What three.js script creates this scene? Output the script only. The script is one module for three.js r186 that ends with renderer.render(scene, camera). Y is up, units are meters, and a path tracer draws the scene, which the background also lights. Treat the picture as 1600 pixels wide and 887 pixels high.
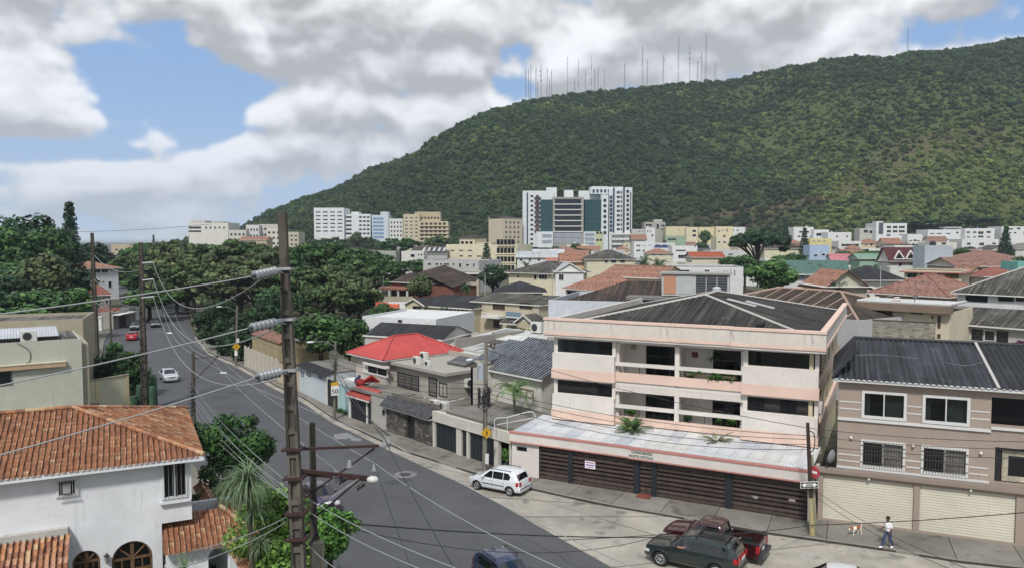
import*as THREE from 'three';
import { mergeGeometries, mergeVertices } from 'three/addons/utils/BufferGeometryUtils.js';
import { RoundedBoxGeometry } from 'three/addons/geometries/RoundedBoxGeometry.js';
import { MarchingCubes } from 'three/addons/objects/MarchingCubes.js';
import { Brush, Evaluator, SUBTRACTION } from 'three-bvh-csg';

// ---------------------------------------------------------------- camera, sky, sun, exposure
const scene=new THREE.Scene();
const CAMY=17,FPX=1200,PITCH=Math.atan(68.5/1200);
const camera=new THREE.PerspectiveCamera(2*Math.atan(443.5/FPX)*180/Math.PI, 1600/887,0.2,9000);
camera.position.set(0,CAMY, 0);
camera.rotation.x = -PITCH;
scene.add(camera);
const renderer=new THREE.WebGLRenderer({ antialias: true });
renderer.setSize(1024,567);
renderer.toneMapping=THREE.LinearToneMapping;
renderer.toneMappingExposure=1.25;
renderer.shadowMap.enabled=true;
renderer.shadowMap.type=THREE.PCFSoftShadowMap;
const sun=new THREE.DirectionalLight(new THREE.Color(1,0.97,0.93),3.0);
sun.position.set(-35,190,66);
sun.castShadow=true;
sun.shadow.radius=14;
sun.shadow.mapSize.set(4096,4096);
Object.assign(sun.shadow.camera, { left: -220,right: 220,top: 220,bottom: -220,near: 1,far: 900 });
scene.add(sun);scene.add(sun.target);
sun.target.position.set(0,0,-90);

// ---------------------------------------------------------------- random, noise
function rng(seed) { let a=seed >>> 0;return ()=>{ a=(a+0x6D2B79F5) | 0;let t=Math.imul(a ^ (a >>> 15),1 | a);t=(t+Math.imul(t ^ (t >>> 7),61 | t)) ^ t;return ((t ^ (t >>> 14)) >>> 0)/4294967296;};}
const R=rng(12345);
const rr=(a, b, f=R)=>a+(b - a)*f();
const clamp=(x, a=0,b=1)=>Math.min(b, Math.max(a, x));
const sst=(a, b, x)=>{ const t=clamp((x - a)/(b - a));return t*t*(3 - 2*t);};
const lerp=(a, b, t)=>a+(b - a)*t;
function hash3(x, y, z) { let h=Math.imul(x, 374761393) ^ Math.imul(y, 668265263) ^ Math.imul(z, 2147483647 ^ 0x5bd1e995);h=Math.imul(h ^ (h >>> 13),1274126177);return ((h ^ (h >>> 16)) >>> 0)/4294967296;}
function vn(x, y, z=0,p=0) {
  let X=Math.floor(x),Y=Math.floor(y),Z=Math.floor(z);
  let fx=x - X, fy=y - Y, fz=z - Z;
  fx=fx*fx*(3 - 2*fx);fy=fy*fy*(3 - 2*fy);fz=fz*fz*(3 - 2*fz);
  let X1=X+1,Y1=Y+1;
  if (p) { X=((X % p)+p) % p; X1=((X1 % p)+p) % p; Y=((Y % p)+p) % p; Y1=((Y1 % p)+p) % p;}
  const l=(a, b, t)=>a+(b - a)*t;
  const a=l(l(hash3(X, Y, Z),hash3(X1,Y, Z),fx),l(hash3(X, Y1,Z),hash3(X1,Y1,Z),fx),fy);
  if (fz===0) return a;
  const b=l(l(hash3(X, Y, Z+1),hash3(X1,Y, Z+1),fx),l(hash3(X, Y1,Z+1),hash3(X1,Y1,Z+1),fx),fy);
  return l(a, b, fz);
}
function fbm(x, y, z=0,o=4,p=0) { let s=0,a=0.5,n=0;for (let i=0;i<o;i++) { s += a*vn(x, y, z+i*17.3*(z !== 0),p);n += a;x *= 2;y *= 2;z *= 2;p *= 2;a *= 0.5;} return s/n;}

// ---------------------------------------------------------------- pixels of the photograph to points of the place
const CP=Math.cos(PITCH),SP=Math.sin(PITCH);
function ray(u, v) { const a=(u - 800)/FPX, b = -(v - 443.5)/FPX;return [a, b*CP - SP, -(b*SP+CP)];}
function atDepth(u, v, d) { const r=ray(u, v),t=d / -r[2];return new THREE.Vector3(r[0]*t, CAMY+r[1]*t, -d);}
function onGround(u, v, y=0) { const r=ray(u, v),t=(y - CAMY)/r[1];return new THREE.Vector3(r[0]*t, y, r[2]*t);}
function onPlane(u, v, o, n) { const r=ray(u, v),rv=new THREE.Vector3(...r),c=new THREE.Vector3(0,CAMY, 0);const t=o.clone().sub(c).dot(n)/rv.dot(n);return c.addScaledVector(rv, t);}

// ---------------------------------------------------------------- sky
function skyTexture() {
  const w=2048,h=1024,data=new Float32Array(w*h*4);
  // cloud banks: azimuth, elevation, half width, half height (degrees),strength
  const toAE=(u, v)=>{ const r=ray(u, v),l=Math.hypot(...r);return [Math.atan2(r[0],-r[2])*57.2958,Math.asin(r[1]/l)*57.2958];};
  const banks=[
    [250,-10,460,70,.42],[560,35,260,75,.5],[900,20,330,95,.5],[1220,40,270,80,.46],[150,80,240,34,.4],[0,150,175,62,.62],[-150,190,140,60,.5],
    [600,120,235,50,.62],[470,172,130,26,.42],[560,200,260,42,.58],[224,205,50,25,.62],[330,232,120,22,.42],[80,272,125,30,.5],[235,276,150,32,.5],[430,258,190,42,.5],[330,318,420,24,.34],[100,330,260,16,.2],[1480,25,160,30,.22],
    [760,90,90,110,.3],[245,140,140,60,-.5],[345,108,90,46,-.42],[150,225,130,26,-.75],[310,180,60,40,-.5],[330,140,70,40,-.3],[808,112,44,50,-.8],[1545,22,110,36,-.62],[250,45,50,22,-.26],[40,236,170,16,-.55]
  ].map(([u, v, a, b, s])=>{ const [az, el]=toAE(u, v);return [az, el, a/22.5,b/20.5,s];});
  const bil=(x, y, z, o)=>{ let v=0,a=.5,n=0;for (let i=0;i<o;i++) { v += a*Math.abs(2*vn(x, y, z+i*7.7) - 1);n += a;x *= 2.1;y *= 2.1;z *= 2.1;a *= .52;} return v/n;};
  const dens=(az, el)=>{
    const ar=az/57.2958,cx=Math.cos(ar)*7,cy=Math.sin(ar)*7,ez=el*.24+40;
    const wx=fbm(cx*2+9,cy*2,ez, 2) - .5;
    const d=(fbm(cx*1.3+wx*.7,cy*1.3+wx*.6,ez*.95+wx*.5,5) - .5)*1.7+(bil(cx*1.7+wx*.5,cy*1.7,ez*1.35+wx*.4,6) - .42)*1.15;
    let b=.26+(el<30 ? .20*sst(8,13,el)*(1 - sst(20,30,el))+.10*(1 - sst(6,10,el)) : 0) - .20*(1 - Math.max(sst(15,26,el),sst(33,44,Math.abs(az))));
    if (el<30) for (const k of banks) { const x=(az - k[0])/k[2],y=(el - k[1])/k[3],q=x*x+y*y;if (q<1.8) { const f=1 - sst(.1,1.8,q);b += k[4]*f*(k[4]>0 ? .66 : .8);} }
    return d+b;
  };
  const rowsD=[];
  const e0 = -1.5,step=180/h;
  const yMin=Math.floor((e0+90)/step);
  for (let y=yMin;y<h;y++) {
    const el=(y+.5)*step - 90;const row=new Float32Array(w);
    const sx=el>60 ? 4 : 1;
    for (let x=0;x<w;x += sx) { const az=((x+.5)/w*360 - 180)+90;const aw=az>180 ? az - 360 : az;const q=dens(aw, el);for (let k=0;k<sx;k++) row[x+k]=q;}
    rowsD.push(row);
  }
  for (let y=0;y<h;y++) {
    const el=(y+.5)*step - 90,i0=y - yMin;
    const t=clamp(el/40),hz=Math.exp(-Math.max(0,el)/6.5);
    let br=lerp(.22,.12,t),bg=lerp(.37,.26,t),bb=lerp(.62,.54,t);
    br=lerp(br, .46,hz);bg=lerp(bg, .57,hz);bb=lerp(bb, .70,hz);
    for (let x=0;x<w;x++) {
      let r=br, g=bg, b=bb;
      if (el < -1) { r=.30;g=.31;b=.31;}
      else {
        const D=rowsD[Math.max(0,i0)][x];
        const Du=rowsD[Math.min(rowsD.length - 1,Math.max(0,i0)+9)][x],Du2=rowsD[Math.min(rowsD.length - 1,Math.max(0,i0)+22)][x];
        const a=Math.pow(sst(-.17,.12,D),1.15)*(1 - .30*hz);
        const nz=fbm(x*.05,el*1.1,3.3,4) - .5,Df=rowsD[Math.min(rowsD.length - 1,Math.max(0,i0)+4)][x];
        let s=.72+.24*Math.tanh((D - Du)*2.2) - .11*sst(.1,.9,Du2) - .06*sst(.3,1.1,D)+.08*nz+.12*Math.tanh((D - Df)*3)+.10*(D>.25 ? fbm(x*.09,el*1.9,9.3,4) - .5 : 0)*sst(.25,.6,D);
        s=lerp(clamp(s, .42,.93),.68,.35*hz)*.9;
        r=lerp(r, s*.985,a);g=lerp(g, s, a);b=lerp(b, s*1.03,a);
      }
      const o=(y*w+x)*4;data[o]=r;data[o+1]=g;data[o+2]=b;data[o+3]=1;
    }
  }
  const t=new THREE.DataTexture(data, w, h, THREE.RGBAFormat, THREE.FloatType);
  t.mapping=THREE.EquirectangularReflectionMapping;t.magFilter=t.minFilter=THREE.LinearFilter;t.wrapS=THREE.RepeatWrapping;t.needsUpdate=true;
  return t;
}
const sky=skyTexture();
scene.background=sky;scene.environment=sky;
scene.fog=new THREE.FogExp2(new THREE.Color(.60,.70,.82),0.00012);

// ---------------------------------------------------------------- textures and materials
function mkTex(size, metres, fn, srgb=true) {
  const d=new Uint8Array(size*size*4);
  for (let y=0;y<size;y++) for (let x=0;x<size;x++) { const c=fn(x/size, y/size),o=(y*size+x)*4;d[o]=clamp(c[0])*255;d[o+1]=clamp(c[1])*255;d[o+2]=clamp(c[2])*255;d[o+3]=255;}
  const t=new THREE.DataTexture(d, size, size, THREE.RGBAFormat);
  t.wrapS=t.wrapT=THREE.RepeatWrapping;t.magFilter=THREE.LinearFilter;t.minFilter=THREE.LinearMipmapLinearFilter;t.generateMipmaps=true;
  if (srgb) t.colorSpace=THREE.SRGBColorSpace;
  t.repeat.set(1/metres, 1/metres);t.needsUpdate=true;return t;
}
const g3=(v, r=1,g=1,b=1)=>[v*r, v*g, v*b];
const TX={};
TX.plaster=mkTex(512,6,(x, y)=>{ const c=fbm(x*5,y*5,1.5,4,5),f=fbm(x*64,y*64,2.5,2,64),s=fbm(x*40,y*3,4.5,4,40 && 0);const st=sst(.60,.80,fbm(x*48,y*2,7.5,3,0))*sst(.45,.7,c);const v=.93+.14*(c - .5)+.06*(f - .5) - .15*st;return g3(v, 1,.995,.98);});
TX.grimy=mkTex(512,5,(x, y)=>{ const c=fbm(x*6,y*6,11.5,5,6),f=fbm(x*60,y*60,2.5,2,60);const k=fbm(x*32,y*2,9.5,4,0);const st=sst(.54,.78,k)*sst(.42,.66,c);const v=.92+.14*(c - .5)+.08*(f - .5) - .20*st;return g3(v, 1,.985,.96);});
TX.concrete=mkTex(1024,12,(x, y)=>{ const c=fbm(x*8,y*8,21.5,6,8),b=fbm(x*3,y*3,31.5,4,3),f=vn(x*256,y*256,2.5,256);const oil=sst(.60,.74,fbm(x*14,y*14,41.5,3,14));const cr=Math.abs(fbm(x*5,y*5,51.5,5,5) - .5);const ck=1 - sst(.0,.006,cr);const v=.82+.36*(c - .5)+.22*(b - .5)+.10*(f - .5) - .16*oil - .22*ck*sst(.5,.6,b);return g3(v, 1,.985,.955);});
TX.asphalt=mkTex(1024,14,(x, y)=>{ const c=fbm(x*7,y*7,61.5,5,7),f=vn(x*340,y*340,1.5,340),g=vn(x*170,y*170,8.5,170);const b=fbm(x*3,y*3,71.5,3,3);const v=.84+.20*(c - .5)+.14*(f - .5)+.10*(g - .5)+.18*(b - .5);return g3(v, 1,1,1);});
TX.roofdark=mkTex(1024,16,(x, y)=>{ const c=fbm(x*8,y*8,81.5,5,8),s=fbm(x*90,y*3,91.5,3,0),f=vn(x*200,y*200,1.5,200);const li=sst(.58,.78,fbm(x*16,y*16,17.5,4,16));const v=.66+.36*(c - .5)+1.0*(s - .5)+.2*(f - .5)+.35*li*(s>.5 ? 1 : .4);return g3(v, 1,.985,.965);});
TX.sheet=mkTex(1024,12,(x, y)=>{ const c=fbm(x*6,y*6,101.5,5,6),s=fbm(x*60,y*4,111.5,4,0);const rust=sst(.60,.76,fbm(x*9,y*9,121.5,5,9));const v=.88+.16*(c - .5)+.14*(s - .5) - .22*rust;return [v, v*(1 - .05*rust),v*(1 - .12*rust)];});
TX.tile=mkTex(512,4,(x, y)=>{ const i=Math.floor(x*16),j=Math.floor(y*12),h=hash3(i, j, 5),h2=hash3(i, j, 9);const f=fbm(x*40,y*40,3.5,2,40),c=fbm(x*4,y*4,5.5,4,4);const v=.78+.28*(h - .5)+.22*(f - .5)+.3*(c - .5);return [v*(1+.1*(h2 - .5)),v*(.98),v*(.96 - .1*(h2 - .5))];});
TX.bark=mkTex(256,1.5,(x, y)=>g3(.75+.5*(fbm(x*24,y*4,2.5,4,0) - .5)+.3*(fbm(x*6,y*6,7.5,3,6) - .5)));
TX.pole=mkTex(512,3,(x, y)=>{ const c=fbm(x*8,y*8,1.5,5,8),d=sst(.5,.64,fbm(x*10,y*3,12.5,4,0)),f=vn(x*90,y*90,2.5,90);return g3(.86+.4*(c - .5) - .32*d+.16*(f - .5),1,.985,.95);});
TX.soil=mkTex(512,9,(x, y)=>{ const c=fbm(x*9,y*9,1.5,5,9),b=fbm(x*3,y*3,7.5,3,3);return [.62+.5*(c - .5)+.1*(b - .5),.62+.5*(c - .5)+.22*(b - .5),.52+.4*(c - .5)];});
TX.stone=mkTex(512,2.5,(x, y)=>g3(.75+.5*(fbm(x*12,y*12,1.5,5,12) - .5)));
const mcache={};
function mat(color, tex, rough=.85,o={}) {
  const k=JSON.stringify([color, tex, rough, o]);if (mcache[k]) return mcache[k];
  const m=new THREE.MeshStandardMaterial({ color: new THREE.Color(color),roughness: rough, metalness: o.metal || 0,side: o.side || THREE.FrontSide, vertexColors: !!o.vc });
  if (tex) m.map=TX[tex];
  if (o.bump) { m.bumpMap=TX[tex];m.bumpScale=o.bump;}
  return mcache[k]=m;
}
const DS=THREE.DoubleSide;
const glass=new THREE.MeshPhysicalMaterial({ color: 0x0e1114,roughness: .06,metalness: 0,specularIntensity: .9 });
const glassSoft=new THREE.MeshPhysicalMaterial({ color: 0x15181b, roughness: .18,metalness: 0 });
const tintGlass=new THREE.MeshPhysicalMaterial({ color: 0xb9c4c4,roughness: .03,transmission: 1,thickness: 0,ior: 1.5,side: DS });
const dark=mat(0x17181a, null, .7),ironBlack=mat(0x1b1c1f, null, .5),white=mat(0xd9d9d6,'plaster', .8),metalGrey=mat(0x8d9296,null, .45,{ metal: .6 }),rustBrown=mat(0x4b2f2a, 'stone', .8);
const concreteM=mat(0x97948d, 'concrete', .92),wood=mat(0x4a2f1e, 'bark', .7);
const leafM=(k=.25)=>new THREE.MeshPhysicalMaterial({ color: 0xffffff, roughness: .75,vertexColors: true, side: DS, transmission: k, thickness: 0,specularIntensity: .35 });
const LEAF=leafM(.22);

// ---------------------------------------------------------------- naming and tagging
const used={};
function numbered(n) { if (used[n]===undefined) { used[n]=0;return n;} used[n]++;return n + '_' + String(used[n]).padStart(3,'0');}
function shade(o) { o.castShadow=true;o.receiveShadow=true;return o;}
function tag(o, label, category, group, kind) { if (label) o.userData.label=label;if (category) o.userData.category=category;if (group) o.userData.group=group;if (kind) o.userData.kind=kind;return o;}
function thing(name, label, category, pos=[0,0,0],ry=0,group) { const g=new THREE.Group();g.name=numbered(name);g.position.set(...pos);g.rotation.y=ry;scene.add(g);return tag(g, label, category, group);}
function part(name, geo, m, parent, label) { if (Array.isArray(geo)) geo=merge(geo);const o=shade(new THREE.Mesh(geo, m));o.name=parent===scene ? numbered(name) : name;parent.add(o);if (label) o.userData.label=label;return o;}
function solo(name, geo, m, label, category, group) { return tag(part(name, geo, m, scene),label, category, group);}
function structure(name, geo, m) { return tag(part(name, geo, m, scene),null, null, null, 'structure');}
function merge(list) {
  const hasC=list.some(g=>g.attributes.color);
  const l=list.map(g=>{ let q=g.index ? g.toNonIndexed() : g;const n=new THREE.BufferGeometry();n.setAttribute('position', q.attributes.position);if (!q.attributes.normal) q.computeVertexNormals();n.setAttribute('normal', q.attributes.normal);n.setAttribute('uv', q.attributes.uv || new THREE.BufferAttribute(new Float32Array(q.attributes.position.count*2),2));if (hasC) n.setAttribute('color', q.attributes.color || new THREE.BufferAttribute(new Float32Array(q.attributes.position.count*3).fill(1),3));return n;});
  return l.length===1 ? l[0] : mergeGeometries(l);
}
function clone(o, pos, ry, label, s) { const c=o.clone();c.name=numbered(o.name.replace(/_\d{3}$/, ''));c.userData={ ...o.userData };if (label) c.userData.label=label;scene.add(c);if (pos) c.position.set(...pos);if (ry !== undefined) c.rotation.y=ry;if (s) c.scale.setScalar(s);return c;}

// ---------------------------------------------------------------- geometry helpers (uv in metres)
const _bc={};
function bx(x0,x1,y0,y1,z0,z1) {
  const p=[],n=[],uv=[];const ou=(x0*3.7+z0*1.3) % 5,ov=0;
  const q=(a, b, c, d, nn, f)=>{ for (const k of [a, b, c, a, c, d]) { p.push(...k);n.push(...nn);const t=f(k);uv.push(t[0]+ou, t[1]+ov);} };
  q([x0,y0,z1],[x1,y0,z1],[x1,y1,z1],[x0,y1,z1],[0,0,1],k=>[k[0],k[1]]);
  q([x1,y0,z0],[x0,y0,z0],[x0,y1,z0],[x1,y1,z0],[0,0,-1],k=>[-k[0],k[1]]);
  q([x1,y0,z1],[x1,y0,z0],[x1,y1,z0],[x1,y1,z1],[1,0,0],k=>[-k[2],k[1]]);
  q([x0,y0,z0],[x0,y0,z1],[x0,y1,z1],[x0,y1,z0],[-1,0,0],k=>[k[2],k[1]]);
  q([x0,y1,z1],[x1,y1,z1],[x1,y1,z0],[x0,y1,z0],[0,1,0],k=>[k[0],-k[2]]);
  q([x0,y0,z0],[x1,y0,z0],[x1,y0,z1],[x0,y0,z1],[0,-1,0],k=>[k[0],k[2]]);
  const g=new THREE.BufferGeometry();g.setAttribute('position', new THREE.Float32BufferAttribute(p, 3));g.setAttribute('normal', new THREE.Float32BufferAttribute(n, 3));g.setAttribute('uv', new THREE.Float32BufferAttribute(uv, 2));return g;
}
function tri(pts, uvs) { const g=new THREE.BufferGeometry();g.setAttribute('position', new THREE.Float32BufferAttribute(pts.flat(),3));g.setAttribute('uv', new THREE.Float32BufferAttribute((uvs || pts.map(p=>[p[0],p[1] - p[2]])).flat(),2));g.computeVertexNormals();return g;}
// wall in the xy plane with rectangular or arched openings;front face at z, thickness t backwards
function wallGeo(x0,x1,y0,y1,holes, t=.25,z=0,outline) {
  const s=new THREE.Shape(); (outline || [[x0,y0],[x1,y0],[x1,y1],[x0,y1]]).forEach((p, i)=>i ? s.lineTo(...p) : s.moveTo(...p));s.closePath();
  for (const h of holes) { const q=new THREE.Path();const [a, b, c, d, arch]=h;q.moveTo(a, c);q.lineTo(b, c);if (arch) { q.lineTo(b, d - (b - a)/2*arch);for (let i=1;i<12;i++) { const th=Math.PI*i/12;q.lineTo((a+b)/2+Math.cos(th)*(b - a)/2,d - (b - a)/2*arch+Math.sin(th)*(b - a)/2*arch);} q.lineTo(a, d - (b - a)/2*arch);} else { q.lineTo(b, d);q.lineTo(a, d);} q.closePath();s.holes.push(q);}
  const g=new THREE.ExtrudeGeometry(s, { depth: t, bevelEnabled: false, curveSegments: 8 });g.translate(0,0,z - t);return g;
}
function tube(pts, r, seg=24,rs=6,closed=false) { return new THREE.TubeGeometry(new THREE.CatmullRomCurve3(pts.map(p=>p.isVector3 ? p : new THREE.Vector3(...p)),closed),seg, r, rs, closed);}
function bar(a, b, r, rs=6,r2) { a=a.isVector3 ? a : new THREE.Vector3(...a);b=b.isVector3 ? b : new THREE.Vector3(...b);const d=b.clone().sub(a),L=d.length();const g=new THREE.CylinderGeometry(r2 ?? r, r, L, rs, 1);g.translate(0,L/2,0);g.applyQuaternion(new THREE.Quaternion().setFromUnitVectors(new THREE.Vector3(0,1,0),d.normalize()));g.translate(a.x, a.y, a.z);return g;}
function beam(a, b, w, h) { a=new THREE.Vector3(...a);b=new THREE.Vector3(...b);const L=a.distanceTo(b);const g=bx(-w/2,w/2,-h/2,h/2,0,L);const m=new THREE.Matrix4().lookAt(b, a, new THREE.Vector3(0,1,0));g.applyMatrix4(m);g.translate(a.x, a.y, a.z);return g;}
function polyGeo(pts, y0,y1) { // prism over a ground polygon [[x,z]...]
  const s=new THREE.Shape();pts.forEach((p, i)=>i ? s.lineTo(p[0],-p[1]) : s.moveTo(p[0],-p[1]));const g=new THREE.ExtrudeGeometry(s, { depth: y1 - y0,bevelEnabled: false });g.rotateX(-Math.PI/2);g.translate(0,y0,0);return g;
}
function sheetGeo(pts, y) { const s=new THREE.Shape();pts.forEach((p, i)=>i ? s.lineTo(p[0],-p[1]) : s.moveTo(p[0],-p[1]));const g=new THREE.ShapeGeometry(s);g.rotateX(-Math.PI/2);g.translate(0,y, 0);return g;}
// a roof plane with rounded corrugations: eave from A to B, sheet runs up by vector up(1) as far as top(s),starting at bot(s)
function corr(A, B, up, top=()=>1,bot=()=>0,pitch=.18,amp=.03,seg=6,rows=1) {
  A=new THREE.Vector3(...A); B=new THREE.Vector3(...B);up=new THREE.Vector3(...up);const e=B.clone().sub(A),L=e.length(),U=up.length();const n=e.clone().cross(up).normalize();
  const N=Math.max(2,Math.round(L/pitch)*seg),p=[],uv=[],idx=[],c=new THREE.Vector3();
  for (let i=0;i <= N;i++) { const s=i/N, t0=bot(s),t1=Math.max(t0+1e-4,top(s)),w=Math.sin(s*L/pitch*Math.PI*2)*amp;for (let j=0;j <= rows;j++) { const t=lerp(t0,t1,j/rows);c.copy(A).addScaledVector(e, s).addScaledVector(up, t).addScaledVector(n, w);p.push(c.x, c.y, c.z);uv.push(s*L, t*U);if (i && j) { const a=(i - 1)*(rows+1)+j - 1,b=i*(rows+1)+j - 1;idx.push(a, b, b+1,a, b+1,a+1);} } }
  const g=new THREE.BufferGeometry();g.setAttribute('position', new THREE.Float32BufferAttribute(p, 3));g.setAttribute('uv', new THREE.Float32BufferAttribute(uv, 2));g.setIndex(idx);g.computeVertexNormals();return g;
}
// facade frame: a group whose x runs along the front from A to B, z outwards;q(u,v) gives local x,y of a pixel on the plane z=zo
function facade(name, label, cat, A, B, group) {
  const th=Math.atan2(-(B.z - A.z),B.x - A.x),g=thing(name, label, cat, [A.x, A.y, A.z],th, group);
  g.W=Math.hypot(B.x - A.x, B.z - A.z);const ex=new THREE.Vector3(Math.cos(th),0,-Math.sin(th)),nz=new THREE.Vector3(Math.sin(th),0,Math.cos(th));
  g.q=(u, v, zo=0)=>{ const o=A.clone().addScaledVector(nz, zo),p=onPlane(u, v, o, nz).sub(A);return [p.dot(ex),p.y];};
  g.w=(x, y, z)=>A.clone().addScaledVector(ex, x).addScaledVector(nz, z).add(new THREE.Vector3(0,y, 0));
  g.rect=(u0,v0,u1,v1,zo=0)=>{ const a=g.q(u0,v0,zo),b=g.q(u1,v1,zo);return [a[0],b[0],b[1],a[1]];};
  return g;
}
const UB=bx(-.5,.5,-.5,.5,-.5,.5);
function unitBox(name, m, parent, x0,x1,y0,y1,z0,z1) { const o=shade(new THREE.Mesh(UB, m));o.name=name;o.position.set((x0+x1)/2,(y0+y1)/2,(z0+z1)/2);o.scale.set(Math.max(.001,x1 - x0),Math.max(.001,y1 - y0),Math.max(.001,z1 - z0));parent.add(o);return o;}
// a window: frame ring as the part, panes (and bars) as sub-parts. z=wall face
function windowPart(parent, x0,x1,y0,y1,z, o={}) {
  const f=o.f ?? .06,fm=o.frame || white, pr=o.proud ?? .03,dp=o.deep ?? .05;
  const gs=[bx(x0,x1,y0,y0+f, z - dp, z+pr),bx(x0,x1,y1 - f, y1,z - dp, z+pr),bx(x0,x0+f, y0+f, y1 - f, z - dp, z+pr),bx(x1 - f, x1,y0+f, y1 - f, z - dp, z+pr)];
  const n=o.n || 1,w=(x1 - x0 - 2*f)/n, mf=o.mf ?? f*.6;
  for (let i=1;i<n;i++) gs.push(bx(x0+f+w*i - mf/2,x0+f+w*i+mf/2,y0+f, y1 - f, z - dp+.004,z+pr - .006));
  const F=part('window', gs, fm, parent);
  for (let i=0;i<n;i++) { const a=x0+f+w*i, m=o.panes ? o.panes[i % o.panes.length] : (o.glass || glass);unitBox('pane', m, F, a+(i ? mf/2 : 0),a+w - (i<n - 1 ? mf/2 : 0),y0+f, y1 - f, z - dp+.005,z - dp+.02);}
  if (o.bars) { const b=[];const N=Math.round((x1 - x0)/o.bars);for (let i=0;i <= N;i++) { const x=lerp(x0+f, x1 - f, i/N);b.push(bx(x - .012,x+.012,y0+f*.4,y1 - f*.4,z+pr+.01+(o.barOut || 0),z+pr+.034+(o.barOut || 0)));} for (const yy of o.cross || [.25,.75]) { const y=lerp(y0,y1,yy);b.push(bx(x0+.01,x1 - .01,y - .012,y+.012,z+pr+.004+(o.barOut || 0),z+pr+.04+(o.barOut || 0)));} part('window_bars', b, o.barM || ironBlack, F);}
  return F;
}
// ---------------------------------------------------------------- terrain and hill
const SIL=[[-400,374],[250,374],[330,366],[360,355],[395,338],[440,325],[500,305],[560,277],[600,258],[650,243],[690,218],[740,188],[790,164],[830,152],[880,145],[950,138],[1000,133],[1050,127],[1110,123],[1150,122],[1190,110],[1240,99],[1290,92],[1340,92],[1390,84],[1430,76],[1480,76],[1530,68],[1600,55],[1750,40],[1950,70],[2300,200],[2700,374]];
const RD=900,FOOT=575;
const SILW=SIL.map(([u, v])=>{ const p=atDepth(u, v, RD);return [p.x, Math.max(0,p.y - 16)];});
function ridgeH(x) { if (x <= SILW[0][0]) return 0;for (let i=1;i<SILW.length;i++) if (x <= SILW[i][0]) { const t=(x - SILW[i - 1][0])/(SILW[i][0] - SILW[i - 1][0]);return lerp(SILW[i - 1][1],SILW[i][1],t);} return 0;}
function baseH(x, d) { const xr = -30 - Math.max(0,d - 110)*.38;const w=sst(xr, xr+50,x);return .021*Math.max(0,Math.min(d, 640) - 105)*w;}
function hillH(x, d) {
  const foot=FOOT+26*Math.sin(x*.012)+30*(fbm(x*.006+3,2.2,0,2) - .5) - .10*clamp(x - 150,0,400);
  const t=(d - foot)/(RD - foot);if (t <= 0) return 0;
  const rh=ridgeH(x);
  if (t >= 1) return rh*(1 - sst(1,2.6,t)) - 4*sst(1,1.2,t);
  const g=fbm(x*.012+d*.004,d*.004,5.5,4) - .5;
  const prof=Math.sin(t*Math.PI/2)*.45+t*.55;
  return rh*prof*(1+.8*g*Math.sin(t*Math.PI))+4*(fbm(x*.03,d*.03,8.5,3) - .5)*sst(0,.2,t)*sst(1,.9,t);
}
const T=(x, d)=>baseH(x, d)+hillH(x, d);
{
  const ds=[];for (let d = -60;d<100;d += 20) ds.push(d);for (let d=100;d<560;d += 14) ds.push(d);for (let d=560;d<960;d += 8) ds.push(d);for (let d=960;d<1800;d += 60) ds.push(d);for (let d=1800;d <= 6000;d += 600) ds.push(d);
  const xs=[];for (let x = -5000;x < -800;x += 600) xs.push(x);for (let x = -800;x <= 1500;x += 12) xs.push(x);for (let x=1600;x <= 5600;x += 500) xs.push(x);
  const p=[],uv=[],idx=[],nd=ds.length;
  xs.forEach((x, i)=>ds.forEach((d, j)=>{ p.push(x, T(x, d) - .03 - (d<100 ? 0 : 0),-d);uv.push(x, d);if (i && j) { const a=(i - 1)*nd+j - 1,b=i*nd+j - 1;idx.push(a, b, b+1,a, b+1,a+1);} }));
  const g=new THREE.BufferGeometry();g.setAttribute('position', new THREE.Float32BufferAttribute(p, 3));g.setAttribute('uv', new THREE.Float32BufferAttribute(uv, 2));g.setIndex(idx);g.computeVertexNormals();
  structure('ground', g, mat(0x74725f, 'soil', .95));globalThis.__gg=[g, xs, ds];
}
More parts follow.
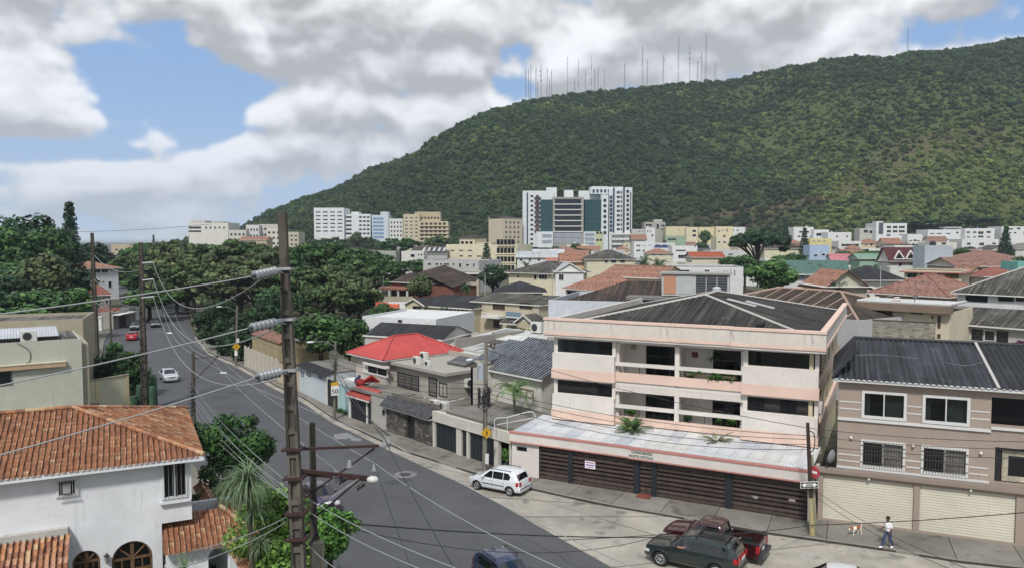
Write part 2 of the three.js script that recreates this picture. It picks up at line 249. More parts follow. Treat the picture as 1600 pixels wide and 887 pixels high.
// leaf-clump crowns: triangles spread over lumps
function leafGeo(f, lumps, n, size, cols, opt={}) {
  const p=new Float32Array(n*18),nn=new Float32Array(n*18),c=new Float32Array(n*18);let o=0;
  const tot=lumps.reduce((s, l)=>s+l[3]*l[3],0),v=new THREE.Vector3(),a=new THREE.Vector3(),b=new THREE.Vector3(),t=new THREE.Vector3(),col=new THREE.Color();
  const flat=opt.flat ?? .75,pull=opt.shell ?? .55;
  for (let i=0;i<n;i++) {
    let k=f()*tot, L=lumps[0];for (const l of lumps) { k -= l[3]*l[3];if (k <= 0) { L=l;break;} }
    const z=f()*2 - 1,ph=f()*6.2832,s=Math.sqrt(1 - z*z),rad=Math.pow(pull+(1 - pull)*f(),.7)*(.88+.24*f());
    v.set(s*Math.cos(ph),z, s*Math.sin(ph));
    const P=[L[0]+v.x*L[3]*rad, L[1]+v.y*L[3]*rad*(L[4] ?? flat),L[2]+v.z*L[3]*rad];
    const nm=v.clone().multiplyScalar(.75).add(new THREE.Vector3(f() - .5,f() - .2,f() - .5).multiplyScalar(1.3)).normalize();
    a.set(f() - .5,f() - .5,f() - .5).cross(nm).normalize();b.crossVectors(nm, a);
    const sz=size*(.6+.8*f()),w=sz*(opt.thin ?? .62);
    const q=[[-.5,0],[0,-.5],[.5,0],[0,.5]].map(([x, y])=>[P[0]+a.x*x*sz*1.3+b.x*y*w*1.3,P[1]+a.y*x*sz*1.3+b.y*y*w*1.3,P[2]+a.z*x*sz*1.3+b.z*y*w*1.3]);
    const ci=cols[Math.floor(f()*cols.length)];col.set(ci).multiplyScalar((.8+.4*f())*(1 - (opt.tone ?? .32)+2*(opt.tone ?? .32)*hash3(Math.floor(L[0]*97),Math.floor(L[1]*89),Math.floor(L[2]*83))));const sn=v.clone().multiplyScalar(.9).add(nm.clone().multiplyScalar(.6)).normalize();
    for (const k2 of [0,1,2,0,2,3]) { p[o]=q[k2][0];p[o+1]=q[k2][1];p[o+2]=q[k2][2];nn[o]=sn.x;nn[o+1]=sn.y;nn[o+2]=sn.z;c[o]=col.r;c[o+1]=col.g;c[o+2]=col.b;o += 3;}
  }
  const g=new THREE.BufferGeometry();g.setAttribute('position', new THREE.BufferAttribute(p, 3));g.setAttribute('normal', new THREE.BufferAttribute(nn, 3));g.setAttribute('color', new THREE.BufferAttribute(c, 3));return g;
}
function lumpsIn(f, n, rx, ry, rz, rMin, rMax, shell=.5) { const L=[];for (let i=0;i<n;i++) { const z=f()*2 - 1,ph=f()*6.283,s=Math.sqrt(1 - z*z),r=shell+(1 - shell)*f(); L.push([s*Math.cos(ph)*rx*r, z*ry*r, s*Math.sin(ph)*rz*r, rr(rMin, rMax, f)]);} return L;}
// hillside wood: one mass, thousands of crowns
function hillPoint(u, v) { const r=ray(u, v);for (let d=560;d<960;d += 2) { const t=d / -r[2],x=r[0]*t, y=CAMY+r[1]*t;if (y <= T(x, d)+5) return [x, d];} return [r[0] / -r[2]*900,900];}
{
  const f=rng(77),geos=[];
  for (let k=0;k<5;k++) { const L=lumpsIn(f, 7,.62,.3,.62,.32,.55,.3); L.push([0,-.15,0,.75]);geos.push(leafGeo(f, L, 150,.3,[0xffffff, 0xe9f2dc, 0xd5e2c8],{ flat: .8,shell: .6,thin: .8,tone: .14 }));}
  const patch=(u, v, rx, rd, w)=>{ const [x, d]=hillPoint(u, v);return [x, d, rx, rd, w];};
  // sunlight painted as paler grassy and wooded patches; bare dry strips thin the wood
  const sunGrass=[patch(1215,235,16,14,1),patch(1500,270,120,60,1),patch(1560,205,100,50,.9),patch(1400,312,85,28,1),patch(1570,305,70,36,1),patch(1500,335,70,12,1),patch(1235,190,75,46,.85),patch(1060,140,22,10,.6),patch(900,168,60,18,.8),patch(650,235,30,14,.6),patch(1330,235,70,36,.6),patch(1460,130,130,36,.6),patch(1180,140,70,26,.6),patch(1270,265,50,16,.5),patch(1120,200,40,16,.3),patch(760,200,40,14,.4)];
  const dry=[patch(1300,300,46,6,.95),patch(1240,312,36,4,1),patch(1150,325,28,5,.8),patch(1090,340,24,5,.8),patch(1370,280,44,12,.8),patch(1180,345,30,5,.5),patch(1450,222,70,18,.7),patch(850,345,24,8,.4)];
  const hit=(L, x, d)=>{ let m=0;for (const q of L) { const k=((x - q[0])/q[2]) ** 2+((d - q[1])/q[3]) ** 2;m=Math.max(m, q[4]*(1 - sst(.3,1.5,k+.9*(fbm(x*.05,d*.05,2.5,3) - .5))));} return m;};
  const M=geos.map(()=>[]),C=geos.map(()=>[]),mm=new THREE.Matrix4(),qq=new THREE.Quaternion(),ee=new THREE.Euler();
  const base=[[.050,.088,.034],[.068,.108,.038],[.040,.074,.036],[.086,.128,.042],[.064,.092,.040]],sunlit=[[.17,.215,.06],[.21,.24,.08],[.11,.155,.045],[.09,.13,.04]],brown=[[.17,.135,.085],[.13,.11,.065],[.105,.10,.05]];  // second palette puts sunshine on the slope into paler crown colours
  for (let x = -460;x<760;x += 3.7) for (let d=548;d<935;d += 3.7) {
    const X=x+rr(-2.6,2.6,f),D=d+rr(-2.6,2.6,f);if (hillH(X, D)<1.5 && f()<.8) continue;
    if (ridgeH(X)<3) continue;
    const uu=X/D*1200+800;if (uu<180 || uu>1720) continue;
    const gk=hit(sunGrass, X, D),dk=hit(dry, X, D);
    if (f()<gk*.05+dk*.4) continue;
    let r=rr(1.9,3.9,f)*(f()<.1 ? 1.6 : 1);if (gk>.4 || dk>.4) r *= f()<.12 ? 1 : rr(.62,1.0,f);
    let pal=f()<gk*.85 ? sunlit : f()<dk*.9 ? brown : base;const big=fbm(X*.011,D*.016,3.5,3);const c=pal[Math.floor(f()*pal.length)],k=(.8+.4*f())*(.5+1.0*big);  // paler palette and broad noise paint sun and cloud shadow into the crowns
    const gi=Math.floor(f()*geos.length);ee.set(rr(-.2,.2,f),f()*6.28,rr(-.2,.2,f));qq.setFromEuler(ee);
    mm.compose(new THREE.Vector3(X, T(X, D)+r*.4,-D),qq, new THREE.Vector3(r, r*rr(.75,1.35,f),r)); M[gi].push(mm.clone()); C[gi].push(new THREE.Color(c[0]*k, c[1]*k, c[2]*k));
  }
  const wm=new THREE.MeshPhysicalMaterial({ color: 0xffffff, roughness: .85,vertexColors: true, side: DS, transmission: .3,thickness: 0,specularIntensity: .3 });
  const grp=new THREE.Group();grp.name = 'hillside_forest';scene.add(grp);tag(grp, 'dense green forest covering the hillside under the radio masts', 'forest', null, 'stuff');
  geos.forEach((g, k)=>{ const im=new THREE.InstancedMesh(g, wm, M[k].length);im.name = 'tree_canopy'; M[k].forEach((m, i)=>{ im.setMatrixAt(i, m);im.setColorAt(i, C[k][i]);});shade(im);im.userData.kind = 'stuff';grp.add(im);});
  console.log('forest', M.map(m=>m.length).join());
  { const [g, xs, ds]=globalThis.__gg, c=new Float32Array(xs.length*ds.length*3);let o=0;for (const x of xs) for (const d of ds) { const hh=hillH(x, d),k=sst(.3,3,hh),n=.75+.5*fbm(x*.04,d*.04,1.5,3);let col=[.17*n, .165*n, .125*n];if (k>0) { const gk=hit(sunGrass, x, d),dk=hit(dry, x, d);const h=[lerp(lerp(.06,.15,gk),.20,dk)*n, lerp(lerp(.09,.19,gk),.165,dk)*n, lerp(lerp(.035,.06,gk),.10,dk)*n];col=col.map((v, i)=>lerp(v, h[i],k));} c.set(col, o);o += 3;} g.setAttribute('color', new THREE.BufferAttribute(c, 3));const gm=scene.getObjectByName('ground');gm.material=mat(0xffffff, 'soil', .95,{ vc: 1 });}  // the painted sunlit zones lighten the hill ground colour as well
}
// ---------------------------------------------------------------- streets
const XZ=(u, v, y=0)=>{ const p=onGround(u, v, y);return [p.x, p.z];};
const asphEdge=[[-175,-340],[-112,-250],XZ(290,485),XZ(303,527),XZ(324,553.5),XZ(368,573),XZ(430,609),XZ(466,624),XZ(517,659.5),XZ(640,719),XZ(737,763),XZ(845,824),XZ(957,887),[23.2,-10],[42,20]];
const kerbEdge=[[-172,-341],[-109.5,-251],XZ(293,484.5),XZ(307,524),XZ(326,551),XZ(372,570),XZ(434,605),XZ(471,620),XZ(520,654),XZ(600,692),XZ(640,709),XZ(700,727),XZ(737,740),XZ(790,754),XZ(828,765),XZ(931,788),XZ(1006,801),XZ(1078,813),XZ(1207,836),XZ(1300,849),XZ(1406,864),XZ(1502,880),[45,-33]];
function along(pts, t) { let L=0;const seg=[];for (let i=1;i<pts.length;i++) { const l=Math.hypot(pts[i][0] - pts[i - 1][0],pts[i][1] - pts[i - 1][1]);seg.push(l); L += l;} let s=clamp(t)*L;for (let i=0;i<seg.length;i++) { if (s <= seg[i] || i===seg.length - 1) { const k=s/seg[i];return [lerp(pts[i][0],pts[i+1][0],k),lerp(pts[i][1],pts[i+1][1],k)];} s -= seg[i];} }
function offsetLine(pts, o) { return pts.map((p, i)=>{ const a=pts[Math.max(0,i - 1)],b=pts[Math.min(pts.length - 1,i+1)],l=Math.hypot(b[0] - a[0],b[1] - a[1]);return [p[0]+(b[1] - a[1])/l*o, p[1] - (b[0] - a[0])/l*o];});}
const leftEdge=offsetLine(asphEdge, -14).map((p, i, A)=>p);
structure('asphalt_road', sheetGeo([...asphEdge, ...leftEdge.slice().reverse()],.006),mat(0x595a5c, 'asphalt', .9,{ bump: .004 }));
structure('side_street', sheetGeo([[-60,-112],[-66.5,-121.5],[-110,-118],[-108,-104]],.012),mat(0x6a6b6c, 'asphalt', .9));
// concrete forecourt and gutter, cast in slabs with open joints
const concA=mat(0xbcb8af, 'concrete', .92,{ bump: .004 }),concB=mat(0xb4b0a7,'concrete', .92,{ bump: .004 }),walkA=mat(0x93908a, 'concrete', .94,{ bump: .01 }),walkB=mat(0x8a877f, 'concrete', .94,{ bump: .01 }),kerbM=mat(0x8b8983,'grimy', .9);
{
  const court=new THREE.Group();court.name = 'concrete_forecourt';scene.add(court);court.userData.kind = 'structure';
  part('joint_bed', sheetGeo([...asphEdge.slice(3),...kerbEdge.slice(3).reverse()],.004),mat(0x2c2a27,null, .95),court);
  const A=asphEdge.slice(3,13),K=kerbEdge.slice(3,20),N=26;
  for (let i=0;i<N;i++) { const g=.0006,a0=along(A, i/N+g),a1=along(A, (i+1)/N - g),k0=along(K, i/N+g),k1=along(K, (i+1)/N - g);const wide=Math.hypot(a1[0] - k1[0],a1[1] - k1[1])>5;if (wide) { const m=(p, q, t)=>[lerp(p[0],q[0],t),lerp(p[1],q[1],t)];part('concrete_slab', sheetGeo([a0,a1,m(a1,k1,.496),m(a0,k0,.496)],.010+(i % 3)*.001),i % 2 ? concA : concB, court);part('concrete_slab', sheetGeo([m(a0,k0,.504),m(a1,k1,.504),k1,k0],.010+((i+1) % 3)*.001),i % 2 ? concB : concA, court);} else part('concrete_slab', sheetGeo([a0,a1,k1,k0],.010),i % 2 ? concA : concB, court);}
  part('concrete_slab', sheetGeo([asphEdge[12],asphEdge[13],asphEdge[14],[70,10],[70,-28],kerbEdge[22],kerbEdge[21],kerbEdge[20],kerbEdge[19]],.010),concA, court);
  const walk=new THREE.Group();walk.name = 'pavement';scene.add(walk);walk.userData.kind = 'structure';
  const KK=kerbEdge.slice(2),back=offsetLine(KK, 9),NW=64;
  part('pavement_bed', polyGeo([...KK, ...back.slice().reverse()],.0,.128),mat(0x4b4842,'concrete', .95),walk);
  const face=offsetLine(KK, .02),kb=offsetLine(KK, .22);
  for (let i=0;i<NW;i++) { const g=.00012,a=along(face, i/NW+g*.5),b=along(face, (i+1)/NW - g*.5),c=along(kb, (i+1)/NW - g*.5),d=along(kb, i/NW+g*.5);part('kerb_stone', polyGeo([a, b, c, d],.03,.15+(i % 3)*.003),kerbM, walk);const e=along(offsetLine(KK, .25),i/NW+g),f2=along(offsetLine(KK, .25),(i+1)/NW - g),h=along(back, (i+1)/NW - g),j=along(back, i/NW+g);part('pavement_slab', polyGeo([e, f2,h, j],.1,.14+((i*7) % 5)*.0018),i % 2 ? walkA : walkB, walk);}
  // far side pavement under the garden hedges
  const LB=offsetLine(leftEdge.slice(2,13),-3.2);
  structure('pavement', polyGeo([...leftEdge.slice(2,13),...LB.reverse()],0,.14),walkB);
  // worn paint on the road
  const paint=mat(0xb9bab8,'grimy', .9);
  const ar=[[1222,861],[1252,866],[1262,862],[1300,877],[1270,874],[1258,877],[1250,870],[1224,865]].map(p=>XZ(...p));
  structure('road_marking', sheetGeo(ar, .018),mat(0xbdbbb4,'concrete', .92));
  const blob=(u, v, ru, rv, k)=>{ const f=rng(k),pts=[];for (let i=0;i<22;i++) { const a=i/22*6.283,r=.75+.5*f();pts.push(XZ(u+Math.cos(a)*ru*r, v - Math.sin(a)*rv*r));} return sheetGeo(pts, .016);};
  structure('road_patch', [blob(536,681,17,5,3),blob(556,686,8,3,4)],mat(0x8f9092,'asphalt', .95));
  { const f=rng(66),pts=(t, o)=>{ const a=along(asphEdge.slice(4,13),t),b=along(leftEdge.slice(4,13),t);return [lerp(a[0],b[0],o),lerp(a[1],b[1],o)];};const strip=(P, w)=>{ const L=offsetLine(P, w/2),R2=offsetLine(P, -w/2);return sheetGeo([...L, ...R2.reverse()],.0125);};const cr=[];for (let i=0;i<16;i++) { let t=rr(.05,.95,f),o=rr(.08,.85,f);const P=[];const al=f()<.6;for (let k=0;k<9;k++) { P.push(pts(clamp(t),clamp(o, .02,.95)));if (al) { t += .008;o += rr(-.025,.025,f);} else { o += .05;t += rr(-.003,.003,f);} } cr.push(strip(P, rr(.025,.05,f)));} structure('road_crack', cr, mat(0x303236,'asphalt', .95));const pa=[];for (let i=0;i<5;i++) { const t=rr(.3,.95,f),o=rr(.1,.7,f),dt=rr(.006,.02,f),dO=rr(.08,.16,f);pa.push(sheetGeo([pts(t, o),pts(t+dt, o),pts(t+dt, o+dO),pts(t, o+dO)],.0105));} structure('road_patch', pa, mat(0x4b4d51,'asphalt', .95));}
  // manhole with a ring of repaired surfacing
  const mp=onGround(633,741);const mh=thing('manhole_cover', 'round manhole cover in a pale repaired ring on the asphalt', 'manhole', [mp.x, .008,mp.z]);
  const ring=new THREE.RingGeometry(.42,.85,28,1);ring.rotateX(-Math.PI/2);ring.translate(0,.006,0);part('concrete_ring', ring, mat(0x909193,'concrete', .95),mh);const lid=new THREE.CylinderGeometry(.38,.38,.02,24);lid.translate(0,.004,0);part('iron_lid', lid, mat(0x55565a, 'stone', .7,{ metal: .3 }),mh);
}
// ---------------------------------------------------------------- apartment block with peach bands
const Y0=.14;
const off=(p, n, k)=>new THREE.Vector3(p.x+n[0]*k, p.y, p.z+n[1]*k);
const gA=onGround(842,747,Y0),gB=onGround(1262,814,Y0);
const gN=(()=>{ const l=gA.distanceTo(gB);return [-(gA.z - gB.z)/l * -1 * -1,0];})();
const gDir=gB.clone().sub(gA).normalize(),gBack=[gDir.z*1,-gDir.x*1]; // points away from the street
if (gBack[1]>0) { gBack[0] *= -1;gBack[1] *= -1;}
const peach=mat(0xdec3b5,'plaster', .85),cream=mat(0xd8d3ce, 'plaster', .85),creamGrimy=mat(0xd3cfca, 'grimy', .88),roofDark=mat(0x4e4c4a, 'roofdark', .95),sheetWhite=mat(0xc3c7cb, 'sheet', .6),ridgeWhite=mat(0xb9b9b5,'grimy', .9);
function acUnit(parent, x, y, z, ry=0,w=.85,h=.6,d=.35,asThing) {
  const g=asThing || new THREE.Group();if (!asThing) { g.name = 'air_conditioner';parent.add(g);g.position.set(x, y, z);g.rotation.y=ry;}
  const cas=new RoundedBoxGeometry(w, h, d, 2,.03);cas.translate(0,h/2,0);part('casing', cas, mat(0xcfd0cd, 'plaster', .6),g);
  const fan=new THREE.CylinderGeometry(h*.36,h*.36,.03,20);fan.rotateX(Math.PI/2);fan.translate(-w*.12,h*.5,d/2+.01);part('fan_grille', fan, mat(0x2a2c2e, null, .6),g);
  return g;
}
function plantTuft(name, label, cat, pos, n, len, cols, opt={}) { // arching fronds
  const g=thing(name, label, cat, pos, 0,opt.group),f=rng(opt.seed || 5);fronds(g, n, len, cols, f, opt.base || 0,opt);return g;
}
function fronds(g, n, len, cols, f, y0,opt={}) {
  const gs=[];for (let i=0;i<n;i++) {
    const a=i/n*6.283*2.4+f(),lift=rr(opt.up0 ?? .2,opt.up1 ?? 1.15,f),L=len*rr(.75,1.1,f),w=opt.w || .14,S=7,p=[],c=[],col=new THREE.Color(cols[Math.floor(f()*cols.length)]).multiplyScalar(.8+.4*f());
    let x=0,y=y0,ang=lift;const P=[];for (let s=0;s <= S;s++) { P.push([x, y]);x += Math.cos(ang)*L/S;y += Math.sin(ang)*L/S;ang -= (opt.droop ?? 1.7)/S*(.6+.8*s/S);}
    const leaflet=opt.leaflet;const ca=Math.cos(a),sa=Math.sin(a);
    for (let s=0;s<S;s++) { const w0=w*(1 - s/S*.85)*(s ? 1 : .5),w1=w*(1 - (s+1)/S*.85);
      if (leaflet) { for (const sd of [-1,1]) for (let k=0;k<2;k++) { const t=k/2,bx0=lerp(P[s][0],P[s+1][0],t),by0=lerp(P[s][1],P[s+1][1],t),bx1=bx0+(P[s+1][0] - P[s][0])*.35,by1=by0+(P[s+1][1] - P[s][1])*.35,ll=leaflet*(1 - .55*Math.abs((s+t)/S - .4));const tx=(bx0+bx1)/2+ll*.35,ty=by0 - ll*.35,tz=sd*ll;for (const q of [[bx0,by0,0],[bx1,by1,0],[tx, ty, tz]]) { p.push(q[0]*ca - q[2]*sa, q[1],q[0]*sa+q[2]*ca);c.push(col.r, col.g, col.b);} } }
      const q=[[P[s][0],P[s][1],-w0/2],[P[s][0],P[s][1],w0/2],[P[s+1][0],P[s+1][1],w1/2],[P[s+1][0],P[s+1][1],-w1/2]].map(k=>[k[0]*ca - k[2]*sa, k[1],k[0]*sa+k[2]*ca]);for (const k of [0,1,2,0,2,3]) { p.push(...q[k]);c.push(col.r, col.g, col.b);} }
    const ge=new THREE.BufferGeometry();ge.setAttribute('position', new THREE.Float32BufferAttribute(p, 3));ge.setAttribute('color', new THREE.Float32BufferAttribute(c, 3));ge.computeVertexNormals();gs.push(ge);
  }
  return part('leaves', gs, LEAF, g);
}
// hip roof of corrugated sheets over [x0,x1]x[z0,z1] (z0 back, z1 front)
function hipRoof(parent, x0,x1,z0,z1,y, rise, m, o={}) {
  const W=x1 - x0,D=z1 - z0,along=W >= D, half=(along ? D : W)/2,k=Math.min(.5,half/(along ? W : D)),p=o.pitch || .18,a=o.amp ?? .028,sg=o.seg || 6;const yr=y+rise;
  const hipTop=s=>Math.min(1,Math.min(s, 1 - s)/k),triTop=s=>1 - Math.abs(2*s - 1);
  const f1=along ? hipTop : triTop, f2=along ? triTop : hipTop, fk=along ? 1 : 1;const rx=along ? half : W/2,rz=along ? D/2 : half;
  part('roof_slope', corr([x0,y, z1],[x1,y, z1],[0,rise, -rz],f1,undefined, p, a, sg, o.rows || 1),m, parent);part('roof_slope', corr([x1,y, z0],[x0,y, z0],[0,rise, rz],f1,undefined, p, a, sg),m, parent);
  part('roof_slope', corr([x1,y, z1],[x1,y, z0],[-rx, rise, 0],f2,undefined, p, a, sg, o.rows || 1),m, parent);part('roof_slope', corr([x0,y, z0],[x0,y, z1],[rx, rise, 0],f2,undefined, p, a, sg),m, parent);
  if (o.cap) { const P1=along ? [x0+half, yr, (z0+z1)/2] : [(x0+x1)/2,yr, z1 - half],P2=along ? [x1 - half, yr, (z0+z1)/2] : [(x0+x1)/2,yr, z0+half];const up=q=>[q[0],q[1]+.03,q[2]];const cs=o.capR || .11,caps=along ? [[[x0,y, z1],P1],[[x1,y, z1],P2],[[x0,y, z0],P1],[[x1,y, z0],P2],[P1,P2]] : [[[x0,y, z1],P1],[[x1,y, z1],P1],[[x0,y, z0],P2],[[x1,y, z0],P2],[P1,P2]];for (const [q1,q2] of caps) if (Math.hypot(q1[0] - q2[0],q1[1] - q2[1],q1[2] - q2[2])>.1) part('ridge_cap', bar(up(q1),up(q2),cs, 7),o.cap, parent);}
}
function gableRoof(parent, x0,x1,z0,z1,y, rise, m, o={}) { // ridge along x (default) or along z
  const p=o.pitch || .2,a=o.amp ?? .03,sg=o.seg || 6,ov=o.ov ?? .3;const th=.08;
  if (o.dir === 'z') { const xm=(x0+x1)/2,h=(x1 - x0)/2,dy=rise/h*ov;part('roof_slope', corr([x0 - ov, y - dy, z0 - ov],[x0 - ov, y - dy, z1+ov],[h+ov, rise+dy, 0],undefined, undefined, p, a, sg, o.rows || 1),m, parent);part('roof_slope', corr([x1+ov, y - dy, z1+ov],[x1+ov, y - dy, z0 - ov],[-h - ov, rise+dy, 0],undefined, undefined, p, a, sg, o.rows || 1),m, parent);if (o.cap) part('ridge_cap', bar([xm, y+rise+.02,z0 - ov],[xm, y+rise+.02,z1+ov],.1,7),o.cap, parent);for (const z of [z1,z0]) part('gable_wall', tri([[x0,y, z],[x1,y, z],[xm, y+rise, z]]),o.wall || white, parent);if (o.barge) for (const z of [z1+ov]) part('barge_board', [beam([x0 - ov, y - dy - .04,z],[xm, y+rise - .04,z],.08,.2),beam([x1+ov, y - dy - .04,z],[xm, y+rise - .04,z],.08,.2)],o.barge, parent);}
  else { const zm=(z0+z1)/2,h=(z1 - z0)/2,dy=rise/h*ov;part('roof_slope', corr([x0 - ov, y - dy, z1+ov],[x1+ov, y - dy, z1+ov],[0,rise+dy, -h - ov],undefined, undefined, p, a, sg, o.rows || 1),m, parent);part('roof_slope', corr([x1+ov, y - dy, z0 - ov],[x0 - ov, y - dy, z0 - ov],[0,rise+dy, h+ov],undefined, undefined, p, a, sg, o.rows || 1),m, parent);if (o.cap) part('ridge_cap', bar([x0 - ov, y+rise+.02,zm],[x1+ov, y+rise+.02,zm],.1,7),o.cap, parent);for (const x of [x0,x1]) part('gable_wall', tri([[x, y, z0],[x, y, z1],[x, y+rise, zm]],[[z0,y],[z1,y],[zm, y+rise]]),o.wall || white, parent);}
}
{
  const pA=off(gA, gBack, 4.5),pB=off(gB, gBack, 4.9);
  const B=facade('apartment_block', 'cream apartment block with peach bands, balconies and dark corrugated roof behind its carport', 'building', pA, pB);
  const X0 = -.9,X1=17.9,xa=4.0,xb=13.1,D=24,zb = -D;
  // floors, walls
  const side=wallGeo(0,D, 0,10,[[1.5,2.6,7.4,8.6],[5.2,6.6,7.2,9.2],[9.5,10.6,7.4,8.6],[13,14.4,7.2,9.2],[17,18.2,7.4,8.8],[1.5,2.6,4.3,5.6],[5.2,6.6,4.1,6.1],[9.5,10.6,4.3,5.6],[13,14.4,4.1,6.1],[17,18.2,4.3,5.6]],.25,0);
  side.rotateY(Math.PI/2);side.translate(X1 - .35,0,0);part('side_wall', side, mat(0xcdc3a6,'grimy', .88),B);
  part('side_wall', bx(X0+.35,X0+.6,0,10,zb, -.3),creamGrimy, B);part('rear_wall', bx(X0+.6,X1 - .6,0,10,zb, zb+.25),creamGrimy, B);
  for (const [x, yy, h] of [[1.5,7.4,1.2],[5.2,7.2,2],[9.5,7.4,1.2],[13,7.2,2],[17,7.4,1.4],[1.5,4.3,1.3],[5.2,4.1,2],[9.5,4.3,1.3],[13,4.1,2],[17,4.3,1.3]]) { const w=x===5.2 || x===13 ? 1.4 : x===17 ? 1.2 : 1.1;const f=new THREE.Group();f.position.set(X1 - .42,0,-x);f.rotation.y=Math.PI/2;f.name = 'window'; B.add(f);part('frame', [bx(0,w, yy, yy+.05,-.04,.04),bx(0,w, yy+h - .05,yy+h, -.04,.04),bx(w/2 - .03,w/2+.03,yy+.05,yy+h - .05,-.04,.04)],ironBlack, f);unitBox('pane', glass, f, 0,w, yy+.05,yy+h - .05,-.02,0);}
  for (const [y, h] of [[6.55,.62],[3.4,.8]]) part('side_band', bx(X1 - .36,X1 - .12,y, y+h, zb, -.8),peach, B);
  // recessed ground floor in the shade of the carport
  part('ground_floor_wall', bx(X0+.62,X1 - .62,0,3.2,-1.6,-1.35),cream, B);
  // storey slabs
  for (const y of [3.3,6.45,9.55]) part('floor_slab', bx(X0+.61,X1 - .61,y - .22,y, zb+.26,-.28),cream, B);
  // wings: wall ring with a wide window, and projecting spandrels in white over peach
  const wing=(x0,x1,glz)=>{
    for (const [w0,w1,top, bot, k] of [[8.42,9.42,9.55,6.45,0],[5.32,6.3,6.45,3.35,1]]) {
      part('wing_wall', wallGeo(x0,x1,bot, top - .001,[[x0+.3,x1 - .25,w0,w1]],.24,-.02),cream, B);
      part('spandrel', bx(x0,x1,w0 - 1.22,w0 - .06,-.018,.3),cream, B);part('peach_band', bx(x0 - .06,x1+.06,w0 - 1.95,w0 - 1.225,-.016,.36),peach, B);
      windowPart(B, x0+.3,x1 - .25,w0,w1,-.12,{ f: .05,frame: ironBlack, n: 4,panes: glz[k],bars: k ? .14 : 0,barM: ironBlack });
      part('room_wall', bx(x0+.2,x1 - .2,bot, top - .3,-3.2,-3.1),cream, B);
    }
  };
  const cur=mat(0x3b3830,'bark', .9),cur2=mat(0x56524a, 'bark', .9);
  wing(X0,xa, [[tintGlass, tintGlass, tintGlass, glass],[cur, cur, cur, glassSoft]]);wing(xb, X1,[[tintGlass, glassSoft, tintGlass, tintGlass],[glassSoft, cur2,glass, cur2]]);for (const [x, w] of [[X0+.9,.5],[X0+3.4,.35],[xb+2.0,.6],[xb+3.9,.4]]) part('curtain', corr([x, 8.4,-.7],[x+w, 8.4,-.7],[0,1.05,0],undefined, undefined, .12,.025),mat(0xb8b2a4,null, .9,{ side: DS }),B);
  // corner return of the right wing
  part('corner_pier', bx(X1 - .6,X1 - .36,3.4,9.54,-.8,-.27),cream, B);
  // balconies
  const xm=8.55,bz = -2.0;
  for (const [fl, k] of [[6.45,0],[3.35,1]]) {
    const wallM=cream;
    part('balcony_back_wall', wallGeo(xa, xb, fl, fl+2.86,[[xa+1.7,xm - .15,fl+.02,fl+2.6],[xm+2.1,xb - .15,fl+.02,fl+2.6]],.2,bz),wallM, B);
    part('balcony_divider', bx(xm - .12,xm+.12,fl, fl+2.86,bz+.001,-.42),wallM, B);
    part('balcony_cheek', bx(xa - .02,xa+.2,fl, fl+2.86,bz+.001,-.27),wallM, B);part('balcony_cheek', bx(xb - .2,xb+.02,fl, fl+2.86,bz+.001,-.27),wallM, B);
    for (const [a, b] of [[xa+1.7,xm - .15],[xm+2.1,xb - .15]]) { const w=windowPart(B, a, b, fl+.02,fl+2.6,bz - .08,{ f: .06,frame: ironBlack, n: 3,panes: k ? [glass, glassSoft, glass] : [glass, glass, glassSoft] });w.name = 'balcony_door';}
    part('column', bx(xm - .16,xm+.16,fl - .02,fl+2.9,-.41,-.02),cream, B);
    part('balcony_slab', bx(xa+.001,xb - .001,fl - .2,fl+.12,-2.2,-.02),cream, B);part('peach_band', bx(xa+.01,xb - .01,fl+.13,fl+.78 - (k ? .1 : 0),-.10,.08),peach, B);part('balcony_apron', bx(xa+.005,xb - .005,fl - .62,fl - .21,-.3,-.01),creamGrimy, B);
    for (const [a, b] of [[xa+.02,xm - .17],[xm+.17,xb - .02]]) { part('handrail', bx(a, b, fl+1.28,fl+1.52,-.2,.1),cream, B);for (let x=a+.7;x<b - .3;x += 1.1) part('rail_post', bx(x - .02,x+.02,fl+.75,fl+1.28,-.07,-.03),ironBlack, B);}
  }
  // parapet in three stepped lengths with peach mouldings
  for (const [a, b, z] of [[X0 - .6,4.25,.55],[4.25,12.4,.62],[12.4,X1+.45,.85]]) { part('parapet', bx(a, b, 9.98,10.88,z - .3,z),creamGrimy, B);part('parapet_moulding', bx(a - .03,b+.03,10.88,11.05,z - .36,z+.07),peach, B);part('parapet_moulding', bx(a - .02,b+.02,9.78,9.975,z - .34,z+.06),peach, B);part('soffit', bx(a, b, 9.62,9.775,-.3,z - .02),cream, B);}
  part('parapet', bx(X1+.1,X1+.4,9.98,10.88,zb - .2,.54),creamGrimy, B);part('parapet_moulding', bx(X1+.06,X1+.47,10.882,11.06,zb - .2,.5),peach, B);part('parapet_moulding', bx(X1+.05,X1+.46,9.775,9.978,zb - .2,.5),peach, B);part('soffit', bx(X1 - .1,X1+.1,9.6,9.776,zb, -.3),cream, B);
  part('parapet', bx(X0 - .55,X0 - .3,9.9,10.85,zb, .24),creamGrimy, B);
  // roof
  part('roof_deck', bx(X0 - .28,X1+.08,10.0,10.08,zb, .2),concreteM, B);
  hipRoof(B, X0 - .2,X1+.05,zb+.4,.15,10.3,2.1,roofDark, { pitch: .36,amp: .075,seg: 6,cap: ridgeWhite, rows: 3 });
  // pale translucent sheets on the right slope
  for (const [s, t] of [[.46,.5],[.38,.36]]) { const z=lerp(.15,zb+.4,s);part('pale_sheet', corr([X1 - .3 - 9*(1 - t)*.9,10.44+2.1*(1 - t)*.9,z],[X1 - .3 - 9*(1 - t)*.9,10.44+2.1*(1 - t)*.9,z - .9],[-2.2,.5,0],undefined, undefined, .36,.075),mat(0xa3a5a4,'sheet', .7),B);}
